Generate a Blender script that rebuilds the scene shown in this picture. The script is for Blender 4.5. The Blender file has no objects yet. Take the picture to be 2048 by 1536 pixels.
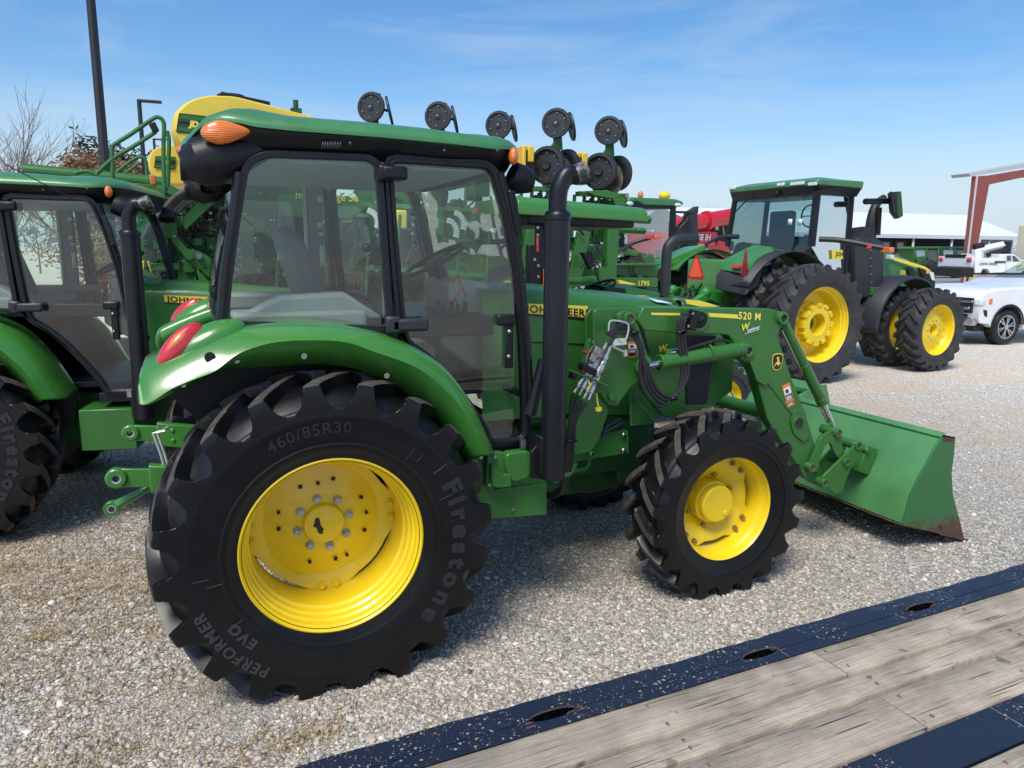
import bpy, math, random
import numpy as np
from mathutils import Vector, Matrix
random.seed(7); np.random.seed(7)
S=bpy.context.scene; COL=S.collection
rad=math.radians; PI=math.pi
# ------------------------------------------------------------------ camera
CAM=(-0.49201,-4.19285,2.01297); YAW,PITCH,ROLL=rad(23.18024),rad(10.36281),rad(0.54435); F=1459.365
_f=Vector((math.sin(YAW)*math.cos(PITCH),math.cos(YAW)*math.cos(PITCH),-math.sin(PITCH)))
_r=Vector((math.cos(YAW),-math.sin(YAW),0)); _u=_r.cross(_f)
_c,_s=math.cos(ROLL),math.sin(ROLL)
CR=_c*_r+_s*_u; CU=-_s*_r+_c*_u; CF=_f
cd=bpy.data.cameras.new('camera'); cam=bpy.data.objects.new('camera',cd); COL.objects.link(cam)
cam.matrix_world=Matrix(((CR.x,CU.x,-CF.x,CAM[0]),(CR.y,CU.y,-CF.y,CAM[1]),(CR.z,CU.z,-CF.z,CAM[2]),(0,0,0,1)))
cd.sensor_width=36; cd.lens=F/2048*36; cd.clip_start=.05; cd.clip_end=3000
S.camera=cam
# ------------------------------------------------------------------ world, sun, exposure
SUN_EL,SUN_AZ=rad(57),rad(226)      # azimuth clockwise from +y
w=bpy.data.worlds.new('World'); S.world=w; w.use_nodes=True
nt=w.node_tree; nt.nodes.clear()
def N(nt,t,**k):
    n=nt.nodes.new(t)
    for a,b in k.items(): setattr(n,a,b)
    return n
out=N(nt,'ShaderNodeOutputWorld'); bg=N(nt,'ShaderNodeBackground'); bg.inputs[1].default_value=.15
sky=N(nt,'ShaderNodeTexSky',sky_type='NISHITA',sun_disc=False); sky.sun_elevation=SUN_EL; sky.sun_rotation=SUN_AZ
sky.air_density=1.0; sky.dust_density=1.2; sky.ozone_density=2.2; sky.altitude=100
tc=N(nt,'ShaderNodeTexCoord'); mp=N(nt,'ShaderNodeMapping'); mp.inputs['Scale'].default_value=(1.2,1.2,7)
mp.inputs['Rotation'].default_value=(rad(6),rad(4),rad(20))
no=N(nt,'ShaderNodeTexNoise'); no.inputs['Scale'].default_value=2.1; no.inputs['Detail'].default_value=8; no.inputs['Roughness'].default_value=.62; no.inputs['Distortion'].default_value=.5
cr=N(nt,'ShaderNodeValToRGB'); cr.color_ramp.elements[0].position=.45; cr.color_ramp.elements[1].position=.74
sx=N(nt,'ShaderNodeSeparateXYZ'); hz=N(nt,'ShaderNodeMapRange'); hz.inputs[1].default_value=.0; hz.inputs[2].default_value=.20; hz.inputs[3].default_value=.85; hz.inputs[4].default_value=.0
hz.interpolation_type='SMOOTHSTEP'
ad=N(nt,'ShaderNodeMath',operation='ADD',use_clamp=True); mu=N(nt,'ShaderNodeMath',operation='MULTIPLY'); mu.inputs[1].default_value=.42
mx=N(nt,'ShaderNodeMix',data_type='RGBA'); mx.inputs['B'].default_value=(2.85,3.35,3.95,1)
L=nt.links.new
L(tc.outputs['Generated'],mp.inputs[0]); L(mp.outputs[0],no.inputs['Vector']); L(no.outputs[0],cr.inputs[0]); L(cr.outputs[0],mu.inputs[0])
L(tc.outputs['Generated'],sx.inputs[0]); L(sx.outputs[2],hz.inputs[0]); L(hz.outputs[0],ad.inputs[0]); L(mu.outputs[0],ad.inputs[1])
L(ad.outputs[0],mx.inputs['Factor']); 
hs=N(nt,'ShaderNodeHueSaturation'); hs.inputs['Saturation'].default_value=1.30; hs.inputs['Value'].default_value=.78; L(sky.outputs[0],hs.inputs['Color']); L(hs.outputs[0],mx.inputs['A']); L(mx.outputs['Result'],bg.inputs[0]); L(bg.outputs[0],out.inputs[0])
sd=bpy.data.lights.new('sun','SUN'); sd.energy=2.3; sd.angle=rad(22); sd.color=(1,.95,.87)
sun=bpy.data.objects.new('sun',sd); COL.objects.link(sun)
sv=Vector((math.sin(SUN_AZ)*math.cos(SUN_EL),math.cos(SUN_AZ)*math.cos(SUN_EL),math.sin(SUN_EL)))
sun.rotation_euler=sv.to_track_quat('Z','Y').to_euler()
S.view_settings.view_transform='Standard'; S.view_settings.look='None'; S.view_settings.gamma=1; S.view_settings.exposure=.56
S.cycles.max_bounces=8; S.cycles.transparent_max_bounces=16; S.cycles.sample_clamp_indirect=6
# ------------------------------------------------------------------ materials
MATS={}
def mat(name,col,rough=.5,metal=0,coat=0,bump=0,bscale=40,var=0,vscale=3,dust=0,dcol=(.30,.26,.20),dscale=6,emit=None,spec=.5):
    if name in MATS: return MATS[name]
    m=bpy.data.materials.new(name); m.use_nodes=True; t=m.node_tree; b=t.nodes['Principled BSDF']; L=t.links.new
    b.inputs['Base Color'].default_value=(*col,1); b.inputs['Roughness'].default_value=rough; b.inputs['Metallic'].default_value=metal
    b.inputs['Coat Weight'].default_value=coat; b.inputs['Coat Roughness'].default_value=.12; b.inputs['Specular IOR Level'].default_value=spec
    if emit: b.inputs['Emission Color'].default_value=(*emit,1); b.inputs['Emission Strength'].default_value=1
    tc=N(t,'ShaderNodeTexCoord'); src=None
    if var:
        n=N(t,'ShaderNodeTexNoise'); n.inputs['Scale'].default_value=vscale; n.inputs['Detail'].default_value=5
        L(tc.outputs['Object'],n.inputs['Vector'])
        r=N(t,'ShaderNodeMapRange'); r.inputs[1].default_value=.3; r.inputs[2].default_value=.7; r.inputs[3].default_value=1-var; r.inputs[4].default_value=1+var
        L(n.outputs[0],r.inputs[0]); h=N(t,'ShaderNodeHueSaturation'); h.inputs['Color'].default_value=(*col,1); L(r.outputs[0],h.inputs['Value'])
        src=h.outputs[0]; L(src,b.inputs['Base Color'])
        r2=N(t,'ShaderNodeMapRange'); r2.inputs[3].default_value=max(.02,rough*.8); r2.inputs[4].default_value=rough*1.25; L(n.outputs[0],r2.inputs[0]); L(r2.outputs[0],b.inputs['Roughness'])
    if dust:
        n=N(t,'ShaderNodeTexNoise'); n.inputs['Scale'].default_value=dscale; n.inputs['Detail'].default_value=9; n.inputs['Roughness'].default_value=.7
        L(tc.outputs['Object'],n.inputs['Vector']); r=N(t,'ShaderNodeMapRange'); r.inputs[1].default_value=.48; r.inputs[2].default_value=.8; r.inputs[3].default_value=0; r.inputs[4].default_value=dust
        L(n.outputs[0],r.inputs[0]); x=N(t,'ShaderNodeMix',data_type='RGBA'); L(r.outputs[0],x.inputs['Factor'])
        if src: L(src,x.inputs['A'])
        else: x.inputs['A'].default_value=(*col,1)
        x.inputs['B'].default_value=(*dcol,1); L(x.outputs['Result'],b.inputs['Base Color'])
    if bump:
        n=N(t,'ShaderNodeTexNoise'); n.inputs['Scale'].default_value=bscale; n.inputs['Detail'].default_value=6; L(tc.outputs['Object'],n.inputs['Vector'])
        k=N(t,'ShaderNodeBump'); k.inputs['Strength'].default_value=bump; k.inputs['Distance'].default_value=.01; L(n.outputs[0],k.inputs['Height']); L(k.outputs[0],b.inputs['Normal'])
    MATS[name]=m; return m
GREEN=mat('green_paint',(.034,.150,.026),.36,coat=.22,bump=.02,bscale=7,var=.10,vscale=2.5,dust=.05,dcol=(.12,.2,.10),spec=.4)
GREEN_L=mat('green_roof_plastic',(.045,.195,.062),.42,coat=.3,bump=.03,bscale=30,var=.12,vscale=4,dust=.25,dcol=(.2,.3,.2),dscale=9)
GREEN_F=mat('green_fender_plastic',(.048,.215,.030),.27,coat=.6,bump=.02,bscale=10,var=.08,dust=.08,dcol=(.2,.3,.16))
GREEN_D=mat('green_casting',(.014,.09,.022),.55,bump=.15,bscale=60,var=.3,vscale=9,dust=.35,dcol=(.09,.10,.07))
GREEN_B=mat('green_worn_paint',(.075,.245,.085),.42,coat=.15,bump=.05,bscale=14,var=.16,vscale=3,dust=.2,dcol=(.16,.24,.12),dscale=4)
YEL=mat('yellow_paint',(.86,.62,.012),.36,coat=.4,bump=.02,bscale=12,var=.05,vscale=5,dust=.10,dcol=(.5,.36,.06))
YEL_T=mat('yellow_tank_plastic',(.80,.58,.06),.5,bump=.03,var=.06)
BLK=mat('black_plastic',(.0055,.006,.008),.42,bump=.05,bscale=90,var=.2,dust=.06,dcol=(.05,.05,.05),spec=.4)
BLKM=mat('black_satin_metal',(.007,.008,.013),.36,var=.2,vscale=5,dust=.05,dcol=(.05,.05,.05),spec=.4)
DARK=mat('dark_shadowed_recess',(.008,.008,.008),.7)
GREYP=mat('grey_black_plastic',(.024,.026,.030),.5,bump=.04,bscale=80,var=.15)
RUB=mat('tyre_rubber',(.0032,.0034,.0042),.37,bump=.04,bscale=25,var=.25,vscale=4,dust=.16,dcol=(.035,.032,.028),dscale=7,spec=.42)
RUBT=mat('worn_tread_rubber',(.055,.048,.040),.75,bump=.5,bscale=90,var=.3,vscale=30,dust=.8,dcol=(.17,.14,.11),dscale=14)
RUBF=mat('dusty_tyre_rubber',(.030,.030,.031),.62,bump=.15,bscale=30,var=.3,vscale=5,dust=.35,dcol=(.09,.085,.075),dscale=5)
LET=mat('raised_tyre_lettering',(.036,.038,.042),.55)
LET2=mat('dark_tyre_lettering',(.010,.0105,.012),.5)
CHR=mat('bright_zinc',(.40,.40,.39),.34,metal=1,bump=.2,bscale=70,var=.25,vscale=30)
STEEL=mat('polished_rod',(.6,.62,.65),.12,metal=1)
DSTEEL=mat('dull_steel',(.48,.48,.47),.45,metal=.6,var=.3,vscale=20)
HOSE=mat('rubber_hose',(.018,.018,.020),.42,bump=.3,bscale=150,var=.3)
HOSEB=mat('dusty_hose_sleeve',(.10,.085,.070),.8,bump=.3,bscale=150,var=.4,vscale=12)
def lensmat(name,col,hi):
    m=bpy.data.materials.new(name); m.use_nodes=True; t=m.node_tree; b=t.nodes['Principled BSDF']; L=t.links.new
    tc=N(t,'ShaderNodeTexCoord'); wv=N(t,'ShaderNodeTexWave'); wv.bands_direction='Z'; wv.inputs['Scale'].default_value=38 if name=='amber_lens' else 95; wv.inputs['Distortion'].default_value=1.5; L(tc.outputs['Object'],wv.inputs[0])
    n=N(t,'ShaderNodeTexNoise'); n.inputs['Scale'].default_value=18; L(tc.outputs['Object'],n.inputs[0]); mm=N(t,'ShaderNodeMath',operation='MULTIPLY'); L(wv.outputs['Fac'],mm.inputs[0]); L(n.outputs[0],mm.inputs[1])
    x=N(t,'ShaderNodeMix',data_type='RGBA'); x.inputs['A'].default_value=(*col,1); x.inputs['B'].default_value=(*hi,1); L(mm.outputs[0],x.inputs['Factor']); L(x.outputs['Result'],b.inputs['Base Color'])
    b.inputs['Roughness'].default_value=.25; b.inputs['Coat Weight'].default_value=1; b.inputs['Coat Roughness'].default_value=.05
    bp=N(t,'ShaderNodeBump'); bp.inputs['Strength'].default_value=.45 if name=='amber_lens' else .15; bp.inputs['Distance'].default_value=.004; L(wv.outputs['Fac'],bp.inputs['Height']); L(bp.outputs[0],b.inputs['Normal']); MATS[name]=m; return m
ORG=lensmat('amber_lens',(.72,.10,.006),(1.0,.42,.03))
REDL=lensmat('red_lens',(.50,.006,.015),(.85,.06,.07))
REDO=mat('reflective_orange',(.95,.10,.02),.35)
REDP=mat('red_paint',(.55,.012,.02),.35,coat=.5)
REDB=mat('red_border',(.4,.01,.012),.4)
WHT=mat('white_paint',(.78,.79,.80),.3,coat=.5,var=.03)
LENS=mat('clear_lamp_lens',(.75,.77,.78),.15,coat=1,bump=.3,bscale=120)
DECW=mat('white_decal',(.78,.78,.76),.4); DECO=mat('orange_decal',(.85,.24,.02),.4); DECY=mat('yellow_decal',(.88,.70,.07),.38); DECB=mat('black_decal',(.012,.012,.012),.35)
BEIGE=mat('beige_cab_trim',(.36,.37,.31),.6,bump=.05,var=.08)
GREYT=mat('grey_cab_trim',(.20,.205,.21),.6,bump=.1)
POSTW=mat('pale_cab_post',(.50,.52,.47),.5)
SEAT=mat('seat_fabric',(.15,.155,.16),.85,bump=.4,bscale=120)
RUST=mat('rusty_steel',(.085,.043,.03),.8,bump=.4,bscale=60,var=.4,vscale=14,dust=.4,dcol=(.28,.2,.13))
DISC=mat('worn_disc_steel',(.25,.20,.16),.45,metal=.7,var=.4,vscale=12)
def glassmat(name,tint,refl=1.0,rough=.02):
    m=bpy.data.materials.new(name); m.use_nodes=True; t=m.node_tree; t.nodes.clear(); L=t.links.new
    o=N(t,'ShaderNodeOutputMaterial'); x=N(t,'ShaderNodeMixShader'); tr=N(t,'ShaderNodeBsdfTransparent'); g=N(t,'ShaderNodeBsdfGlossy')
    tr.inputs[0].default_value=(*tint,1); g.inputs['Roughness'].default_value=rough
    tc=N(t,'ShaderNodeTexCoord'); nn=N(t,'ShaderNodeTexNoise'); nn.inputs['Scale'].default_value=2.2; nn.inputs['Detail'].default_value=1; L(tc.outputs['Object'],nn.inputs['Vector']); bb=N(t,'ShaderNodeBump'); bb.inputs['Strength'].default_value=.10; bb.inputs['Distance'].default_value=.05; L(nn.outputs[0],bb.inputs['Height']); L(bb.outputs[0],g.inputs['Normal'])
    fr=N(t,'ShaderNodeFresnel'); fr.inputs[0].default_value=1.55; mm=N(t,'ShaderNodeMath',operation='MULTIPLY_ADD',use_clamp=True); mm.inputs[1].default_value=refl; mm.inputs[2].default_value=.02*refl
    L(fr.outputs[0],mm.inputs[0]); L(mm.outputs[0],x.inputs[0]); L(tr.outputs[0],x.inputs[1]); L(g.outputs[0],x.inputs[2]); L(x.outputs[0],o.inputs[0]); 
    MATS[name]=m; return m
GLASS=glassmat('tinted_cab_glass',(.84,.95,.89),1.35)
GLASSW=glassmat('clear_windscreen',(.86,.95,.91),.45)
GLASSF=glassmat('far_cab_glass',(.55,.70,.68),1.3)
# ------------------------------------------------------------------ object helpers
def tag(o,label=None,cat=None,group=None,kind=None):
    if label: o['label']=label
    if cat: o['category']=cat
    if group: o['group']=group
    if kind: o['kind']=kind
    return o
class Fr:                                   # a thing's own frame: position and heading on the ground
    def __init__(s,x=0,y=0,a=0): s.x,s.y,s.a=x,y,a
    def loc(s,p):
        c,n=math.cos(-s.a),math.sin(-s.a); X,Y=p[0]-s.x,p[1]-s.y
        return Vector((c*X-n*Y,n*X+c*Y,p[2]))
    def dirv(s,p):
        c,n=math.cos(-s.a),math.sin(-s.a); return Vector((c*p[0]-n*p[1],n*p[0]+c*p[1],p[2]))
W0=Fr()
def at(u,v,y=None,fr=W0,x=None,z=None):     # point on one of the thing's own planes, measured from the photograph
    d=CR*((u-1024)/F)-CU*((v-768)/F)+CF
    o=fr.loc(CAM); d=fr.dirv(d)
    if y is not None: t=(y-o.y)/d.y
    elif x is not None: t=(x-o.x)/d.x
    else: t=(z-o.z)/d.z
    return o+d*t
def ats(pts,y,fr=W0): return [at(u,v,y,fr) for u,v in pts]
def xz(pts,y,fr=W0): return [(p.x,p.z) for p in ats(pts,y,fr)]
def thing(name,label,cat,fr=W0,group=None,z=0):
    o=bpy.data.objects.new(name,None); COL.objects.link(o); o.location=(fr.x,fr.y,z); o.rotation_euler=(0,0,fr.a); o.empty_display_size=.3
    return tag(o,label,cat,group)
class MB:
    def __init__(s): s.v=[]; s.f=[]; s.m=[]; s.cur=0
    def add(s,vs,fs):
        b=len(s.v); s.v+= [tuple(v) for v in vs]; s.f+=[tuple(i+b for i in f) for f in fs]; s.m+=[s.cur]*len(fs); return s
    def box(s,c,d,rot=None,rz=0,ry=0,rx=0):
        x,y,z=[q/2 for q in d]
        vs=[Vector((a*x,b*y,e*z)) for a in(-1,1) for b in(-1,1) for e in(-1,1)]
        M=Matrix.Rotation(rz,3,'Z')@Matrix.Rotation(ry,3,'Y')@Matrix.Rotation(rx,3,'X')
        return s.add([M@v+Vector(c) for v in vs],[(0,1,3,2),(4,6,7,5),(0,4,5,1),(2,3,7,6),(0,2,6,4),(1,5,7,3)])
    def prism(s,poly,y0,y1):                # outline in x,z; extruded along y
        n=len(poly); a=sum(poly[i][0]*poly[(i+1)%n][1]-poly[(i+1)%n][0]*poly[i][1] for i in range(n))
        if a<0: poly=poly[::-1]
        if y0>y1: y0,y1=y1,y0
        return s.add([(p[0],y0,p[1]) for p in poly]+[(p[0],y1,p[1]) for p in poly],[tuple(range(n)),tuple(range(2*n-1,n-1,-1))]+[((i+1)%n,i,i+n,(i+1)%n+n) for i in range(n)])
    def extr(s,pts,vec):                    # polygon of 3D points extruded along vec
        n=len(pts); v=Vector(vec); p=[Vector(q) for q in pts]
        return s.add(p+[q+v for q in p],[tuple(range(n-1,-1,-1)),tuple(range(n,2*n))]+[(i,(i+1)%n,(i+1)%n+n,i+n) for i in range(n)])
    def poly(s,pts): return s.add(pts,[tuple(range(len(pts)))])
    def loft(s,secs,closed=True,cap=True):
        n=len(secs[0]); vs=[p for q in secs for p in q]; fs=[]
        for k in range(len(secs)-1):
            for i in range(n if closed else n-1):
                j=(i+1)%n; fs.append((k*n+i,k*n+j,(k+1)*n+j,(k+1)*n+i))
        if cap and closed: fs.append(tuple(range(n-1,-1,-1))); fs.append(tuple(range((len(secs)-1)*n,len(secs)*n)))
        return s.add(vs,fs)
    def tube(s,pts,r,seg=10,cap=True,smooth=0):
        pts=[Vector(p) for p in pts]
        if smooth and len(pts)>2: pts=spline(pts,smooth)
        rs=r if isinstance(r,(list,tuple)) else [r]*len(pts)
        if len(rs)!=len(pts): rs=[rs[0]+(rs[-1]-rs[0])*i/(len(pts)-1) for i in range(len(pts))]
        secs=[]; T=(pts[1]-pts[0]).normalized(); ref=Vector((0,0,1)) if abs(T.z)<.9 else Vector((1,0,0)); U=T.cross(ref).normalized()
        for i,p in enumerate(pts):
            a=pts[max(0,i-1)]; b=pts[min(len(pts)-1,i+1)]; T=(b-a).normalized(); U=(U-T*U.dot(T)).normalized(); V=T.cross(U)
            secs.append([p+(U*math.cos(q)+V*math.sin(q))*rs[i] for q in [2*PI*k/seg for k in range(seg)]])
        return s.loft(secs,True,cap)
    def cyl(s,a,b,r,r2=None,seg=16): return s.tube([a,b],[r,r if r2 is None else r2],seg)
    def lathe(s,prof,c=(0,0,0),axis='y',seg=32,a0=0,a1=2*PI):   # prof: (radius, position along axis)
        full=abs(a1-a0-2*PI)<1e-6; n=seg if full else seg+1; secs=[]
        for k in range(n):
            t=a0+(a1-a0)*k/seg; q=[]
            for r,h in prof:
                if axis=='y': p=(c[0]+r*math.cos(t),c[1]+h,c[2]+r*math.sin(t))
                elif axis=='z': p=(c[0]+r*math.cos(t),c[1]+r*math.sin(t),c[2]+h)
                else: p=(c[0]+h,c[1]+r*math.cos(t),c[2]+r*math.sin(t))
                q.append(p)
            secs.append(q)
        m=len(prof); vs=[p for q in secs for p in q]; fs=[]
        for k in range(n if full else n-1):
            j=(k+1)%n
            for i in range(m-1): fs.append((k*m+i,k*m+i+1,j*m+i+1,j*m+i))
        if axis=='y': pass
        else: fs=[f[::-1] for f in fs]
        return s.add(vs,fs)
    def ell(s,c,d,seg=20,rings=12,M=None):
        vs=[];fs=[]
        for i in range(rings+1):
            a=PI*i/rings
            for j in range(seg):
                b=2*PI*j/seg; v=Vector((d[0]*math.sin(a)*math.cos(b),d[1]*math.sin(a)*math.sin(b),d[2]*math.cos(a)))
                if M: v=M@v
                vs.append(v+Vector(c))
        for i in range(rings):
            for j in range(seg): fs.append((i*seg+j,(i+1)*seg+j,(i+1)*seg+(j+1)%seg,i*seg+(j+1)%seg))
        return s.add(vs,fs)
    def mirror(s):
        n=len(s.v); s.v+=[(x,-y,z) for x,y,z in s.v]; s.m+=s.m; s.f+=[tuple(i+n for i in f[::-1]) for f in s.f]; return s
    def xf(s,fn): s.v=[tuple(fn(Vector(v))) for v in s.v]; return s
    def build(s,name,mats,parent=None,bev=0,angle=35,flat=False,label=None,solid=0):
        me=bpy.data.meshes.new(name); me.from_pydata(s.v,[],s.f)
        for m in (mats if isinstance(mats,(list,tuple)) else [mats]): me.materials.append(m)
        if any(s.m): me.polygons.foreach_set('material_index',s.m)
        me.validate(); me.update()
        if not flat:
            me.shade_smooth(); me.set_sharp_from_angle(angle=rad(angle))
        o=bpy.data.objects.new(name,me); COL.objects.link(o)
        if parent is not None: o.parent=parent
        if solid:
            q=o.modifiers.new('solid','SOLIDIFY'); q.thickness=solid; q.offset=0
        if bev:
            q=o.modifiers.new('bevel','BEVEL'); q.width=bev; q.segments=2; q.limit_method='ANGLE'; q.angle_limit=rad(40); q.harden_normals=False; q.miter_outer='MITER_ARC'
        if label: o['label']=label
        if parent is not None and not any(k in name for k in ('lettering','text','script','slot','guard','panel','stuff','screw_row','clutter','stripe','decal')): split(o)
        return o
def split(o):                                # far-apart pieces of one mesh become objects of their own
    me=o.data; nv=len(me.vertices)
    if nv>60000: return
    par=list(range(nv))
    def fd(a):
        while par[a]!=a: par[a]=par[par[a]]; a=par[a]
        return a
    for e in me.edges:
        a,b=fd(e.vertices[0]),fd(e.vertices[1])
        if a!=b: par[b]=a
    isl={}
    for i in range(nv): isl.setdefault(fd(i),[]).append(i)
    if len(isl)<2 or len(isl)>400: return
    K=list(isl.values()); co=np.empty(nv*3); me.vertices.foreach_get('co',co); co=co.reshape(-1,3)
    lo=np.array([co[k].min(0) for k in K]); hi=np.array([co[k].max(0) for k in K]); sz=(hi-lo).max(1)
    g=np.maximum(0,np.maximum(lo[:,None]-hi[None],lo[None]-hi[:,None])); near=np.sqrt((g**2).sum(2))<=np.maximum(.021,.5*np.maximum(sz[:,None],sz[None]))*1.02
    lab=np.arange(len(K))
    for _ in range(len(K)):
        nl=np.array([lab[near[i]].min() for i in range(len(K))])
        if (nl==lab).all(): break
        lab=nl
    ids=sorted(set(lab))
    if len(ids)<2 or len(ids)>110: return
    vl=np.zeros(nv,int)
    for i,k in enumerate(K): vl[k]=lab[i]
    nm=o.name.split('.')[0]
    if nm.endswith('s') and not nm.endswith('ss'): nm=nm[:-1]
    polys=[(tuple(p.vertices),p.material_index,p.use_smooth) for p in me.polygons]; sh=None
    at_=me.attributes.get('sharp_edge'); sharp=set()
    if at_:
        for e in me.edges:
            if at_.data[e.index].value: sharp.add(e.key)
    objs=[]
    for q in ids:
        idx=np.nonzero(vl==q)[0]; mp={int(a):b for b,a in enumerate(idx)}
        P=[p for p in polys if vl[p[0][0]]==q]
        m2=bpy.data.meshes.new(nm); m2.from_pydata([tuple(co[a]) for a in idx],[],[tuple(mp[a] for a in p[0]) for p in P])
        for m in me.materials: m2.materials.append(m)
        m2.polygons.foreach_set('material_index',[p[1] for p in P]); m2.polygons.foreach_set('use_smooth',[p[2] for p in P])
        if sharp:
            a2=m2.attributes.new('sharp_edge','BOOLEAN','EDGE'); inv={b:a for a,b in mp.items()}
            for e in m2.edges:
                k=tuple(sorted((inv[e.vertices[0]],inv[e.vertices[1]])))
                if k in sharp: a2.data[e.index].value=True
        m2.update(); objs.append(m2)
    o.data=objs[0]; o.name=nm
    for m2 in objs[1:]:
        c=o.copy(); c.data=m2; COL.objects.link(c); c.parent=o.parent
def spline(pts,k=6):
    P=[pts[0]*2-pts[1]]+list(pts)+[pts[-1]*2-pts[-2]]; o=[]
    for i in range(1,len(P)-2):
        for j in range(k):
            t=j/k; a,b,c,d=P[i-1:i+3]
            o.append(.5*((2*b)+(c-a)*t+(2*a-5*b+4*c-d)*t*t+(3*b-a-3*c+d)*t**3))
    o.append(Vector(pts[-1])); return o
def rnd(poly,r,k=4):                         # round an outline's corners (2D or 3D)
    n=len(poly); out=[]; P=[Vector(p) for p in poly]
    for i in range(n):
        a,b,c=P[i-1],P[i],P[(i+1)%n]; rr=r[i] if isinstance(r,(list,tuple)) else r
        d1=(a-b); d2=(c-b); q=min(rr,d1.length*.45,d2.length*.45)
        if q<1e-5: out.append(tuple(b)); continue
        p1=b+d1.normalized()*q; p2=b+d2.normalized()*q
        for j in range(k+1):
            t=j/k; out.append(tuple((1-t)**2*p1+2*t*(1-t)*b+t*t*p2))
    return out
def inset(poly,d):                           # positive d shrinks a 2D outline
    n=len(poly); a=sum(poly[i][0]*poly[(i+1)%n][1]-poly[(i+1)%n][0]*poly[i][1] for i in range(n)); sg=1 if a>0 else -1; out=[]
    for i in range(n):
        p,q,r=Vector(poly[i-1]),Vector(poly[i]),Vector(poly[(i+1)%n])
        e1=(q-p).normalized(); e2=(r-q).normalized(); n1=Vector((-e1.y,e1.x))*sg; n2=Vector((-e2.y,e2.x))*sg; m=(n1+n2)
        m=m/max(.5,(m.length**2)/2) if m.length>1e-6 else n1
        out.append(tuple(q+m*d))
    return out
def frame2(mb,poly,d_in,d_out,y0,y1):        # a band that runs round a window outline
    A=inset(poly,-d_out); B=inset(poly,d_in); n=len(poly); vs=[]
    for y in (y0,y1):
        for q in (A,B): vs+=[(p[0],y,p[1]) for p in q]
    fs=[]
    for i in range(n):
        j=(i+1)%n; fs+=[(i,j,n+j,n+i),(2*n+j,2*n+i,3*n+i,3*n+j),(j,i,2*n+i,2*n+j),(n+i,n+j,3*n+j,3*n+i)]
    return mb.add(vs,fs)
def text(mb,s,fn,size=1,bold=0,ext=.0,shear=0,sp=1):
    cu=bpy.data.curves.new('t','FONT'); cu.body=s; cu.size=size; cu.offset=bold; cu.extrude=ext; cu.shear=shear; cu.space_character=sp; cu.align_x='CENTER'; cu.align_y='BOTTOM_BASELINE'; cu.resolution_u=3
    o=bpy.data.objects.new('t',cu); COL.objects.link(o); dg=bpy.context.evaluated_depsgraph_get(); dg.update()
    me=bpy.data.meshes.new_from_object(o.evaluated_get(dg))
    mb.add([fn(v.co) for v in me.vertices],[tuple(p.vertices) for p in me.polygons])
    bpy.data.objects.remove(o); bpy.data.curves.remove(cu); bpy.data.meshes.remove(me); return mb
def plane_fn(o,rt,up,ny=(0,-1,0)):
    o,rt,up,ny=Vector(o),Vector(rt).normalized(),Vector(up).normalized(),Vector(ny)
    return lambda c:o+rt*c[0]+up*c[1]+ny*c[2]
def copy_tree(o,parent=None,skip=()):
    c=o.copy(); COL.objects.link(c); c.parent=parent
    for ch in [q for q in bpy.data.objects if q.parent==o]:
        if ch.name.split('.')[0] in skip: continue
        copy_tree(ch,c)
    return c
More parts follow.
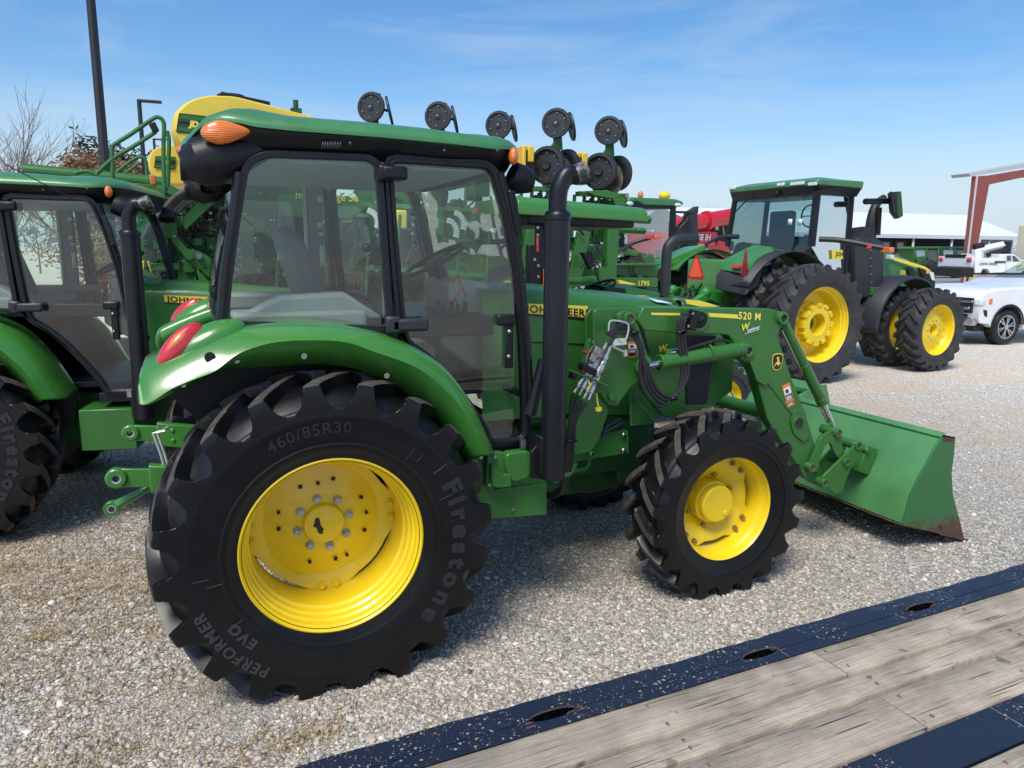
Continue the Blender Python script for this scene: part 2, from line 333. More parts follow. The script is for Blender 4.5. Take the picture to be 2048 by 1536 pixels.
# ------------------------------------------------------------------ wheels
def tyre_mesh(R,W,rr,nl,lugh=.052,far=False,yc=0,flip=1,seg=96,deep=.135,lw=.062,per=36):
    # one continuous skin per side: the bar lugs run from the centre over the shoulder and melt into the sidewall
    mb=MB(); Rc=R-lugh; h=W/2; k_=deep/.135; pitch=2*PI/nl; nt=nl*per
    E_=[(R,0),(R,.10),(R-.002,.30),(R-.006,.50),(R-.011,.68),(R-.016,.82),(R-.022,.92),(R-.030*k_,.975),(R-.048*k_,.995),(R-.072*k_,1.0),(R-.095*k_,1.0),(R-.115*k_,1.0),(R-deep,.998),(R-deep-.02,.995)]
    G_=[(Rc,0),(Rc,.10),(Rc-.001,.30),(Rc-.006,.47),(Rc-.014,.60),(Rc-.024,.70),(Rc-.036*k_,.775),(R-lugh-.047*k_,.835),(R-lugh-.057*k_,.885),(R-lugh-.066*k_,.925),(R-lugh-.073*k_,.955),(R-lugh-.079*k_,.978),(R-deep-.003,.993),(R-deep-.02,.995)]
    HW=[.45,.47,.50,.52,.54,.56,.58,.62,.70,.82,1.0,1.3,1.7,2.2]
    low=[(R-deep-.035,1.004),(R-deep-.042,.992),((rr+R-deep)/2,1.0),(rr+.075,.965),(rr+.070,.975),(rr+.06,.955),(rr+.025,.90),(rr+.012,.865),(rr,.855),(rr-.02,.80)]
    t0_=np.arange(len(E_)); t1_=np.linspace(0,len(E_)-1,(len(E_)-1)*2+1)
    E_=[(float(np.interp(t,t0_,[e[0] for e in E_])),float(np.interp(t,t0_,[e[1] for e in E_]))) for t in t1_]; G_=[(float(np.interp(t,t0_,[e[0] for e in G_])),float(np.interp(t,t0_,[e[1] for e in G_]))) for t in t1_]; HW=[float(np.interp(t,t0_,HW)) for t in t1_]
    ns=len(E_)+len(low); th0=np.arange(nt)*2*PI/nt; TH=np.zeros((ns,nt))
    for side in (1,-1):
        TH[:]=th0; rr_=np.zeros((ns,nt)); yy=np.zeros((ns,nt)); ww=np.zeros((ns,nt))
        for i in range(len(E_)):
            f=E_[i][1]; fc=min(1,f/.92); c=-(.20/R)*(W/.46)*(1-fc)**1.0+(pitch/2 if side<0 else 0)
            c0=(pitch/2 if side<0 else 0); th=th0+(c-c0); TH[i]=th
            d=np.abs((th-c+pitch/2)%pitch-pitch/2)*R
            hw=lw*HW[i]; edge=.012
            w_=np.clip((hw+edge-d)/edge,0,1); w_=w_*w_*(3-2*w_)
            if i>=17: 
                q=(i/2-8)/5.; w_=np.maximum(w_,0); w_=w_+(1-w_)*max(0,q-.15)**2*.9
            if i==0: w_=w_*0
            w_=np.clip(w_,0,1)
            rr_[i]=G_[i][0]+(E_[i][0]-G_[i][0])*w_; yy[i]=(G_[i][1]+(E_[i][1]-G_[i][1])*w_)*h; ww[i]=w_
        for i,(r_,f) in enumerate(low): rr_[len(E_)+i]=r_; yy[len(E_)+i]=f*h
        X=rr_*np.cos(TH); Z=rr_*np.sin(TH); Y=-side*yy
        b=len(mb.v); mb.v+=[tuple(v) for v in np.stack([X,Y,Z],-1).reshape(-1,3).tolist()]
        for i in range(ns-1):
            for k in range(nt):
                j=(k+1)%nt; q=(b+i*nt+k,b+i*nt+j,b+(i+1)*nt+j,b+(i+1)*nt+k)
                mb.f.append(q if side>0 else q[::-1]); mb.m.append(1 if (i<13 and ww[i,k]>.93 and ww[i+1,k]>.9) else 0)
    return mb
ARC=[0,0]
def arc_text(mb,s,R,a_deg,y,size,bold=.0,sp=1.0,ext=.002):
    ctr=tuple(ARC)
    # clockwise as seen from the -y side; a_deg = angle of the text centre (0 = +x, 90 = up)
    a=rad(a_deg)
    def fn(c):
        r=R+c[1]; th=a-c[0]/R; return (ctr[0]+r*math.cos(th),y-c[2],ctr[1]+r*math.sin(th))
    return text(mb,s,fn,size,bold,ext,0,sp)
# ------------------------------------------------------------------ cab utility tractor (near one and its neighbour)
ZR,ZF,WB=.6965,.5272,2.2956
def rear_wheel(root,flip,near=True):
    yf=-1.046; yc=-.846
    mb=MB()
    P=[(.385,.03),(.405,0),(.412,.004),(.405,.02),(.390,.028),(.386,.062),(.388,.070),(.378,.080),(.375,.105),(.377,.112),(.367,.122),(.364,.150),(.366,.158),(.354,.168),(.350,.36),(.372,.37),(.380,.385),(.405,.40)]
    mb.lathe([(r,yf+y) for r,y in P],c=(0,0,ZR),seg=96)
    # dished centre with four lobes
    yd=-.70; n=144; rings=[]
    def rout(t):
        d=min(abs((t-q+PI)%(2*PI)-PI) for q in [rad(a) for a in (3,93,183,273)])
        return .333+.021*max(0,min(1,(rad(27)-d)/rad(13)))
    for fr_,dy in ((.0,-.045),(.28,-.045),(.31,-.018),(.50,-.010),(.60,.004),(.84,.020),(.88,.004),(1,-.004),(1,.010)):
        rings.append([((fr_*(.333 if fr_<.86 else rout(2*PI*k/n)) if fr_<1 else rout(2*PI*k/n))*math.cos(2*PI*k/n),yd+dy,ZR+(fr_*(.333 if fr_<.86 else rout(2*PI*k/n)) if fr_<1 else rout(2*PI*k/n))*math.sin(2*PI*k/n)) for k in range(n)])
    mb.loft(rings,True,False)
    for a in (3,93,183,273): # rim lugs the centre bolts to
        for s in (-6,6):
            t=rad(a+s); mb.cyl((.335*math.cos(t),yd-.006,ZR+.335*math.sin(t)),(.335*math.cos(t),yd-.028,ZR+.335*math.sin(t)),.014,.012,6)
            mb.cyl((.335*math.cos(t),yd+.002,ZR+.335*math.sin(t)),(.335*math.cos(t),yd-.010,ZR+.335*math.sin(t)),.021,.021,12)
    mb.lathe([(.0,-.052),(.07,-.052),(.084,-.046),(.088,-.030)],c=(0,yd,ZR),seg=40)
    if flip<0: mb.xf(lambda v:Vector((v.x,-v.y,v.z))); mb.f=[f[::-1] for f in mb.f]
    wh=mb.build('rear_wheel',YEL,root,angle=32)
    t=tyre_mesh(.772,.462,.413,20,far=flip<0,yc=0)
    t.xf(lambda v:Vector((v.x,v.y,v.z)))
    ph=rad(6)
    t.xf(lambda v:Vector((v.x*math.cos(ph)-v.z*math.sin(ph),v.y,v.x*math.sin(ph)+v.z*math.cos(ph))))
    t.xf(lambda v:Vector((v.x,flip*(v.y+yc),max(v.z+ZR,-.01+.35*(v.z+ZR)) if v.z+ZR<0 else v.z+ZR)))
    t.build('tyre',[RUB,RUBT],wh,angle=30)
    q=MB()
    for k in range(8):
        a=2*PI*k/8+rad(12); c=(.128*math.cos(a),ZR+.128*math.sin(a))
        q.cyl((c[0],yd-.018,c[1]),(c[0],yd-.030,c[1]),.0215,.020,16); q.cyl((c[0],yd-.030,c[1]),(c[0],yd-.046,c[1]),.0165,.015,6)
    h=MB()
    for k,(r,a) in enumerate([(.215,28),(.215,5),(.22,75),(.20,95),(.215,118),(.22,160),(.21,182),(.21,250),(.21,285),(.22,300),(.215,340)]):
        a=rad(a); 
        if k%2: h.cyl((r*math.cos(a),yd-.0,ZR+r*math.sin(a)),(r*math.cos(a),yd-.0125,ZR+r*math.sin(a)),.009,.009,12)
        else: h.box((r*math.cos(a),yd-.005,ZR+r*math.sin(a)),(.016,.014,.016),ry=.2)
    pat=[(-.045,.035),(-.03,.045),(-.022,.03),(-.018,.0),(-.005,-.02),(-.012,-.045),(-.03,-.04),(-.04,-.01),(-.055,.0),(-.048,.018)]
    h.poly([(x,yd-.0535,ZR+z) for x,z in pat][::-1])
    if flip<0:
        for b in (q,h): b.xf(lambda v:Vector((v.x,-v.y,v.z)))
    q.build('wheel_nuts',DSTEEL,wh); h.build('bolt_holes',mat('bare_hub_patch',(.035,.022,.015),.7),wh)
    if flip>0:
        ARC[:]=[0,ZR]; ys=yf-.040; m=MB()
        arc_text(m,'PERFORMER',.590,219,ys+.008,.066,.002,1.22,.003)
        arc_text(m,'EVO',.508,219,ys+.008,.062,.0025,1.35,.003)
        m.build('tyre_lettering',LET,wh)
        m=MB(); arc_text(m,'Firestone',.548,-10,ys+.008,.122,.006,1.45,.005)
        m.build('tyre_brand_lettering',mat('brand_lettering',(.018,.019,.022),.45),wh)
        random.seed(6); m=MB()
        for k in range(34):
            t=random.random()*6.28; r0=random.uniform(.47,.56); r1=r0+random.uniform(.015,.09); m.tube([(r0*math.cos(t),ys+.007,ZR+r0*math.sin(t)),(r1*math.cos(t),ys+.0075,ZR+r1*math.sin(t))],.0009,4)
        for rq in (.445,.452): m.lathe([(rq,ys+.010),(rq+.001,ys+.007),(rq+.002,ys+.010)],c=(0,0,ZR),seg=90)
        m.build('mould_line_lettering',LET2,wh)
        m=MB(); arc_text(m,'460/85R30',.535,100,ys+.008,.070,.001,1.15,.003)
        m.build('tyre_size_lettering',LET2,wh)
    return wh
def front_wheel(root,flip):
    yf=-.939; yc=-.80; mb=MB()
    P=[(.31,.022),(.328,0),(.334,.004),(.328,.016),(.317,.022),(.310,.045),(.306,.062),(.300,.07),(.292,.09),(.282,.20),(.285,.25),(.31,.27),(.328,.29)]
    mb.lathe([(r,yf+y) for r,y in P],c=(WB,0,ZF),seg=96)
    yd=-.79; n=144; rings=[]
    LB=(52,142,232,322)
    def rout(t):
        d=min(abs((t-q+PI)%(2*PI)-PI) for q in [rad(a) for a in LB])
        x=max(0,min(1,(rad(30)-d)/rad(14))); return .250+.037*(x*x*(3-2*x))
    def rp(fr_,k):
        t=2*PI*k/n; R_=rout(t); return .13+(R_-.13)*fr_ if fr_>0 else .13
    for f_,dy in ((0,.085),(.02,.07),(.25,.05),(.5,.02),(.8,.0),(1,.0),(1,.014)):
        rings.append([(WB+rp(f_,k)*math.cos(2*PI*k/n),yd+dy,ZF+rp(f_,k)*math.sin(2*PI*k/n)) for k in range(n)])
    mb.loft(rings,True,False)
    for a in LB:
        t=rad(a); c=Vector((WB+.285*math.cos(t),yd+.006,ZF+.285*math.sin(t)))
        mb.box(c,(.012,.03,.13),ry=-t)
    # planetary hub
    yh=yd-.055
    mb.lathe([(0,0),(.104,0),(.113,.008),(.115,.05),(.128,.055),(.130,.14)],c=(WB,yh,ZF),seg=48)
    mb.cyl((WB+.055,yh+.002,ZF-.062),(WB+.055,yh-.008,ZF-.062),.016,.016,20)
    if flip<0: mb.xf(lambda v:Vector((v.x,-v.y,v.z))); mb.f=[f[::-1] for f in mb.f]
    wh=mb.build('front_wheel',YEL,root,angle=32)
    t=tyre_mesh(.568,.34,.334,19,lugh=.044,deep=.105,lw=.050)
    ph=rad(3)
    t.xf(lambda v:Vector((WB+v.x*math.cos(ph)-v.z*math.sin(ph),flip*(v.y+yc),max(-.01,ZF+v.x*math.sin(ph)+v.z*math.cos(ph)))))
    t.build('tyre',[RUB,RUBT],wh,angle=30)
    q=MB()
    for a in LB:
        for s in (-9,9):
            t=rad(a+s); c=(WB+.262*math.cos(t),ZF+.262*math.sin(t)); q.cyl((c[0],yd+.002,c[1]),(c[0],yd-.008,c[1]),.017,.017,12); q.cyl((c[0],yd-.008,c[1]),(c[0],yd-.028,c[1]),.0115,.0105,6)
    for k in range(6):
        t=2*PI*k/6+.35; c=(WB+.16*math.cos(t),ZF+.16*math.sin(t)); q.cyl((c[0],yd+.05,c[1]),(c[0],yd+.022,c[1]),.014,.013,6)
    if flip<0: q.xf(lambda v:Vector((v.x,-v.y,v.z)))
    q.build('wheel_nuts',mat('dirty_zinc',(.35,.30,.16),.4,metal=.7),wh)
    if flip>0:
        ARC[:]=[WB,ZF]; m=MB(); arc_text(m,'320/85R24',.425,55,yf-.022,.042,.0005,1.1,.002); arc_text(m,'PERFORMER',.43,175,yf-.022,.05,.001,1.25,.002); m.build('tyre_lettering',mat('small_lettering',(.032,.034,.037),.5),wh)
    return wh
QPX=[(497,345),(508,326),(540,315),(738,322),(751,332),(760,440),(768,560),(775,652),(700,650),(560,645),(470,642),(459,634),(461,600),(470,520),(483,430)]
DPX=[(786,326),(972,338),(984,350),(1005,420),(1028,540),(1042,680),(1047,800),(1047,866),(1040,875),(986,880),(975,850),(945,805),(905,752),(862,708),(820,680),(812,640),(797,480)]
YC=-.78
def cab_tractor():
    root=thing('loader_tractor','big green cab tractor with yellow wheels and front loader, beside the plank trailer','tractor')
    rear_wheel(root,1); rear_wheel(root,-1); front_wheel(root,1); front_wheel(root,-1)
    # ---------------- fenders
    up=ats([(279,759),(283,742),(293,730),(330,712),(380,690),(440,668),(500,655),(560,650),(630,650),(700,656),(770,672),(836,700),(891,739),(937,801),(973,872),(986,901)],-.83)
    lo=ats([(279,806),(292,806),(312,796),(345,775),(390,756),(430,740),(480,705),(545,685),(620,680),(690,684),(745,702),(836,737),(900,790),(945,850),(965,890),(974,908)],-.955)
    sk=ats([(281,810),(294,809),(315,800),(350,782),(392,766),(437,742),(490,735),(550,731),(640,727),(700,733),(745,748),(800,770),(870,828),(905,872),(925,905),(940,925)],-.945)
    for fl in (1,-1):
        secs=[]
        for i in range(len(up)):
            a,b,c=up[i],lo[i],sk[i]
            inn=Vector((a.x-(.0 if i>4 else .0),-.60,a.z+ (.02 if i>5 else .01)))
            mid=Vector(((a.x*.6+b.x*.4),-.91,a.z*.72+b.z*.28+.004)); e=Vector((b.x,-.965,b.z))
            e2=Vector((b.x*.75+c.x*.25,-.948,b.z*.8+c.z*.2)); c2=Vector((c.x,-.880,c.z-.01))
            secs.append([Vector((inn.x+(.02 if i<3 else 0),-.575,inn.z-.10)),Vector((inn.x,-.578,inn.z-.02)),inn,Vector((a.x,-.74,a.z+.006)),a,mid,e,e2,c2])
        # refine along the length
        fine=[]
        cols=[spline([s[j] for s in secs],4) for j in range(9)]
        for k in range(len(cols[0])): fine.append([cols[j][k] for j in range(9)])
        m=MB(); m.loft(fine,False,False)
        # tail end cap
        s=fine[0]; m.add([tuple(p) for p in s],[tuple(range(9))])
        if fl<0: m.xf(lambda v:Vector((v.x,-v.y,v.z)))
        fo=m.build('fender',GREEN_F,root,angle=50,solid=.008)
        # inner wheel-well wall
        m=MB(); ww=[(q.x,q.z-.01) for q in up]; m.prism(ww+[(.80,.75),(-.2,.75),(-.55,1.25)],-.60,-.58)
        if fl<0: m.xf(lambda v:Vector((v.x,-v.y,v.z)))
        m.build('wheel_well',mat('black_well',(.006,.006,.007),.6),fo)
        # raised lamp housing and lens
        m=MB(); c0=at(362,690,-.82); 
        M=Matrix.Rotation(rad(-40),3,'Y')
        m.ell((c0.x+.085,-.80*1,c0.z-.015),(.20,.095,.085),28,16,Matrix.Rotation(rad(-28),3,'Y'))
        if fl<0: m.xf(lambda v:Vector((v.x,-v.y,v.z)))
        m.build('lamp_housing',GREEN_F,fo)
        m=MB(); c1=at(355,692,-.86)
        M=Matrix.Rotation(rad(18),3,'Z')@Matrix.Rotation(rad(-43),3,'Y')
        m.ell((c1.x+.012,c1.y+.02,c1.z),(.122,.045,.055),30,18,M)
        if fl<0: m.xf(lambda v:Vector((v.x,-v.y,v.z)))
        lo_=m.build('tail_lamp',REDL,root)
        m=MB(); m.ell((c1.x-.002,c1.y+.012,c1.z+.022),(.068,.0385,.026),24,12,M)
        if fl<0: m.xf(lambda v:Vector((v.x,-v.y,v.z)))
        m.build('indicator_lens',lensmat('orange_lens',(.75,.12,.03),(.95,.35,.06)) if fl>0 else MATS['orange_lens'],lo_)
        if fl>0:
            m=MB()
            for u,v in ((366,768),(473,720),(608,712),(773,751),(913,795),(942,866)):
                p=at(u,v,-.925); m.cyl(p,p+Vector((0,-.008,0)),.013,.013,14); m.cyl(p+Vector((0,-.008,0)),p+Vector((0,-.014,0)),.006,.006,6)
            m.build('fender_bolts',CHR,fo)
            m=MB(); p=at(420,716,-.93); m.cyl(p+Vector((0,.03,0)),p+Vector((0,-.012,.004)),.023,.022,20); m.build('rubber_plug',BLK,fo)
    # ---------------- cab shell: frames, glass
    Q=rnd(xz(QPX,YC),.03,2); D=rnd(xz(DPX,YC),.03,2)
    m=MB(); frame2(m,Q,.0,.032,YC-.006,YC+.05); frame2(m,D,.0,.045,YC+.002,YC+.055)
    m.mirror(); m.build('cab_frame',BLKM,root,bev=.004,angle=40)
    m=MB(); frame2(m,D,-.004,.022,YC-.016,YC+.0); m.build('door_seal',BLK,root,bev=.003)
    gl=MB(); gl.poly([(p[0],YC+.01,p[1]) for p in Q]); g1=gl.build('side_window',GLASS,root,flat=True)
    gl=MB(); gl.poly([(p[0],YC+.012,p[1]) for p in D]); gl.build('door_glass',GLASS,root,flat=True)
    for P in (Q,D):
        gl=MB(); gl.poly([(p[0],-YC,p[1]) for p in P]); gl.build('side_window',GLASS,root,flat=True)
    # windscreen and rear window as ruled panes between the posts
    fr_=ats([(985,345),(1005,420),(1026,540),(1040,680),(1046,800)],YC); fr_=[p+Vector((.03,0,0)) for p in fr_]
    gl=MB(); gl.loft([[ (p.x+.05*(1-(k/6-1)**2) ,p.y*(1-k/6),p.z) for p in fr_] for k in range(13)],False,False); gl.build('windscreen',GLASSW,root)
    re_=ats([(492,345),(478,450),(464,540),(456,640)],YC); re_=[p+Vector((-.015,0,0)) for p in re_]
    gl=MB(); gl.loft([[ (p.x-.06*(1-(k/6-1)**2) ,p.y*(1-k/6)*.97,p.z) for p in re_] for k in range(13)],False,False); gl.build('rear_window',GLASSW,root)
    m=MB()
    for e in (fr_,re_):
        m.tube([(p.x+(.012 if e is fr_ else -.01),p.y+.01,p.z) for p in e],.024,8)
    m.tube([(re_[-1].x-.02,y,re_[-1].z-.02) for y in (-.78,-.3,.3,.78)],.022,8)
    m.tube([(fr_[-1].x+.03,y,fr_[-1].z-.0) for y in (-.78,-.3,.3,.78)],.022,8)
    n0=len(m.v); m2=MB(); m2.tube([(p.x+.012,-p.y-.01,p.z) for p in fr_],.024,8); m2.tube([(p.x-.01,-p.y-.01,p.z) for p in re_],.024,8); m.add(m2.v,m2.f)
    m.build('cab_posts',BLK,root)
    # lower cab sill / floor
    m=MB(); sill=xz([(786,655),(830,690),(880,735),(925,790),(960,850),(980,890),(1050,880),(1052,872),(1044,876),(985,884),(974,852),(944,808),(904,755),(860,712),(815,684)],YC)
    m.prism(sill,YC-.01,YC+.05)
    p=at(985,890,YC); q=at(1052,882,YC); m.box(((p.x+q.x)/2,0,p.z-.035),(.34,1.5,.07)); m.box((.2,0,1.05),(1.5,1.1,.04))
    m.build('cab_sill',BLK,root,bev=.004)
    # cab rear panel below window and black base
    m=MB(); m.box((.30,0,1.62),(1.28,1.2,.10)); m.box((-.36,0,1.35),(.06,1.15,.6)); m.build('cab_base',BLK,root,bev=.01)
    # interior
    m=MB(); m.tube([at(u,v,-.05) for u,v in ((556,513),(575,517),(600,533),(625,570),(640,612))],.026,8,smooth=4); m.build('seat_armrest',mat('pale_mesh_trim',(.50,.51,.49),.7,bump=.6,bscale=160),root)
    m=MB(); c_=at(687,603,-.45); m.lathe([(0,.03),(.016,.03),(.014,.012),(.008,0),(.008,-.05)],c=c_,axis='z',seg=12); m.build('yellow_knob',DECY,root)
    m=MB()
    for u,v in ((905,565),(915,590),(900,610)): c_=at(u,v,-.42); m.tube([c_,c_+Vector((.03,0,.04)),c_+Vector((.05,0,-.02))],.006,6)
    m.build('red_lead',mat('red_lead',(.5,.02,.02),.5),root)
    m=MB()
    for k in range(7): c_=at(880+9*k,640+6*(k%3),-.5); m.cyl(c_,c_+Vector((.01*(k%3-1),0,.10)),.010,.014,8)
    m.build('control_lever',BLK,root)
    m=MB()
    m.loft([[(.08-.0*z,y,z) for y,z in ((-.27,1.62),(.27,1.62),(.27,1.70),(-.27,1.70))],[(.55,y,z) for y,z in ((-.27,1.60),(.27,1.60),(.25,1.73),(-.25,1.73))]])
    m.loft([[(.02,y,1.68) for y in (-.26,.26)]+[(.14,y,1.68) for y in (.26,-.26)],[(-.08,y,2.02) for y in (-.25,.25)]+[(.03,y,2.05) for y in (.25,-.25)],[(-.10,y,2.12) for y in (-.15,.15)]+[(-.03,y,2.13) for y in (.15,-.15)]])
    m.build('seat',SEAT,root,bev=.03)
    m=MB(); pc=ats([(895,565),(925,558),(975,565),(995,640),(985,750),(960,745),(880,690),(880,665),(905,650)],-.30); m.extr(pc,(0,.5,0)); 
    m.extr(ats([(1000,590),(1040,600),(1040,720),(1000,720)],-.3),(0,.5,0)); m.build('dashboard_console',BEIGE,root,bev=.02)
    m=MB(); m.lathe([(.19+.013*math.cos(a),.013*math.sin(a)) for a in [2*PI*k/8 for k in range(9)]],axis='z',seg=32)
    m.cyl((0,0,-.03),(0,0,.01),.05); 
    for a in (0,2.1,4.2): m.cyl((0,0,0),(.19*math.cos(a),.19*math.sin(a),0),.010)
    M=Matrix.Rotation(rad(-28),3,'Y'); c=at(870,520,0); m.xf(lambda v:M@v+c); m.cyl(c,(c.x+.2,0,c.z-.45),.04); m.build('steering_wheel',BLK,root)
    m=MB(); m.box((-.05,-.52,1.66),(.62,.24,.12)); m.box((.05,.52,1.68),(.85,.24,.14)); m.extr(ats([(470,640),(560,592),(690,585),(775,640)],-.60),(0,.14,0)); m.build('side_console',mat('mid_grey_trim',(.28,.285,.28),.6),root,bev=.02)
    m=MB()
    for u0,v0,u1,v1 in ((612,345,640,588),(742,350,762,655)):
        pass
    a=at(622,345,.70); b=at(640,590,.70); m.box(((a.x+b.x)/2,.72,(a.z+b.z)/2),(.10,.05,a.z-b.z+.1)); m.build('inner_post',GREYT,root,bev=.01)
    m=MB(); m.box(((a.x+b.x)/2-.06,.70,(a.z+b.z)/2),(.02,.03,a.z-b.z+.1)); a=at(757,470,-.70); b=at(768,650,-.70); m.box((a.x+.02,-.73,2.05),(.028,.02,.72)); m.build('post_trim',POSTW,root)
    m=MB()
    for u,v,du,dv in ((640,398,12,14),(640,450,12,14),(643,468,12,8),(645,512,12,56)):
        p=at(u,v,.69); k=.0021*1.2; m.box(p,(du*k*1.1,.002,dv*k))
    m.build('warning_stickers',mat('pale_sticker',(.62,.64,.60),.5),root)
    m=MB(); m.box(at(672,345,.0),(.62,.4,.012)); m.box((.25,0,2.40),(1.2,1.4,.02)); m.build('roof_lining',mat('headliner',(.42,.43,.41),.8),root)
    m=MB(); p=at(733,496,-.72); m.cyl(p,p+Vector((.08,0,0)),.012); m.ell(p,(.022,.022,.022),12,8); m.tube([at(760,640,-.7),at(750,655,-.66),at(720,665,-.62)],.012,8,smooth=3)
    m.tube([at(690,560,-.4),at(680,580,-.4),at(740,600,-.5),at(765,640,-.6)],.012,8,smooth=4); m.build('door_latch',BLK,root)
    # door handle and hinge block, hinges at the front post
    m=MB(); p=at(820,650,YC-.04); m.box(p,(.185,.03,.062)); p=at(786,650,YC-.03); m.box(p,(.07,.05,.085)); m.build('door_handle',GREYP,root,bev=.014)
    m=MB(); p=at(789,346,YC-.035); m.box(p,(.12,.04,.062)); p=at(768,346,YC-.02); m.box(p,(.06,.05,.075)); m.build('door_stay',BLK,root,bev=.014)
    m=MB(); p=at(1012,640,YC-.01); m.box(p,(.10,.03,.055)); p=at(1018,690,YC-.006); m.box(p,(.05,.02,.24)); m.build('hinge_plate',BLK,root,bev=.01)
    m=MB()
    for u,v in ((1018,663),(1017,713)): p=at(u,v,YC-.02); m.cyl(p,p+Vector((0,-.012,0)),.012,.010,6)
    m.build('hinge_bolts',CHR,root)
    m=MB(); m.box(at(1030,425,YC-.03)+Vector((.0,0,0)),(.035,.02,.21),ry=rad(-12)); m.build('mirror_bracket',BLK,root,bev=.004)
    # ---------------- roof
    edge=[(p.x,p.z) for p in ats([(372,272),(385,260),(404,245),(443,238),(479,244),(509,252),(570,260),(692,268),(850,281),(993,297),(1044,294)],-.83)]
    ex=[e[0] for e in edge]; ez=[e[1] for e in edge]
    gt=[(p.x,p.z) for p in ats([(440,335),(500,312),(570,306),(753,314),(850,325),(978,334),(1040,345)],-.79)]
    gx=[g[0] for g in gt]; gz=[g[1] for g in gt]
    x0,x1=-.53,1.075; cx,ax=(x0+x1)/2,(x1-x0)/2
    def plan(n,e=.34,s=1,ys=.835):
        o=[]
        for k in range(n):
            t=2*PI*k/n; c,q=math.cos(t),math.sin(t)
            o.append((cx+ax*s*math.copysign(abs(c)**e,c),ys*s*math.copysign(abs(q)**e,q)))
        return o
    n=72; m=MB(); secs=[]
    for s,h in ((1,-.002),(1.0,.010),(.992,.024),(.97,.044),(.92,.064),(.82,.082),(.65,.096),(.4,.104),(.1,.108)):
        secs.append([(x,y,float(np.interp(cx+(x-cx)/s,ex,ez))*(1 if s>.5 else 1)+h) for x,y in plan(n,.34+.25*(1-s),s)])
    m.loft(secs,True,True); m.build('roof',GREEN_L,root,angle=50)
    m=MB(); secs=[]
    for s,w,ys in ((.990,0,.827),(.985,.25,.825),(.955,.75,.81),(.93,1.0,.80),(.90,1.08,.77)):
        secs.append([(cx+(x-cx),y,float(np.interp(x,ex,ez))*(1-w)+w*float(np.interp(x,gx,gz))-.004) for x,y in plan(n,.34,s,ys)])
    m.loft(secs[::-1],True,False); m.build('roof_underside',BLK,root,angle=50)
    # roof corner lamps
    m=MB(); p=at(432,322,-.70); m.tube([at(u,v,-.71) for u,v in ((366,334),(378,331),(395,326),(430,318),(480,305),(540,294),(620,290))],[.058,.070,.100,.106,.088,.045,.015],22)
    pod=m.mirror().build('lamp_pod',BLK,root)
    m=MB()
    for sy in (1,-1):
        c=at(366,334,-.70); c.y*=sy; m.lathe([(.052,.03),(.058,.0),(.056,-.012),(.05,-.012)],c=c,axis='x',seg=24)
    m.build('work_lamp_rim',BLK,pod)
    m=MB()
    for sy in (1,-1):
        c=at(366,334,-.70); c.y*=sy; m.lathe([(.051,-.006),(.03,-.012),(.0,-.014)],c=c,axis='x',seg=24)
    m.build('work_lamp',LENS,pod)
    m=MB(); p=at(458,264,-.825); m.ell((0,0,0),(.098,.030,.045),28,14); m.xf(lambda v:Matrix.Rotation(rad(-6),3,'Y')@Vector((v.x,v.y,v.z*(1-.45*max(-.3,v.x/.098))))+p+Vector((-.012,.01,0))); m.build('rear_indicator_lamp',ORG,root)
    m=MB(); p=at(1032,312,-.78); m.ell(p+Vector((-.008,.015,0)),(.026,.03,.042),16,10); p=at(360,335,.70); m.ell(p+Vector((.03,0,.1)),(.05,.03,.03),12,8); m.build('front_indicator_lamp',ORG,root)
    m=MB(); p=at(1022,350,-.70); m.tube([p,p+Vector((.05,0,-.02)),p+Vector((.11,0,-.03))],[.07,.075,.055],16); m.mirror(); m.build('front_work_lamp',BLK,root)
    m=MB()
    for u,v in ((994,302),(888,302),(700,287)): p=at(u,v,-.825); m.cyl(p,p+Vector((0,-.01,0)),.008,.008,10)
    for k in range(8): m.box(at(645+5*k,290,-.822),(.006,.006,.03),ry=.3)
    m.build('roof_screws',mat('dark_screw',(.04,.04,.045),.4),root)
    # ---------------- exhaust
    m=MB(); a=at(1118,432,-.95); b=at(1104,864,-.95); c=at(1100,957,-.95); yx=-.95; xe=(a.x+b.x)/2
    m.lathe([(0,b.z),(.062,b.z),(.062,a.z-.02),(.067,a.z-.018),(.068,a.z+.004),(.056,a.z+.022),(.047,a.z+.026)],c=(xe,yx,0),axis='z',seg=32)
    e=at(1120,372,yx); t_=at(1170,352,yx)
    m.tube([(xe,yx,a.z+.02),(xe,yx,e.z-.05),(xe+.01,yx,e.z),(xe+.045,yx,e.z+.055),(t_.x-.05,yx,t_.z+.002),(t_.x+.0,yx,t_.z+.022)],.045,20,smooth=6)
    ex_=m.build('exhaust_stack',BLKM,root,angle=40)
    m=MB(); m.tube([(t_.x-.06,yx-.002,t_.z+.0),(t_.x+.002,yx-.002,t_.z+.026)],[.0462,.0462],20); m.build('exhaust_tip',mat('soot_worn_tip',(.03,.03,.03),.5,dust=1.0,dcol=(.52,.47,.42),dscale=22),ex_)
    m=MB(); m.lathe([(.0,c.z),(.062,c.z),(.062,b.z)],c=(xe,yx,0),axis='z',seg=24); m.extr(ats([(1097,866),(1062,905),(1064,958),(1098,960)],yx+.05),(0,.02,0)); m.box((xe-.06,yx+.03,(b.z+c.z)/2),(.02,.08,.2)); m.build('exhaust_shield',BLK,ex_,bev=.004)
    m=MB(); m.tube(ats([(1060,830),(1075,770),(1088,720)],-.80),.03,12); m.build('heat_shield_pipe',BLKM,root)
    # ---------------- hood
    YH=-.40
    top=ats([(1052,583),(1100,583),(1200,594),(1300,603),(1345,610)],-.36)+[Vector((2.45,0,1.62)),Vector((2.70,0,1.50))]
    T=[(p.x,p.z) for p in top]; T=[(.95,T[0][1]+.01)]+T
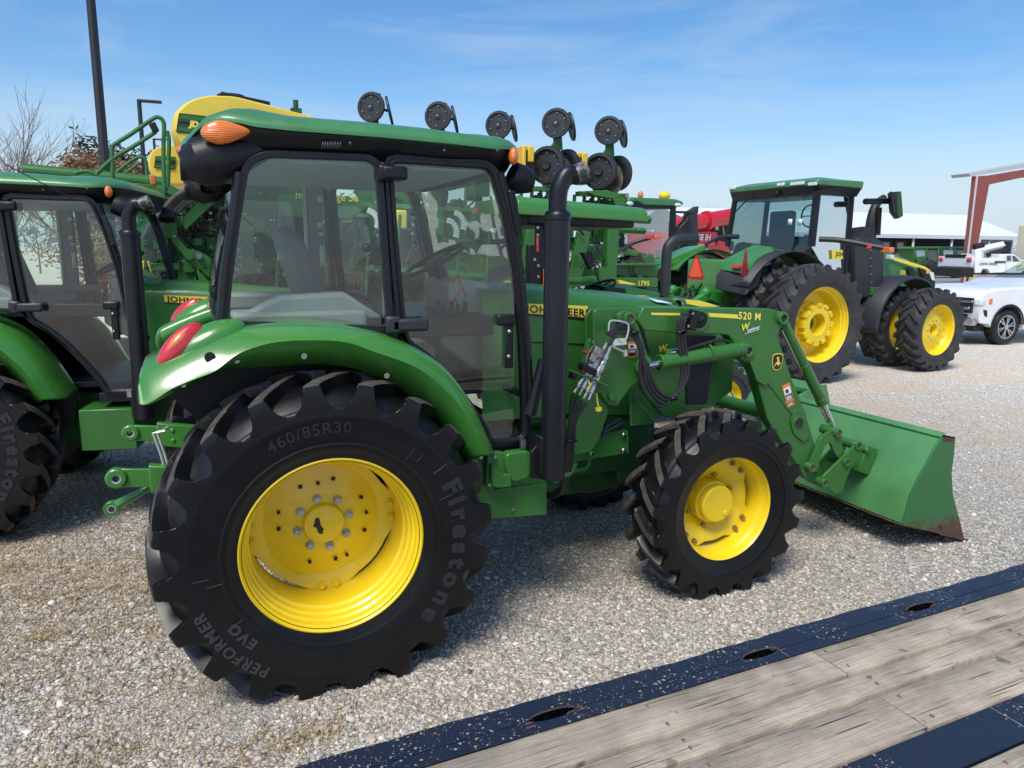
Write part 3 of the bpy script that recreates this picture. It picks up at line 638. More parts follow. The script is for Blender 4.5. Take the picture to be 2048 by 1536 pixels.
    bz=[(.95,1.05),(1.6,1.05),(2.0,1.0),(2.3,1.0),(2.6,1.02),(2.75,1.1)]
    m=MB(); secs=[]
    for k in range(24):
        x=.95+(2.76-.95)*k/23; z=float(np.interp(x,[t[0] for t in T],[t[1] for t in T])); zb=float(np.interp(x,[b[0] for b in bz],[b[1] for b in bz])); wdt=.40-.05*max(0,(x-2.3)/.45)
        r=.09
        hp=[(-wdt,zb),(-wdt,z-.13),(-wdt+.01,z-.05),(-wdt+.04,z-.012),(-wdt+.11,z+.012),(-.15,z+.03),(0,z+.035)]
        hp+= [(-a,b) for a,b in hp[-2::-1]]
        secs.append([(x,a,b) for a,b in hp])
    m.loft(secs,False,False); m.poly([p for p in secs[-1]]); m.build('hood',GREEN,root,angle=45)
    m=MB(); m.extr(ats([(1366,668),(1433,671),(1415,808),(1374,810)],-.425),(0,.03,0)); m.build('side_grille',mat('dark_mesh_grille',(.012,.014,.018),.45,bump=.6,bscale=220),root,bev=.006); m=MB(); m.extr(ats([(1272,655),(1288,655),(1300,705),(1292,700)],-.42),(0,.03,0)); m.build('side_grille',mat('dark_mesh_grille',(.012,.014,.018),.45,bump=.6,bscale=220),root,bev=.006)
    m=MB(); m.extr(rnd([tuple(p) for p in ats([(1270,660),(1367,664),(1376,806),(1366,830),(1350,838),(1326,832),(1300,800),(1281,775)],-.415)],.02),(0,.03,0)); m.build('hood_side_panel',GREEN,root,bev=.006)
    dz=at(1116,621,YH-.004); 
    m=MB(); m.extr(ats([(1046,607),(1176,612),(1172,635),(1046,626)],YH-.003),(0,.002,0)); m.build('hood_stripe',DECY,root)
    m=MB(); m.extr(ats([(1046,627),(1172,636),(1172,640),(1046,630)],YH-.0035),(0,.002,0)); A=at(1118,629,YH-.006); B=at(1172,633,YH-.006)
    fn=plane_fn(A,B-A,(0,0,1)); text(m,'JOHN DEERE',lambda c:fn((c[0]*1.16,c[1],c[2])),.060,.0010,.0,0,1.06); m.build('hood_lettering',DECB,root)
    m=MB(); m.tube([at(1060,684,YH-.004),at(1180,688,YH-.004)],.003,6); m.build('hood_seam',DARK,root)
    m=MB(); p=at(1200,607,-.2); m.poly([(p.x+.0,-.25,p.z+.0),(p.x+.02,-.1,p.z+.0)]+[(p.x+.1,-.1,p.z)]) ; 
    m=MB(); p=at(1308,606,-.30); m.poly([(p.x-.02,-.36,p.z+.01),(p.x-.05,-.30,p.z+.035),(p.x+.09,-.28,p.z+.01),(p.x+.1,-.36,p.z-.002)]); m.build('paper_sheet',mat('bluish_paper',(.55,.66,.8),.6),root)
    # ---------------- driveline, chassis, tank
    m=MB(); m.box((.75,0,.72),(1.3,.46,.44)); m.box((0,0,.70),(.42,.60,.46)); m.cyl((0,-.68,ZR),(0,.68,ZR),.11,seg=24); m.box((1.75,0,.80),(.95,.42,.42)); m.box((2.35,0,.62),(.7,.36,.26)); m.cyl((WB,-.62,ZF),(WB,.62,ZF),.085,seg=20); m.box((WB,-.56,ZF),(.2,.12,.2)); m.box((WB,.56,ZF),(.2,.12,.2)); m.box((1.4,0,.55),(.5,.35,.2)); m.box((1.85,.22,.50),(.6,.36,.26))
    m.cyl((-.30,0,.62),(-.2,0,.62),.05)
    m.build('chassis',GREEN_D,root,bev=.02)
    m=MB(); random.seed(3)
    for k in range(12):
        x=1.35+random.random()*.8; z=.86+random.random()*.3; m.box((x,-.27-random.random()*.06,z),(.06+random.random()*.16,.08,.04+random.random()*.12),ry=random.random()*.3)
    for k in range(6): m.tube([(1.2+.1*k,-.28,.8),(1.4+.1*k,-.36,.9+.03*k),(1.75+.08*k,-.34,.92+.02*k),(1.95,-.3,1.0)],.012,8,smooth=4)
    m.box((1.75,-.1,1.1),(1.0,.5,.2)); m.build('engine',GREEN_D,root,bev=.006)
    m=MB(); m.tube(ats([(1240,838),(1215,852),(1205,862),(1160,868)],-.48),.012,8,smooth=4); m.tube(ats([(1243,846),(1215,862),(1200,874)],-.49),.010,8,smooth=4); m.tube(ats([(1160,870),(1150,880)],-.5),.01); m.build('fuel_line',HOSE,root)
    m=MB(); g=ats([(1259,778),(1311,840),(1308,848),(1261,852)],-.50); m.extr(g,(0,.012,0)); gd=m.build('perforated_guard',GREEN,root,bev=.003)
    m=MB()
    for r_ in range(13):
        for q_ in range(9):
            u=1264+q_*5.2; v=788+r_*4.7
            if v>793+(u-1264)*1.18 and v<846 : 
                if abs((v-846)+(u-1264)*.0)<0: continue
                m.extr(ats([(u,v),(u+1.4,v-.6),(u+4.2,v+2.6),(u+2.8,v+3.2)],-.503),(0,.002,0))
    m.build('guard_slots',DARK,gd)
    m=MB(); fp=rnd([tuple(p) for p in ats([(940,905),(985,903),(1010,912),(1062,905),(1094,960),(1094,1030),(990,1038),(955,1035)],-.80)],.01); m.extr(fp,(0,.34,0)); ft=m.build('fuel_tank',GREEN,root,bev=.012)
    m=MB(); m.extr(ats([(975,905),(1008,905),(1022,946),(1022,972),(992,976),(972,975)],-.845),(0,.05,0)); m.extr(ats([(983,928),(1008,950),(1023,948),(1023,974),(995,977),(984,972)],-.88),(0,.04,0)); m.extr(rnd([tuple(p) for p in ats([(1012,908),(1058,902),(1063,912),(1060,955),(1025,966),(1010,935)],-.87)],.03),(0,.07,0)); m.extr(ats([(990,977),(1095,966),(1095,971),(990,982)],-.81),(0,.03,0)); m.build('tank_cover',GREEN,ft,bev=.008)
    m=MB()
    for u,v in ((961,914),(989,913),(978,969),(1024,1018)): p=at(u,v,-.85 if v<1000 else -.805); m.cyl(p,p+Vector((0,-.01,0)),.009,.009,12)
    m.build('tank_bolts',CHR,ft)
    m=MB(); p=at(1045,888,-.83); m.box(p,(.028,.02,.05)); m.build('door_drain',CHR,root)
    m=MB(); m.tube(ats([(1098,950),(1110,960),(1122,950),(1140,945),(1150,925)],-.62),.02,10,smooth=4); m.tube(ats([(1125,948),(1150,940),(1172,935),(1178,915),(1170,895)],-.4),.018,10,smooth=4); m.build('steering_hose',GREEN,root)
    m=MB(); m.extr(rnd([tuple(p) for p in ats([(1146,874),(1256,860),(1258,907),(1140,925)],-.46)],.01),(0,.05,0)); m.build('frame_bracket',GREEN,root,bev=.004)
    m=MB()
    for u,v in ((1245,869),(1245,900),(1180,905)): p=at(u,v,-.46); m.cyl(p,p+Vector((0,-.022,0)),.019,.018,6)
    m.build('bracket_bolts',CHR,root)
    m=MB(); m.box((1.32,-.35,.55),(.10,.2,.2)); m.ell((1.75,.62,.20),(.3,.14,.22)); 
    # ---------------- three point linkage
    lx=-.35
    for fl,px in ((1,[(214,955),(243,978),(280,985),(330,985)]),):
        a=at(233,955,-.42); 
        m=MB()
        for yy,zz,L_ in ((-.42,0,0),(.42,.02,0)):
            e=Vector((a.x,yy,a.z+zz)); m.lathe([(.022,-.03),(.044,-.03),(.048,-.02),(.048,.02),(.044,.03),(.022,.03)],c=e,seg=24)
            m.extr([Vector((e.x,yy-.012,e.z+.046)),Vector((e.x+.22,yy-.012,e.z+.02)),Vector((e.x+.22,yy-.012,e.z-.075)),Vector((e.x,yy-.012,e.z-.046))],(0,.024,0))
            m.extr([Vector((e.x+.14,yy-.03,e.z+.05)),Vector((e.x+.36,yy-.03,e.z+.01)),Vector((e.x+.36,yy-.03,e.z-.13)),Vector((e.x+.14,yy-.03,e.z-.085))],(0,.06,0))
            m.cyl((e.x+.22,yy-.038,e.z+.0),(e.x+.22,yy+.0,e.z+.0),.012); m.cyl((e.x+.22,yy-.038,e.z-.06),(e.x+.22,yy+.0,e.z-.06),.012)
        m.build('lower_link',GREEN_F,root,bev=.006)
        m=MB(); e=at(224,1016,-.36); m.lathe([(.018,-.018),(.036,-.018),(.036,.018),(.018,.018)],c=e,seg=20); m.tube([e+Vector((.02,0,.012)),e+Vector((.14,0,.07)),e+Vector((.26,.02,.12))],[.026,.018,.018],8); m.build('stabiliser_link',GREEN_F,root,bev=.003)
        m=MB()
        for q in ((a.x,-.42,a.z),(a.x,.42,a.z+.02)): m.lathe([(.016,-.026),(.024,-.028),(.026,0),(.024,.028),(.016,.026)],c=q,seg=20)
        m.lathe([(.014,-.02),(.02,-.02),(.02,.02),(.014,.02)],c=e,seg=16); m.build('link_ball',DSTEEL,root)
        m=MB(); q=ats([(322,862),(306,866),(322,910),(330,940)],-.40); m.tube(q,.006,8); m.tube([p+Vector((.018,.0,.0)) for p in q],.006,8); m.tube([q[0],q[0]+Vector((.03,.03,.01))],.006); m.build('check_rod',mat('galvanised_rod',(.7,.7,.68),.35,metal=.6),root)
        m=MB(); p=at(290,1075,-.1); m.box((-.50,0,.43),(.26,.10,.045)); m.cyl((-.60,0,.40),(-.60,0,.47),.02); m.build('drawbar',GREEN_D,root,bev=.005)
    m=MB(); m.box((-.33,0,1.0),(.10,.5,.28)); m.tube([(-.28,-.3,.9),(-.42,-.38,1.12)],.03); m.tube([(-.28,.3,.9),(-.42,.38,1.12)],.03)
    m.tube([(-.42,-.38,1.12),(-.58,-.40,.62)],.018); m.tube([(-.42,.38,1.12),(-.58,.40,.62)],.018); m.build('lift_arms',GREEN_D,root,bev=.006)
    return root
def pts2(u,y): return rnd(xz(u,y),.012,2)
def loader(root):
    YA=-.60                                   # outer face of the near arm
    ha=[(1287,614),(1547,618),(1566,628),(1571,640),(1560,662),(1556,674),(1583,755),(1606,812),(1612,829),(1629,886),(1648,960),(1629,966),(1612,958),(1535,840),(1513,758),(1503,736),(1494,725),(1480,718),(1474,700),(1466,684),(1457,671),(1439,669),(1351,666),(1289,661),(1274,640)]
    A=pts2(ha,YA)
    for s in (1,-1):
        m=MB(); m.prism(A,YA,YA+.085); 
        if s<0: m.xf(lambda v:Vector((v.x,-v.y,v.z)))
        arm=m.build('loader_arm',GREEN,root,bev=.007)
        m=MB()
        for u,v,r,l in ((1569,637,.042,.03),(1499,702,.045,.03),(1625,936,.036,.035),):
            c=at(u,v,YA-l); m.lathe([(.022,.012),(.022,0),(r-.004,0),(r,.006),(r,l+.10)],c=c,seg=24)
        # stiffening ridge, welded knee plate
        kp=pts2([(1466,672),(1498,671),(1503,674),(1552,674),(1579,757),(1600,812),(1606,832),(1590,838),(1530,760),(1500,724),(1480,716),(1473,698)],YA-.006)
        m.prism(kp,YA-.006,YA+.002)
        q=pts2([(1588,822),(1598,816),(1611,822),(1615,855),(1622,876),(1606,884),(1588,868),(1582,845)],YA-.012); m.prism(q,YA-.012,YA+.002)
        c=at(1599,846,YA-.016); m.lathe([(.034,.0),(.046,0),(.048,.01),(.048,.06)],c=c,seg=28)
        m.extr(ats([(1500,724),(1518,720),(1535,752),(1538,765),(1530,772),(1514,762)],YA-.02),(0,.03,0))
        if s<0: m.xf(lambda v:Vector((v.x,-v.y,v.z)))
        m.build('pivot_boss',GREEN,arm,bev=.003)
        m=MB()
        for u,v,r in ((1569,637,.018),(1499,702,.019),(1625,936,.016)):
            c=at(u,v,YA-.022); m.cyl(c,c+Vector((0,.03,0)),r*1.15)
        c=at(1599,846,YA-.0175); m.cyl(c,c+Vector((0,.06,0)),.0345)
        if s<0: m.xf(lambda v:Vector((v.x,-v.y,v.z)))
        m.build('pivot_pin',mat('dark_pin',(.02,.018,.017),.6),arm)
        # mast
        m=MB()
        up=pts2([(1187,700),(1187,624),(1195,617),(1265,616),(1274,622),(1281,664),(1294,705),(1300,730),(1290,752),(1261,776),(1243,800),(1236,812),(1220,812),(1208,798),(1201,787),(1192,760)],YA+.02)
        m.prism(up,YA+.02,YA+.05)
        pl=pts2([(1171,650),(1171,634),(1180,619),(1205,616),(1205,700),(1172,700)],YA+.10); m.prism(pl,YA+.10,YA+.12)
        lp=pts2([(1180,676),(1205,690),(1215,800),(1217,826),(1199,881),(1182,905),(1152,911),(1133,893),(1135,850),(1160,815),(1172,790),(1166,740)],YA+.05); m.prism(lp,YA+.052,YA+.10)
        c=at(1240,625,YA+.01)
        m.prism(pts2([(1234,640),(1236,628),(1250,620),(1268,628),(1272,645),(1262,652),(1245,655)],YA-.012),YA-.012,YA+.03)
        if s<0: m.xf(lambda v:Vector((v.x,-v.y,v.z)))
        ma=m.build('loader_mast',GREEN,root,bev=.006)
        m=MB()
        c=at(1261,638,YA-.03); m.lathe([(.022,.010),(.022,0),(.036,0),(.040,.006),(.040,.06)],c=c,seg=24)
        c=at(1291,733,YA-.02); m.lathe([(.0,.0),(.045,0),(.060,.008),(.060,.07)],c=c,seg=28)
        c=at(1226,794,YA+.0); m.cyl(c,c+Vector((0,.03,0)),.028,.028,6)
        if s<0: m.xf(lambda v:Vector((v.x,-v.y,v.z)))
        m.build('mast_boss',GREEN,ma,bev=.003)
        m=MB(); c=at(1261,638,YA-.025); m.cyl(c,c+Vector((0,.02,0)),.021)
        if s<0: m.xf(lambda v:Vector((v.x,-v.y,v.z)))
        m.build('mast_pin',mat('worn_pin',(.10,.085,.08),.5,metal=.5),ma)
        # lift cylinder
        m=MB(); a=at(1318,726,YA-.02); b=at(1486,697,YA-.02); m.cyl(a,b,.045,seg=28); m.cyl(a,a+(b-a)*.03,.050,seg=28); m.cyl(a+(b-a)*.93,b,.048,.044,28); m.cyl(at(1416,704,YA-.02),at(1420,703,YA-.02),.049,seg=28)
        p=at(1336,712,YA-.02); m.cyl(p,p+Vector((0,0,.04)),.018); 
        if s<0: m.xf(lambda v:Vector((v.x,-v.y,v.z)))
        lc=m.build('lift_cylinder',GREEN,root,bev=.002)
        m=MB(); m.cyl(at(1296,731,YA-.02),a,.022); m.cyl(at(1340,705,YA-.03),at(1358,702,YA-.03),.012)
        if s<0: m.xf(lambda v:Vector((v.x,-v.y,v.z)))
        m.build('cylinder_rod',STEEL,lc)
        # tilt cylinder
        yt=YA+.045
        m=MB(); a=at(1566,648,yt); b=at(1646,806,yt); m.cyl(a,b,.036,seg=24); m.cyl(a+(b-a)*.50,a+(b-a)*.515,.039,seg=24); m.cyl(a+(b-a)*.93,b,.040,.040,24)
        if s<0: m.xf(lambda v:Vector((v.x,-v.y,v.z)))
        tcy=m.build('tilt_cylinder',GREEN,root,bev=.002)
        m=MB(); m.cyl(b,at(1670,862,yt),.019); m.cyl(at(1566,640,yt+.05),at(1662,850,yt+.05),.008); m.cyl(at(1563,660,yt-.02),at(1655,845,yt+.03),.006)
        if s<0: m.xf(lambda v:Vector((v.x,-v.y,v.z)))
        m.build('cylinder_rod',STEEL,tcy)
        # quick-attach bracket and links
        m=MB()
        m.prism(pts2([(1618,945),(1617,928),(1640,876),(1654,864),(1672,858),(1684,866),(1682,880),(1690,918),(1680,922),(1668,905),(1660,885),(1650,890),(1640,915),(1634,943)],YA-.02),YA-.025,YA-.008)
        m.prism(pts2([(1641,968),(1645,953),(1712,888),(1723,892),(1722,906),(1702,935),(1690,965),(1685,985),(1672,988),(1655,978)],YA-.045),YA-.048,YA-.030)
        m.prism(pts2([(1641,968),(1645,953),(1712,888),(1723,892),(1722,906),(1702,935),(1690,965),(1685,985),(1672,988),(1655,978)],YA-.045),YA+.08,YA+.095)
        m.prism(pts2([(1618,945),(1617,928),(1640,876),(1654,864),(1672,858),(1684,866),(1682,880),(1690,918),(1680,922),(1668,905),(1660,885),(1650,890),(1640,915),(1634,943)],YA+.09),YA+.095,YA+.11)
        for u,v,y in ((1626,936,YA-.05),(1652,967,YA-.07),(1696,925,YA-.065),(1679,867,YA-.05),(1719,892,YA-.06)):
            c=at(u,v,y); m.lathe([(.018,.008),(.018,0),(.030,0),(.032,.005),(.032,.15)],c=c,seg=20)
        if s<0: m.xf(lambda v:Vector((v.x,-v.y,v.z)))
        br=m.build('quick_attach_bracket',GREEN,root,bev=.003)
        m=MB()
        for u,v,y in ((1626,936,YA-.046),(1652,967,YA-.066),(1696,925,YA-.061),(1679,867,YA-.046),(1719,892,YA-.056)):
            c=at(u,v,y); m.cyl(c,c+Vector((0,.01,0)),.0175)
        if s<0: m.xf(lambda v:Vector((v.x,-v.y,v.z)))
        m.build('bracket_pin',mat('worn_pin',(.1,.085,.08)),br)
    # cross tube between the arms
    m=MB(); c=at(1599,846,YA); m.cyl((c.x,-.55,c.z),(c.x,.55,c.z),.05,seg=24); m.build('cross_tube',GREEN,root)
    # slots and stripes, decals on the near arm
    m=MB(); c=at(1398,640,YA-.002); m.lathe([(.050,-.008),(.066,-.008),(.070,.0),(.070,.01)],c=c,seg=32); m.xf(lambda v:Vector((c.x+(v.x-c.x)*1.12,v.y,v.z))); ring=m.build('hose_port_ring',GREEN,root)
    m=MB(); m.cyl(c+Vector((0,-.0035,0)),c+Vector((0,.004,0)),.052,seg=32); m.xf(lambda v:Vector((c.x+(v.x-c.x)*1.12,v.y,v.z))); m.build('hose_port',DARK,ring)
    m=MB(); p=at(1385,640,YA-.035); m.box(p,(.05,.05,.12),ry=.25); m.build('hose_clamp_block',BLK,ring,bev=.006)
    m=MB()
    for u,v in ((1385,627),(1376,652)): p=at(u,v,YA-.065); m.cyl(p,p+Vector((0,-.006,0)),.008)
    m.build('clamp_bolts',CHR,ring)
    m=MB(); m.extr(ats([(1302,625.5),(1360,626),(1360,631),(1303,630)],YA-.002),(0,.001,0)); m.extr(ats([(1409,625.5),(1475,629),(1478,637.5),(1411,633)],YA-.002),(0,.001,0)); m.build('arm_stripe',DECY,root)
    m=MB(); o=at(1499,639,YA-.003); e=at(1515,640,YA-.003); fn=plane_fn(o,e-o,(0,0,1)); text(m,'520 M',fn,.062,.0016,0,0,1.15); m.build('model_number',mat('pale_yellow_decal',(.88,.78,.14),.4),root)
    def sticker(u,v,y,nm):
        o=at(u,v,y); m=MB(); fn=plane_fn(o,(1,0,.20),(0.1,0,1)); text(m,'W',fn,.058,.0022,0); m.build('sticker_initial',DECY,root)
        m=MB(); fn=plane_fn(o+Vector((.065,0,-.002)),(1,0,.20),(.15,0,1)); text(m,'ayplenor',lambda c:fn((c[0],c[1],c[2]+.001)),.028,.0008,0,.2); m.extr([fn((-.065,-.011,.001)),fn((.05,-.009,.001)),fn((.05,-.006,.001)),fn((-.065,-.008,.001))],(0,.0004,0)); m.build('sticker_script',DECW,root)
    sticker(1490,660,YA-.009,'a'); sticker(1325,703,-.417,'b')
    # shield badge with a leaping deer
    c=at(1555,724,YA-.008); k=.0037
    sh=[(-11,13),(-4,15),(4,15),(11,13),(12,4),(10,-8),(6,-13),(0,-15),(-6,-13),(-10,-8),(-12,4)]
    m=MB(); m.extr([(c.x+a*k,c.y,c.z+b*k) for a,b in sh],(0,.001,0)); bd=m.build('shield_badge',DECY,root)
    m=MB(); m.extr([(c.x+a*k*.9,c.y-.001,c.z+b*k*.9) for a,b in sh],(0,.001,0)); m.build('badge_field',DECB,bd)
    dr=[(-9,-9),(-6,-6),(-5,-2),(-1,0),(0,3),(-2,7),(-5,9),(-1,9),(0,12),(1,9),(4,10),(2,7),(3,5),(4,1),(7,-2),(8,-6),(5,-4),(3,-5),(5,-9),(2,-7),(-2,-4),(-5,-6),(-7,-9)]
    m=MB(); m.extr([(c.x+a*k*.85,c.y-.002,c.z+b*k*.85) for a,b in dr],(0,.001,0)); m.build('badge_deer',DECY,bd)
    def warn(P,y,two=True):
        o=ats(P,y); a,b,d=o[0],o[1],o[3]; f=lambda s,t:a+(b-a)*s+(d-a)*t
        def q(s0,t0,s1,t1,e): return [f(s0,t0)+Vector((0,-e,0)),f(s1,t0)+Vector((0,-e,0)),f(s1,t1)+Vector((0,-e,0)),f(s0,t1)+Vector((0,-e,0))]
        m=MB(); m.extr(q(0,0,1,1,0),(0,.001,0)); w=m.build('warning_label',DECO,root)
        m=MB(); m.extr(q(.07,.14,.93,.45,.001),(0,.0008,0)); 
        for k in range(4): m.extr(q(.12,.52+.045*k,.8,.545+.045*k,.002),(0,.0008,0))
        if two:
            for k in range(3): m.extr(q(.12,.84+.045*k,.8,.86+.045*k,.002),(0,.0008,0))
        m.build('label_panel',DECW,w)
        m=MB(); m.extr(q(.07,.46,.93,.70 if two else .93,.001),(0,.0008,0))
        if two: m.extr(q(.07,.80,.93,.96,.001),(0,.0008,0))
        m.extr(q(.25,.22,.6,.38,.002),(0,.0006,0)); m.build('label_text',DECB,w)
    warn([(1564,772),(1579,765),(1591,806),(1575,816)],YA-.008); warn([(1256,684),(1274,683),(1277,713),(1256,715)],YA+.015,False)
    m=MB(); m.extr(ats([(1226,678),(1252,676),(1254,689),(1226,692)],YA+.016),(0,.001,0)); m.build('white_label',DECW,root)
    # ---------------- hoses
    def hose(P,r=.0105,name='hydraulic_hose',mt=HOSE):
        m=MB(); m.tube([at(u,v,y) for u,v,y in P],r,8,smooth=6); m.build(name,mt,root)
    YH_=YA-.05
    for d in (0,1,2):
        hose([(1213+5*d,668+3*d,YH_-.03),(1235,652+5*d,YH_-.03),(1262,656+6*d,YH_),(1284-3*d,694,YH_),(1288+4*d,735,YH_),(1296+8*d,775,YH_),(1325+5*d,808-7*d,YH_),(1352+4*d,790-4*d,YH_),(1364+6*d,745,YH_),(1358+6*d,690,YH_),(1355+6*d,655,YH_),(1362+5*d,633,YH_),(1384,630+5*d,YA-.03)])
    hose([(1218,690,YH_-.03),(1240,664,YH_-.03),(1268,672,YH_),(1281,700,YH_),(1281,745,YH_+.01),(1290,785,YH_),(1318,813,YH_),(1345,800,YH_)])
    m=MB(); 
    for u,v in ((1270,665),(1348,797),(1362,665),(1368,663)):
        p=at(u,v,YH_-.012); m.box(p,(.045,.02,.018))
    p=at(1141,880,-.66); m.box(p,(.06,.05,.012)); m.build('hose_tie',BLK,root)
    random.seed(5)
    for i,(u,v) in enumerate([(1145,790),(1155,795),(1164,800),(1173,805)]):
        hose([(u,v,-.68),(1140+4*i,840,-.67),(1135+4*i,880,-.66),(1130+4*i,930,-.64),(1126+3*i,960,-.60),(1120,985-3*i,-.55),(1100,996-3*i,-.45),(1096,985,-.4)],.0105)
    hose([(1356,702,YA-.04),(1400,690,YA-.03),(1440,680,YA-.02),(1470,688,YA+.0)],.010)
    hose([(1395,640,YA-.03),(1405,636,YA),(1412,630,YA+.03)],.014)
    # quick couplers
    for i,(u0,v0,u1,v1) in enumerate([(1148,785,1200,700),(1158,790,1213,686),(1167,797,1216,706),(1177,800,1222,690),(1172,758,1188,690)]):
        a=at(u0,v0,-.69); b=at(u1,v1,-.675); d=b-a; m=MB(); prof=[(0,.009),(.12,.009),(.13,.014),(.25,.014),(.26,.011),(.34,.011),(.35,.018),(.45,.018),(.46,.015),(.50,.021),(.62,.021),(.63,.016),(.72,.016),(.73,.019),(.80,.019),(.81,.011),(1,.010)]
        m.tube([a+d*t for t,_ in prof],[r*1.12 for _,r in prof],6 if i%2 else 12); m.build('quick_coupler',CHR,root,angle=25)
    m=MB(); m.box(at(1192,703,-.70),(.05,.04,.05),ry=.6); m.box(at(1185,712,-.70),(.04,.04,.06),ry=.6); 
    m.tube([at(1184,682,-.72),at(1188,690,-.72),at(1180,700,-.71),at(1172,720,-.71),at(1172,732,-.7)],.006,6,smooth=4); m.build('coupler_block',CHR,root,bev=.004)
    m=MB(); m.box(at(1175,738,-.70),(.10,.06,.035),ry=.45); m.box(at(1146,752,-.70),(.03,.06,.035),ry=.2); m.build('coupler_dust_cap',BLK,root,bev=.006)
    m=MB(); m.box(at(1175,755,-.68),(.26,.06,.012),ry=.40); m.extr(ats([(1190,765),(1204,770),(1203,786),(1190,786)],-.64),(0,.02,0)); m.build('coupler_bracket',GREEN,root,bev=.003)
    m=MB(); m.tube([at(u,v,-.70) for u,v in ((1176,760),(1180,770),(1174,780))],.006,6); m.tube([at(u,v,-.66) for u,v in ((1193,786),(1194,800),(1197,814))],.005,6); c=at(1197,822,-.67); m.lathe([(0,0),(.018,0),(.020,.005),(.020,.02)],c=c,axis='z',seg=14); m.build('yellow_dust_plug',DECY,root)
    m=MB()
    for u,v in ((1176,706),(1206,702),(1197,716),(1168,742)): c=at(u,v,-.715); m.cyl(c,c+Vector((.0,.05,0)),.012)
    m.build('coupler_seal',mat('red_orange_seal',(.35,.06,.03),.5),root)
    m=MB(); m.tube([at(u,v,-.68) for u,v in ((1217,665),(1218,648),(1224,641),(1250,645),(1257,654),(1253,675),(1245,684),(1236,680))],.0055,8,smooth=3); m.cyl(at(1222,692,-.66),at(1252,706,-.62),.008); m.cyl(at(1250,700,-.63),at(1250,712,-.63),.014); m.build('hose_holder',mat('galvanised_rod',(.7,.7,.68)),root)
    # ---------------- bucket
    yb=-.92
    back=ats([(1884,874),(1873,888),(1852,928),(1838,952),(1827,975),(1821,989),(1805,1048)],yb)
    tip=at(1928,1069,yb); 
    m=MB(); sec=[(p.x,p.z) for p in back]; heel=sec[-1]
    lip=at(1908,877,yb); prof=[(lip.x-.0,lip.z-.004)]+sec+[(tip.x,.012)]
    th=[(p[0]+.012,p[1]+.010) for p in prof]
    m.loft([[(p[0],y,p[1]) for p in prof]+[(p[0],y,p[1]) for p in th[::-1]] for y in (yb,0,-yb)],True,True)
    bk=m.build('bucket',GREEN_B,root,bev=.003,angle=30)
    for s in (1,-1):
        m=MB(); sp=[(lip.x,lip.z+.002),tuple((p.x-.006,p.z) for p in back[:1])[0]]+[(p[0]-.008,p[1]) for p in sec[1:]]+[(heel[0]+.004,heel[1]-.008),(tip.x,.008)]+[(q.x,q.z) for q in ats([(1917,1040),(1903,985),(1901,946),(1906,905)],yb)]
        m.prism(sp,yb-.010,yb+.004)
        if s<0: m.xf(lambda v:Vector((v.x,-v.y,v.z)))
        m.build('side_plate',MATS['bucket_side'],bk,bev=.002)
    m=MB(); a_=math.atan2(heel[1]-.012,tip.x-heel[0]); m.box((tip.x-.13*math.cos(a_),0,.010+.13*math.sin(a_)),(.30,1.88,.016),ry=a_); m.box((heel[0]+.07,0,heel[1]-.07*math.sin(a_)-.010),(.16,1.84,.010),ry=a_); m.build('cutting_edge',RUST,bk)
    m=MB(); m.cyl((lip.x-.06,yb,lip.z+.0),(lip.x-.06,-yb,lip.z+.0),.012); a=back[0]; m.box((a.x+.01,0,a.z-.0),(.05,1.84,.04),ry=-.5); m.build('bucket_top_rib',GREEN_B,bk,bev=.003)
    m=MB(); q=ats([(1887,873),(1909,876),(1906,884),(1893,885),(1884,881)],yb-.011); m.extr(q,(0,.002,0)); q=ats([(1872,1040),(1878,1036),(1886,1056),(1880,1060)],yb-.011); m.extr(q,(0,.002,0)); m.build('scraped_corner',RUST,bk)
    m=MB()
    for y in (-.62,-.50,.50,.62):
        q=[(x,z) for x,z in [(sec[1][0]-.005,sec[1][1]-.02),(sec[3][0]-.01,sec[3][1]),(sec[5][0]-.01,sec[5][1]),(sec[5][0]-.16,sec[5][1]-.03),(sec[4][0]-.24,sec[4][1]-.02),(sec[2][0]-.13,sec[2][1]-.04)]]
        pass
    m=MB()
    for y in (-.50,.50):
        c=back[3]; m.box((c.x-.07,y,c.z+.02),(.12,.14,.20),ry=.35); m.cyl((c.x-.10,y-.09,c.z+.10),(c.x-.10,y+.09,c.z+.10),.022)
    m.build('hook_bracket',GREEN,bk,bev=.008)
def bucket_side():
    m=bpy.data.materials.new('bucket_side'); m.use_nodes=True; t=m.node_tree; b=t.nodes['Principled BSDF']; L=t.links.new
    tc=N(t,'ShaderNodeTexCoord'); s=N(t,'ShaderNodeSeparateXYZ'); L(tc.outputs['Object'],s.inputs[0])
    n=N(t,'ShaderNodeTexNoise'); n.inputs['Scale'].default_value=16; n.inputs['Detail'].default_value=9; n.inputs['Roughness'].default_value=.7; L(tc.outputs['Object'],n.inputs[0])
    a=N(t,'ShaderNodeMath',operation='MULTIPLY_ADD'); a.inputs[1].default_value=-.55; L(n.outputs[0],a.inputs[0]); L(s.outputs[2],a.inputs[2])
    r=N(t,'ShaderNodeMapRange'); r.inputs[1].default_value=-.13; r.inputs[2].default_value=-.05; r.inputs[3].default_value=1; r.inputs[4].default_value=0; L(a.outputs[0],r.inputs[0])
    x=N(t,'ShaderNodeMix',data_type='RGBA'); x.inputs['A'].default_value=(.028,.15,.04,1); x.inputs['B'].default_value=(.10,.05,.035,1); L(r.outputs[0],x.inputs['Factor']); L(x.outputs['Result'],b.inputs['Base Color'])
    r2=N(t,'ShaderNodeMapRange'); r2.inputs[3].default_value=.35; r2.inputs[4].default_value=.8; L(r.outputs[0],r2.inputs[0]); L(r2.outputs[0],b.inputs['Roughness']); MATS['bucket_side']=m
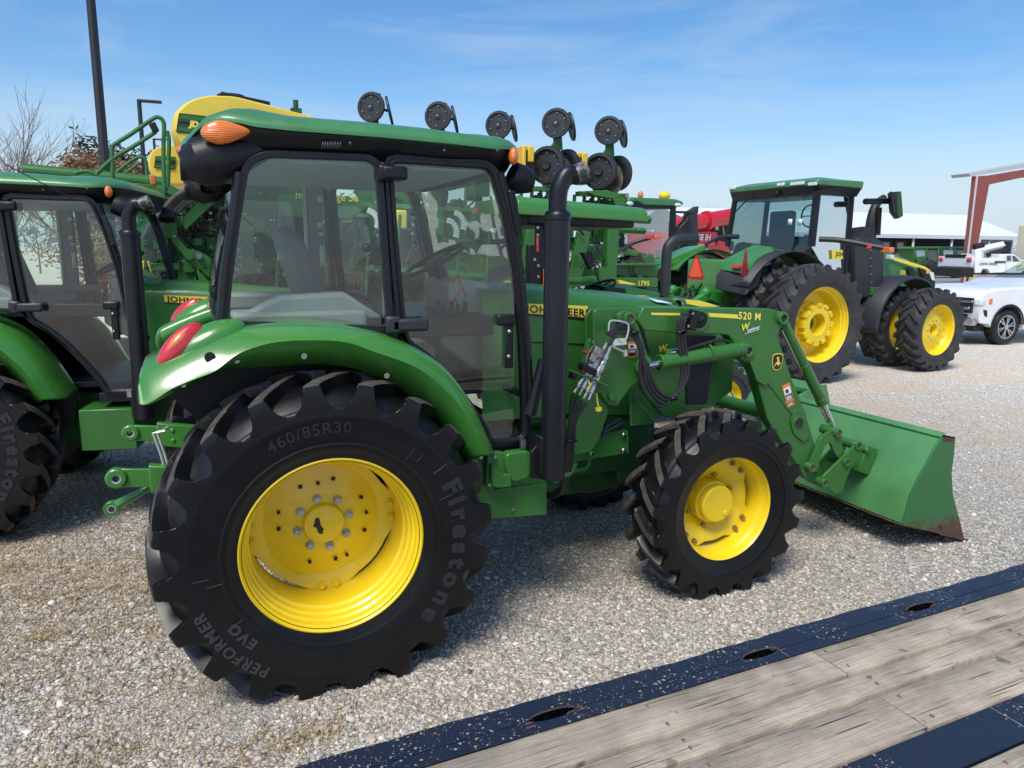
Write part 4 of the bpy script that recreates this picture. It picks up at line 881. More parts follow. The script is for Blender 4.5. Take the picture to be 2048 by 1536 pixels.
bucket_side()
# ------------------------------------------------------------------ ground
def gravel_mat(stone=False):
    m=bpy.data.materials.new('gravel_stones' if stone else 'gravel_ground'); m.use_nodes=True; t=m.node_tree; b=t.nodes['Principled BSDF']; L=t.links.new
    b.inputs['Roughness'].default_value=.88; b.inputs['Specular IOR Level'].default_value=.25
    tc=N(t,'ShaderNodeNewGeometry'); P=tc.outputs['Position']
    big=N(t,'ShaderNodeTexNoise'); big.inputs['Scale'].default_value=.45; big.inputs['Detail'].default_value=7; big.inputs['Roughness'].default_value=.65; L(P,big.inputs['Vector'])
    br=N(t,'ShaderNodeMapRange'); br.inputs[1].default_value=.47; br.inputs[2].default_value=.66; L(big.outputs[0],br.inputs[0])
    sx=N(t,'ShaderNodeSeparateXYZ'); L(P,sx.inputs[0])
    # brown, thinly grassed ground in the strip left of and behind the near tractor
    l=N(t,'ShaderNodeMapRange'); l.inputs[1].default_value=-.4; l.inputs[2].default_value=-2.2; L(sx.outputs[0],l.inputs[0])
    l2=N(t,'ShaderNodeMath',operation='MULTIPLY',use_clamp=True); L(l.outputs[0],l2.inputs[0]); l2.inputs[1].default_value=.75
    far=N(t,'ShaderNodeMapRange'); far.inputs[1].default_value=4.2; far.inputs[2].default_value=7; L(sx.outputs[0],far.inputs[0])
    ff=N(t,'ShaderNodeMapRange'); ff.inputs[1].default_value=17; ff.inputs[2].default_value=11; L(sx.outputs[0],ff.inputs[0])
    fm=N(t,'ShaderNodeMath',operation='MULTIPLY'); L(far.outputs[0],fm.inputs[0]); L(ff.outputs[0],fm.inputs[1])
    f2=N(t,'ShaderNodeMath',operation='MULTIPLY_ADD',use_clamp=True); L(fm.outputs[0],f2.inputs[0]); f2.inputs[1].default_value=.55; L(l2.outputs[0],f2.inputs[2])
    bm=N(t,'ShaderNodeMath',operation='MULTIPLY'); L(br.outputs[0],bm.inputs[0]); ad=N(t,'ShaderNodeMath',operation='ADD'); ad.inputs[1].default_value=.16; L(f2.outputs[0],ad.inputs[0]); L(ad.outputs[0],bm.inputs[1])
    if stone:
        rr=N(t,'ShaderNodeValToRGB'); e=rr.color_ramp.elements; e[0].position=0; e[0].color=(.19,.18,.16,1); e[1].position=1; e[1].color=(.74,.70,.62,1)
        for p,c in ((.25,(.32,.305,.275,1)),(.5,(.45,.425,.375,1)),(.7,(.55,.52,.46,1)),(.86,(.44,.37,.29,1))):
            q=e.new(p); q.color=c
        L(tc.outputs['Random Per Island'],rr.inputs[0]); base=rr.outputs[0]
    else:
        v=N(t,'ShaderNodeTexVoronoi'); v.inputs['Scale'].default_value=62; v.inputs['Randomness'].default_value=1
        nz=N(t,'ShaderNodeTexNoise'); nz.inputs['Scale'].default_value=30; nz.inputs['Detail'].default_value=2; L(P,nz.inputs['Vector'])
        mv=N(t,'ShaderNodeMix',data_type='VECTOR'); mv.inputs['Factor'].default_value=.03; L(P,mv.inputs['A']); L(nz.outputs['Color'],mv.inputs['B']); L(mv.outputs['Result'],v.inputs['Vector'])
        v2=N(t,'ShaderNodeTexVoronoi'); v2.inputs['Scale'].default_value=140; L(P,v2.inputs['Vector'])
        sc=N(t,'ShaderNodeSeparateColor'); L(v.outputs['Color'],sc.inputs[0])
        rr=N(t,'ShaderNodeValToRGB'); e=rr.color_ramp.elements; e[0].position=0; e[0].color=(.23,.215,.19,1); e[1].position=1; e[1].color=(.72,.68,.60,1)
        for p,c in ((.3,(.38,.36,.32,1)),(.6,(.53,.50,.44,1)),(.85,(.47,.40,.31,1))): q=e.new(p); q.color=c
        L(sc.outputs[0],rr.inputs[0])
        dk=N(t,'ShaderNodeMapRange'); dk.inputs[1].default_value=.0; dk.inputs[2].default_value=.75; dk.inputs[3].default_value=1.15; dk.inputs[4].default_value=.62; L(v.outputs['Distance'],dk.inputs[0])
        h=N(t,'ShaderNodeHueSaturation'); L(rr.outputs[0],h.inputs['Color']); L(dk.outputs[0],h.inputs['Value']); base=h.outputs[0]
        bp=N(t,'ShaderNodeBump'); bp.inputs['Distance'].default_value=.012; bp.invert=True; vl=N(t,'ShaderNodeVectorMath',operation='LENGTH'); L(P,vl.inputs[0]); vm=N(t,'ShaderNodeMapRange'); vm.inputs[1].default_value=5; vm.inputs[2].default_value=16; vm.inputs[3].default_value=.9; vm.inputs[4].default_value=.06; L(vl.outputs['Value'],vm.inputs[0]); L(vm.outputs[0],bp.inputs['Strength'])
        am=N(t,'ShaderNodeMath',operation='MULTIPLY_ADD'); L(v2.outputs['Distance'],am.inputs[0]); am.inputs[1].default_value=.4; L(v.outputs['Distance'],am.inputs[2]); L(am.outputs[0],bp.inputs['Height'])
        bp2=N(t,'ShaderNodeBump'); bp2.inputs['Strength'].default_value=.12; bp2.inputs['Distance'].default_value=.08; L(big.outputs[0],bp2.inputs['Height']); L(bp.outputs[0],bp2.inputs['Normal']); L(bp2.outputs[0],b.inputs['Normal'])
    dn=N(t,'ShaderNodeVectorMath',operation='DISTANCE'); pc=at(470,1400,z=0); dn.inputs[1].default_value=(pc.x,pc.y,0); L(P,dn.inputs[0]); dr=N(t,'ShaderNodeMapRange'); dr.inputs[1].default_value=.52; dr.inputs[2].default_value=.12; dr.inputs[4].default_value=.75; L(dn.outputs['Value'],dr.inputs[0]); dm=N(t,'ShaderNodeMath',operation='MULTIPLY'); L(dr.outputs[0],dm.inputs[0]); L(big.outputs[0],dm.inputs[1]); dm2=N(t,'ShaderNodeMath',operation='MULTIPLY',use_clamp=True); dm2.inputs[1].default_value=1.9; L(dm.outputs[0],dm2.inputs[0])
    if not stone:
        xf=N(t,'ShaderNodeMix',data_type='RGBA'); L(dm2.outputs[0],xf.inputs['Factor']); L(base,xf.inputs['A']); xf.inputs['B'].default_value=(.36,.335,.29,1); base=xf.outputs['Result']
    x=N(t,'ShaderNodeMix',data_type='RGBA'); L(bm.outputs[0],x.inputs['Factor']); L(base,x.inputs['A']); x.inputs['B'].default_value=(.38,.29,.19,1)
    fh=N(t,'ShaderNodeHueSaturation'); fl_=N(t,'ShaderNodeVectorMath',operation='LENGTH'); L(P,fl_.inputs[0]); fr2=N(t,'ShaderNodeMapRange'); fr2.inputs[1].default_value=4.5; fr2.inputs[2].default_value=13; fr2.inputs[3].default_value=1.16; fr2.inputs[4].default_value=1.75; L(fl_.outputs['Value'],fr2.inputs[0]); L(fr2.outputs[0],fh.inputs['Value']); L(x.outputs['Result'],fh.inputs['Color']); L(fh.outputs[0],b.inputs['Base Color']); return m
GRAV=gravel_mat(); STONE=gravel_mat(True)
m=MB(); m.add([(-900,-300,0),(900,-300,0),(900,1500,0),(-900,1500,0)],[(0,1,2,3)]); tag(m.build('gravel_ground',GRAV,flat=True),kind='structure')
def rnd_pts(n,umin=-60,umax=2110,vmin=600,vmax=1600,pw=1.0):
    u=np.random.uniform(umin,umax,n); v=vmin+(vmax-vmin)*np.random.uniform(0,1,n)**pw
    d=np.outer((u-1024)/F,np.array(CR))-np.outer((v-768)/F,np.array(CU))+np.array(CF)
    t=-CAM[2]/d[:,2]; return np.array(CAM)[None,:2]+d[:,:2]*t[:,None]
def stones(n=125000):
    P=rnd_pts(n,vmin=640,pw=.75)
    ed=P[:,1]>(-3.6); P=P[ed]
    dist=np.hypot(P[:,0]-CAM[0],P[:,1]-CAM[1]); P=P[dist<13]; pc=at(470,1400,z=0); dd=np.hypot((P[:,0]-pc.x)*.8,P[:,1]-pc.y); P=P[(dd>.45)|(np.random.rand(len(P))<np.clip((dd-.08)/.45,0.06,1))]
    dd=np.sin(P[:,0]*3.1+1.7*np.sin(P[:,1]*2.3))*np.sin(P[:,1]*3.7+1.3*np.sin(P[:,0]*1.9)); P=P[(dd<.25)|(np.random.rand(len(P))<.62)]; n=len(P)
    s=.0036+.0056*np.random.rand(n)**2.2; s*=np.where(np.random.rand(n)<.03,1.9,1.0)
    base=np.array([[-1,-1,-1],[1,-1,-1],[1,1,-1],[-1,1,-1],[-1,-1,1],[1,-1,1],[1,1,1],[-1,1,1]],float)
    V=np.repeat(base[None],n,0)*(1+np.random.uniform(-.42,.42,(n,8,3)))
    V[:,4:,:2]*=.72; V*=s[:,None,None]; V*=np.random.uniform((.9,.7,.35),(1.6,1.1,.7),(n,3))[:,None,:]
    a=np.random.uniform(0,6.28,n); b_=np.random.uniform(-.35,.35,n); c,sn=np.cos(a),np.sin(a)
    X=V[:,:,0]*np.cos(b_)[:,None]+V[:,:,2]*np.sin(b_)[:,None]; Z=-V[:,:,0]*np.sin(b_)[:,None]+V[:,:,2]*np.cos(b_)[:,None]
    V[:,:,0]=X*c[:,None]-V[:,:,1]*sn[:,None]; V[:,:,1]=X*sn[:,None]+V[:,:,1]*c[:,None]; V[:,:,2]=Z
    V[:,:,:2]+=P[:,None,:]; V[:,:,2]+=(s*.28)[:,None]
    q=np.array([[0,3,2,1],[4,5,6,7],[0,1,5,4],[1,2,6,5],[2,3,7,6],[3,0,4,7]])
    Fq=(np.arange(n)[:,None,None]*8+q[None]).reshape(-1)
    me=bpy.data.meshes.new('loose_gravel'); me.vertices.add(n*8); me.vertices.foreach_set('co',V.reshape(-1)); me.loops.add(len(Fq)); me.loops.foreach_set('vertex_index',Fq.astype(np.int32))
    me.polygons.add(n*6); me.polygons.foreach_set('loop_start',np.arange(0,n*24,4,dtype=np.int32)); me.update(calc_edges=True); me.materials.append(STONE)
    o=bpy.data.objects.new('loose_gravel',me); COL.objects.link(o); tag(o,kind='stuff',label='loose pale crushed stones scattered over the whole lot',cat='gravel')
stones()
def grass():
    mb=MB(); random.seed(11)
    GR=[mat('dry_straw',(.42,.32,.17),.8,var=.25,vscale=20),mat('dark_straw',(.20,.14,.08),.8),mat('green_weed',(.09,.16,.03),.8)]
    def blade(x,y,L_,h,mi,w=.0022):
        a=random.random()*6.28; dx,dy=math.cos(a),math.sin(a); px,py=-dy*w,dx*w; mb.cur=mi
        p0=(x,y,.004); p1=(x+dx*L_*.5,y+dy*L_*.5,h); p2=(x+dx*L_,y+dy*L_,h*random.uniform(.1,1))
        mb.add([(p0[0]-px,p0[1]-py,p0[2]),(p0[0]+px,p0[1]+py,p0[2]),(p1[0]+px,p1[1]+py,p1[2]),(p1[0]-px,p1[1]-py,p1[2]),p2],[(0,1,2,3),(3,2,4)])
    def g(u,v): p=at(u,v,z=0); return p.x,p.y
    # tufts
    for u,v,n,sp in [(95,1275,70,.05),(230,1525,110,.16),(170,1530,70,.14),(570,1500,80,.15),(600,1460,60,.12),(60,1370,60,.14),(420,1200,20,.04),(30,1140,40,.08),(500,1520,70,.12),(640,1475,50,.05),(130,1400,30,.07),(330,1000,40,.15),(20,1330,50,.10)]:
        x0,y0=g(u,v)
        for k in range(n):
            blade(x0+random.gauss(0,sp),y0+random.gauss(0,sp*.5),random.uniform(.02,.09),random.uniform(.004,.045),0 if random.random()<.72 else 1)
    # strip behind, by the left tractor's wheels
    for k in range(5200):
        x,y=random.uniform(-3.2,-.6),random.gauss(.55,.55)
        if random.random()<.35: x,y=random.uniform(-3,-.7),random.uniform(-.3,2.6)
        blade(x,y,random.uniform(.03,.13),random.uniform(.003,.03),1 if random.random()<.45 else 0)
    for k in range(700):
        x0,y0=g(150,935); blade(x0+random.gauss(0,.16),y0+random.gauss(0,.25),random.uniform(.02,.06),random.uniform(.01,.05),2 if random.random()<.7 else 1)
    # scattered lying straws
    for k in range(1500):
        x,y=g(random.uniform(-20,900)**1.0 if random.random()<.3 else abs(random.gauss(0,260)),random.uniform(1050,1600)); blade(x,y,random.uniform(.03,.14),random.uniform(.003,.012),0 if random.random()<.5 else 1,.0018)
    for k in range(260):
        x,y=g(random.uniform(900,2000),random.uniform(700,1400)); blade(x,y,random.uniform(.03,.12),random.uniform(.003,.01),0 if random.random()<.5 else 1,.002)
    mb.cur=0; tag(mb.build('dry_grass',GR,flat=True),'dry straw coloured grass tufts and stalks lying in the gravel','dry grass',kind='stuff')
grass()
# ------------------------------------------------------------------ trailer deck the photo was taken from
TF=Fr(-.353,-2.716,math.atan2(.089,2.574)); ZD=.9
def wood_mat():
    m=bpy.data.materials.new('weathered_plank'); m.use_nodes=True; t=m.node_tree; b=t.nodes['Principled BSDF']; L=t.links.new
    b.inputs['Roughness'].default_value=.85; b.inputs['Specular IOR Level'].default_value=.15; tc=N(t,'ShaderNodeTexCoord'); oi=N(t,'ShaderNodeObjectInfo')
    off=N(t,'ShaderNodeVectorMath',operation='ADD'); L(tc.outputs['Object'],off.inputs[0]); cmb=N(t,'ShaderNodeCombineXYZ'); mm=N(t,'ShaderNodeMath',operation='MULTIPLY'); mm.inputs[1].default_value=37; L(oi.outputs['Random'],mm.inputs[0]); L(mm.outputs[0],cmb.inputs[0]); L(cmb.outputs[0],off.inputs[1])
    mp=N(t,'ShaderNodeMapping'); mp.inputs['Scale'].default_value=(2.2,85,1); mp.inputs['Rotation'].default_value=(0,0,.015); L(off.outputs[0],mp.inputs[0])
    g=N(t,'ShaderNodeTexNoise'); g.inputs['Scale'].default_value=3; g.inputs['Detail'].default_value=8; g.inputs['Roughness'].default_value=.7; g.inputs['Distortion'].default_value=.6; L(mp.outputs[0],g.inputs[0])
    mpc=N(t,'ShaderNodeMapping'); mpc.inputs['Scale'].default_value=(1.3,90,1); L(off.outputs[0],mpc.inputs[0])
    ck=N(t,'ShaderNodeTexNoise'); ck.inputs['Scale'].default_value=2.4; ck.inputs['Detail'].default_value=3; L(mpc.outputs[0],ck.inputs[0])
    ckr=N(t,'ShaderNodeMapRange'); ckr.inputs[1].default_value=.645; ckr.inputs[2].default_value=.69; L(ck.outputs[0],ckr.inputs[0])
    r=N(t,'ShaderNodeValToRGB'); e=r.color_ramp.elements; e[0].position=.28; e[0].color=(.30,.22,.14,1); e[1].position=.74; e[1].color=(.62,.515,.375,1); q=e.new(.5); q.color=(.49,.395,.28,1); L(g.outputs[0],r.inputs[0])
    s=N(t,'ShaderNodeTexNoise'); s.inputs['Scale'].default_value=5.5; s.inputs['Detail'].default_value=7; s.inputs['Roughness'].default_value=.6; L(off.outputs[0],s.inputs[0])
    sr=N(t,'ShaderNodeMapRange'); sr.inputs[1].default_value=.35; sr.inputs[2].default_value=.7; sr.inputs[3].default_value=.70; sr.inputs[4].default_value=1.22; L(s.outputs[0],sr.inputs[0])
    h=N(t,'ShaderNodeHueSaturation'); h.inputs['Saturation'].default_value=.82; L(r.outputs[0],h.inputs['Color']); L(sr.outputs[0],h.inputs['Value'])
    st=N(t,'ShaderNodeTexNoise'); st.inputs['Scale'].default_value=17; st.inputs['Detail'].default_value=2; L(off.outputs[0],st.inputs[0]); sr2=N(t,'ShaderNodeMapRange'); sr2.inputs[1].default_value=.69; sr2.inputs[2].default_value=.74; sr2.inputs[4].default_value=.55; L(st.outputs[0],sr2.inputs[0])
    mxx=N(t,'ShaderNodeMath',operation='MAXIMUM'); L(sr2.outputs[0],mxx.inputs[0]); L(ckr.outputs[0],mxx.inputs[1])
    x=N(t,'ShaderNodeMix',data_type='RGBA'); L(mxx.outputs[0],x.inputs['Factor']); L(h.outputs[0],x.inputs['A']); x.inputs['B'].default_value=(.055,.045,.04,1)
    tint=N(t,'ShaderNodeMapRange'); tint.inputs[3].default_value=.85; tint.inputs[4].default_value=1.12; L(oi.outputs['Random'],tint.inputs[0]); h2=N(t,'ShaderNodeHueSaturation'); L(x.outputs['Result'],h2.inputs['Color']); L(tint.outputs[0],h2.inputs['Value']); L(h2.outputs[0],b.inputs['Base Color'])
    bp=N(t,'ShaderNodeBump'); bp.inputs['Strength'].default_value=.7; bp.inputs['Distance'].default_value=.006; sub=N(t,'ShaderNodeMath',operation='SUBTRACT'); L(g.outputs[0],sub.inputs[0]); L(ckr.outputs[0],sub.inputs[1]); L(sub.outputs[0],bp.inputs['Height']); L(bp.outputs[0],b.inputs['Normal']); return m
def scuffed():
    m=bpy.data.materials.new('scuffed_black_steel'); m.use_nodes=True; t=m.node_tree; b=t.nodes['Principled BSDF']; L=t.links.new
    tc=N(t,'ShaderNodeTexCoord'); b.inputs['Roughness'].default_value=.42
    def spots(sc,th,w,mx_=(1,1,1)):
        mp=N(t,'ShaderNodeMapping'); mp.inputs['Scale'].default_value=mx_; L(tc.outputs['Object'],mp.inputs[0])
        nz=N(t,'ShaderNodeTexNoise'); nz.inputs['Scale'].default_value=sc*.8; L(mp.outputs[0],nz.inputs[0]); mv=N(t,'ShaderNodeMix',data_type='VECTOR'); mv.inputs['Factor'].default_value=.012; L(mp.outputs[0],mv.inputs['A']); L(nz.outputs['Color'],mv.inputs['B'])
        v=N(t,'ShaderNodeTexVoronoi'); v.inputs['Scale'].default_value=sc; L(mv.outputs['Result'],v.inputs['Vector'])
        sc_=N(t,'ShaderNodeSeparateColor'); L(v.outputs['Color'],sc_.inputs[0]); mul=N(t,'ShaderNodeMath',operation='MULTIPLY'); L(sc_.outputs[0],mul.inputs[0]); mul.inputs[1].default_value=th
        c=N(t,'ShaderNodeMath',operation='LESS_THAN'); L(v.outputs['Distance'],c.inputs[0]); L(mul.outputs[0],c.inputs[1]); return c.outputs[0]
    a=spots(72,.27,0); a2=spots(150,.27,0); big=N(t,'ShaderNodeTexNoise'); big.inputs['Scale'].default_value=3.2; L(tc.outputs['Object'],big.inputs[0]); bt=N(t,'ShaderNodeMath',operation='GREATER_THAN'); bt.inputs[1].default_value=.47; L(big.outputs[0],bt.inputs[0])
    mx_=N(t,'ShaderNodeMath',operation='MAXIMUM'); L(a,mx_.inputs[0]); L(a2,mx_.inputs[1]); mm=N(t,'ShaderNodeMath',operation='MULTIPLY'); L(mx_.outputs[0],mm.inputs[0]); L(bt.outputs[0],mm.inputs[1])
    mp=N(t,'ShaderNodeMapping'); mp.inputs['Rotation'].default_value=(0,0,1.0); mp.inputs['Scale'].default_value=(60,2.2,1); L(tc.outputs['Object'],mp.inputs[0]); sn=N(t,'ShaderNodeTexNoise'); sn.inputs['Scale'].default_value=1.4; sn.inputs['Detail'].default_value=2; L(mp.outputs[0],sn.inputs[0]); sg=N(t,'ShaderNodeMath',operation='GREATER_THAN'); sg.inputs[1].default_value=.745; L(sn.outputs[0],sg.inputs[0])
    m3=N(t,'ShaderNodeMath',operation='MAXIMUM'); L(mm.outputs[0],m3.inputs[0]); L(sg.outputs[0],m3.inputs[1])
    f=N(t,'ShaderNodeMath',operation='MULTIPLY'); f.inputs[1].default_value=.75; L(m3.outputs[0],f.inputs[0])
    x=N(t,'ShaderNodeMix',data_type='RGBA'); x.inputs['A'].default_value=(.011,.017,.034,1); x.inputs['B'].default_value=(.42,.36,.27,1); L(f.outputs[0],x.inputs['Factor']); L(x.outputs['Result'],b.inputs['Base Color'])
    n=N(t,'ShaderNodeTexNoise'); n.inputs['Scale'].default_value=9; n.inputs['Detail'].default_value=6; L(tc.outputs['Object'],n.inputs[0]); r=N(t,'ShaderNodeMapRange'); r.inputs[3].default_value=.25; r.inputs[4].default_value=.7; L(n.outputs[0],r.inputs[0]); L(r.outputs[0],b.inputs['Roughness'])
    bp=N(t,'ShaderNodeBump'); bp.inputs['Strength'].default_value=.25; bp.inputs['Distance'].default_value=.02; L(n.outputs[0],bp.inputs['Height']); L(bp.outputs[0],b.inputs['Normal']); return m
def trailer():
    root=thing('flatbed_trailer','grey weathered plank trailer deck with a scuffed dark steel edge and stake slots','trailer',TF,z=0)
    SC=scuffed(); WD=wood_mat()
    slots=[TF.loc((p.x,p.y,0)).x for p in (at(1105,1435,z=ZD),at(1520,1312,z=ZD),at(1840,1218,z=ZD))]
    slots=[slots[0]-.665]+slots+[slots[2]+.665,slots[2]+1.33]
    m=MB(); xs=np.linspace(-1.6,4.2,117); y0,y1=0.0,-.107
    # wavy top plate with stake-pocket slots cut along its inner side
    def ya(x): return .004*math.sin(x*5)+.0022*math.sin(x*23)+.0012*math.sin(x*61)
    def cut(x):
        for s in slots:
            t=(x-s)/.062
            if abs(t)<1: return .020*(1-abs(t)**2.2)**.7
        return 0
    xs=sorted(set(list(xs)+[s+.062*q for s in slots for q in np.linspace(-1,1,15)]))
    top=[(x,ya(x),ZD+.006) for x in xs]; mid=[(x,-.068+cut(x)*.62,ZD+.006+.004*(cut(x)>0)) for x in xs]; mid2=[(x,-.068-cut(x)*.75,ZD+.005) for x in xs]; inn=[(x,-.1135,ZD+.005) for x in xs]
    lowr=[(x,ya(x)+.004,ZD-.02) for x in xs]; low2=[(x,.002,ZD-.16) for x in xs]
    n=len(xs); V=low2+lowr+top+mid+mid2+inn; fs=[]
    for r_ in (0,1,2,4):
        for i in range(n-1): fs.append((r_*n+i,(r_+1)*n+i,(r_+1)*n+i+1,r_*n+i+1))
    m.add(V,fs); m.build('steel_edge',SC,root)
    m=MB(); m.box((1.3,-.068,ZD-.06),(5.8,.09,.01)); m.build('slot_recess',DARK,root)
    m=MB()
    for s in slots:
        q=[(s+.062*t,-.068+.62*.020*(1-abs(t)**2.2)**.7,ZD+.009) for t in np.linspace(-1,1,11)]; m.tube(q,.0022,6)
        for k in range(3):
            a=random.random()*6.28; m.ell((s-.055+random.gauss(0,.012),-.085+random.gauss(0,.006),ZD+.0065),(.010,.004,.0012),8,4); m.ell((s+.06+random.gauss(0,.015),-.075+random.gauss(0,.005),ZD+.0065),(.012,.003,.0012),8,4)
    m.build('slot_burr',RUST,root)
    rows=[(-.1015,-.239,[1.12,]),(-.242,-.330,[]),(-.333,-.482,[1.165,2.6]),(-.60,-.74,[]),(-.743,-.88,[.4]),(-.883,-1.02,[]),(-1.023,-1.16,[])]
    bj=[TF.loc(tuple(at(u,v,z=ZD))).x for u,v in ((1655,1322),(1800,1420))]
    rows[0]=(-.1015,-.239,[bj[0]]); rows[2]=(-.333,-.482,[bj[1]])
    for a,b,J in rows:
        e=[-1.6]+J+[4.2]
        for k in range(len(e)-1):
            m=MB(); x0,x1=e[k]+.002,e[k+1]-.002; nx=int((x1-x0)/.06)+2; secs=[]
            for i in range(nx):
                x=x0+(x1-x0)*i/(nx-1); w1=.0014*math.sin(x*11+a*50)+.001*random.gauss(0,1); w2=.0014*math.sin(x*9+a*70)+.001*random.gauss(0,1)
                secs.append([(x,b+.0042+abs(w1),ZD-.03),(x,b+.0042+abs(w1),ZD-.003),(x,b+.0075,ZD),(x,a-.0075,ZD),(x,a-.0042-abs(w2),ZD-.003),(x,a-.0042-abs(w2),ZD-.03)])
            m.loft(secs,True,True); m.build('deck_plank',WD,root,angle=60)
    m=MB(); m.box((1.3,-.541,ZD-.012),(5.8,.114,.02)); m.build('steel_strip',SC,root)
    m=MB()
    for a,b,J in rows:
        for x in np.arange(-.4,3.4,.61):
            for y in (a-.03,b+.03): m.cyl((x+random.gauss(0,.004),y,ZD+.0002),(x,y,ZD+.0008),.0055,.0055,10)
    m.build('deck_screws',mat('dull_screw_head',(.16,.12,.09),.6),root)
    m=MB(); m.box((1.3,-.6,ZD-.12),(5.7,1.0,.12)); m.build('deck_frame',BLK,root)
trailer()
# ------------------------------------------------------------------ the near tractor, and its neighbour without a loader
def prune(root,names):
    for o in list(bpy.data.objects):
        if o.parent==root and o.name.split('.')[0] in names: bpy.data.objects.remove(o)
main=cab_tractor()
left=copy_tree(main,None,('paper_sheet','sticker_initial','rear_indicator_lamp','check_rod','fuel_tank','exhaust_tip','lower_link','link_ball','stabiliser_link'))
left.name='cab_tractor'; left.location=(-1.84,2.54,0); left.rotation_euler=(0,0,rad(-10)); left.scale=(1,1,.965)
tag(left,'green cab tractor cut off by the edge, its exhaust beside the loader tractor','tractor','utility tractors parked in the lot')
for o in [q for q in bpy.data.objects if q.parent==left and q.name.split('.')[0] in ('rear_wheel','fender','tail_lamp')]: o.location.x-=.24
main['group']='utility tractors parked in the lot'
loader(main)
m=MB(); p=at(5,298,1.55); q=at(145,372,1.55); LF=Fr(-1.84,2.54,rad(-10)); m.tube([LF.loc(p),LF.loc(q)],.004,6); m.build('radio_aerial',BLK,left)
m=MB(); m.extr([tuple(v) for v in ats([(155,812),(265,808),(275,893),(163,897)],-.80,LF)],(0,.4,0)); m.build('battery_box',GREEN,left,bev=.008)

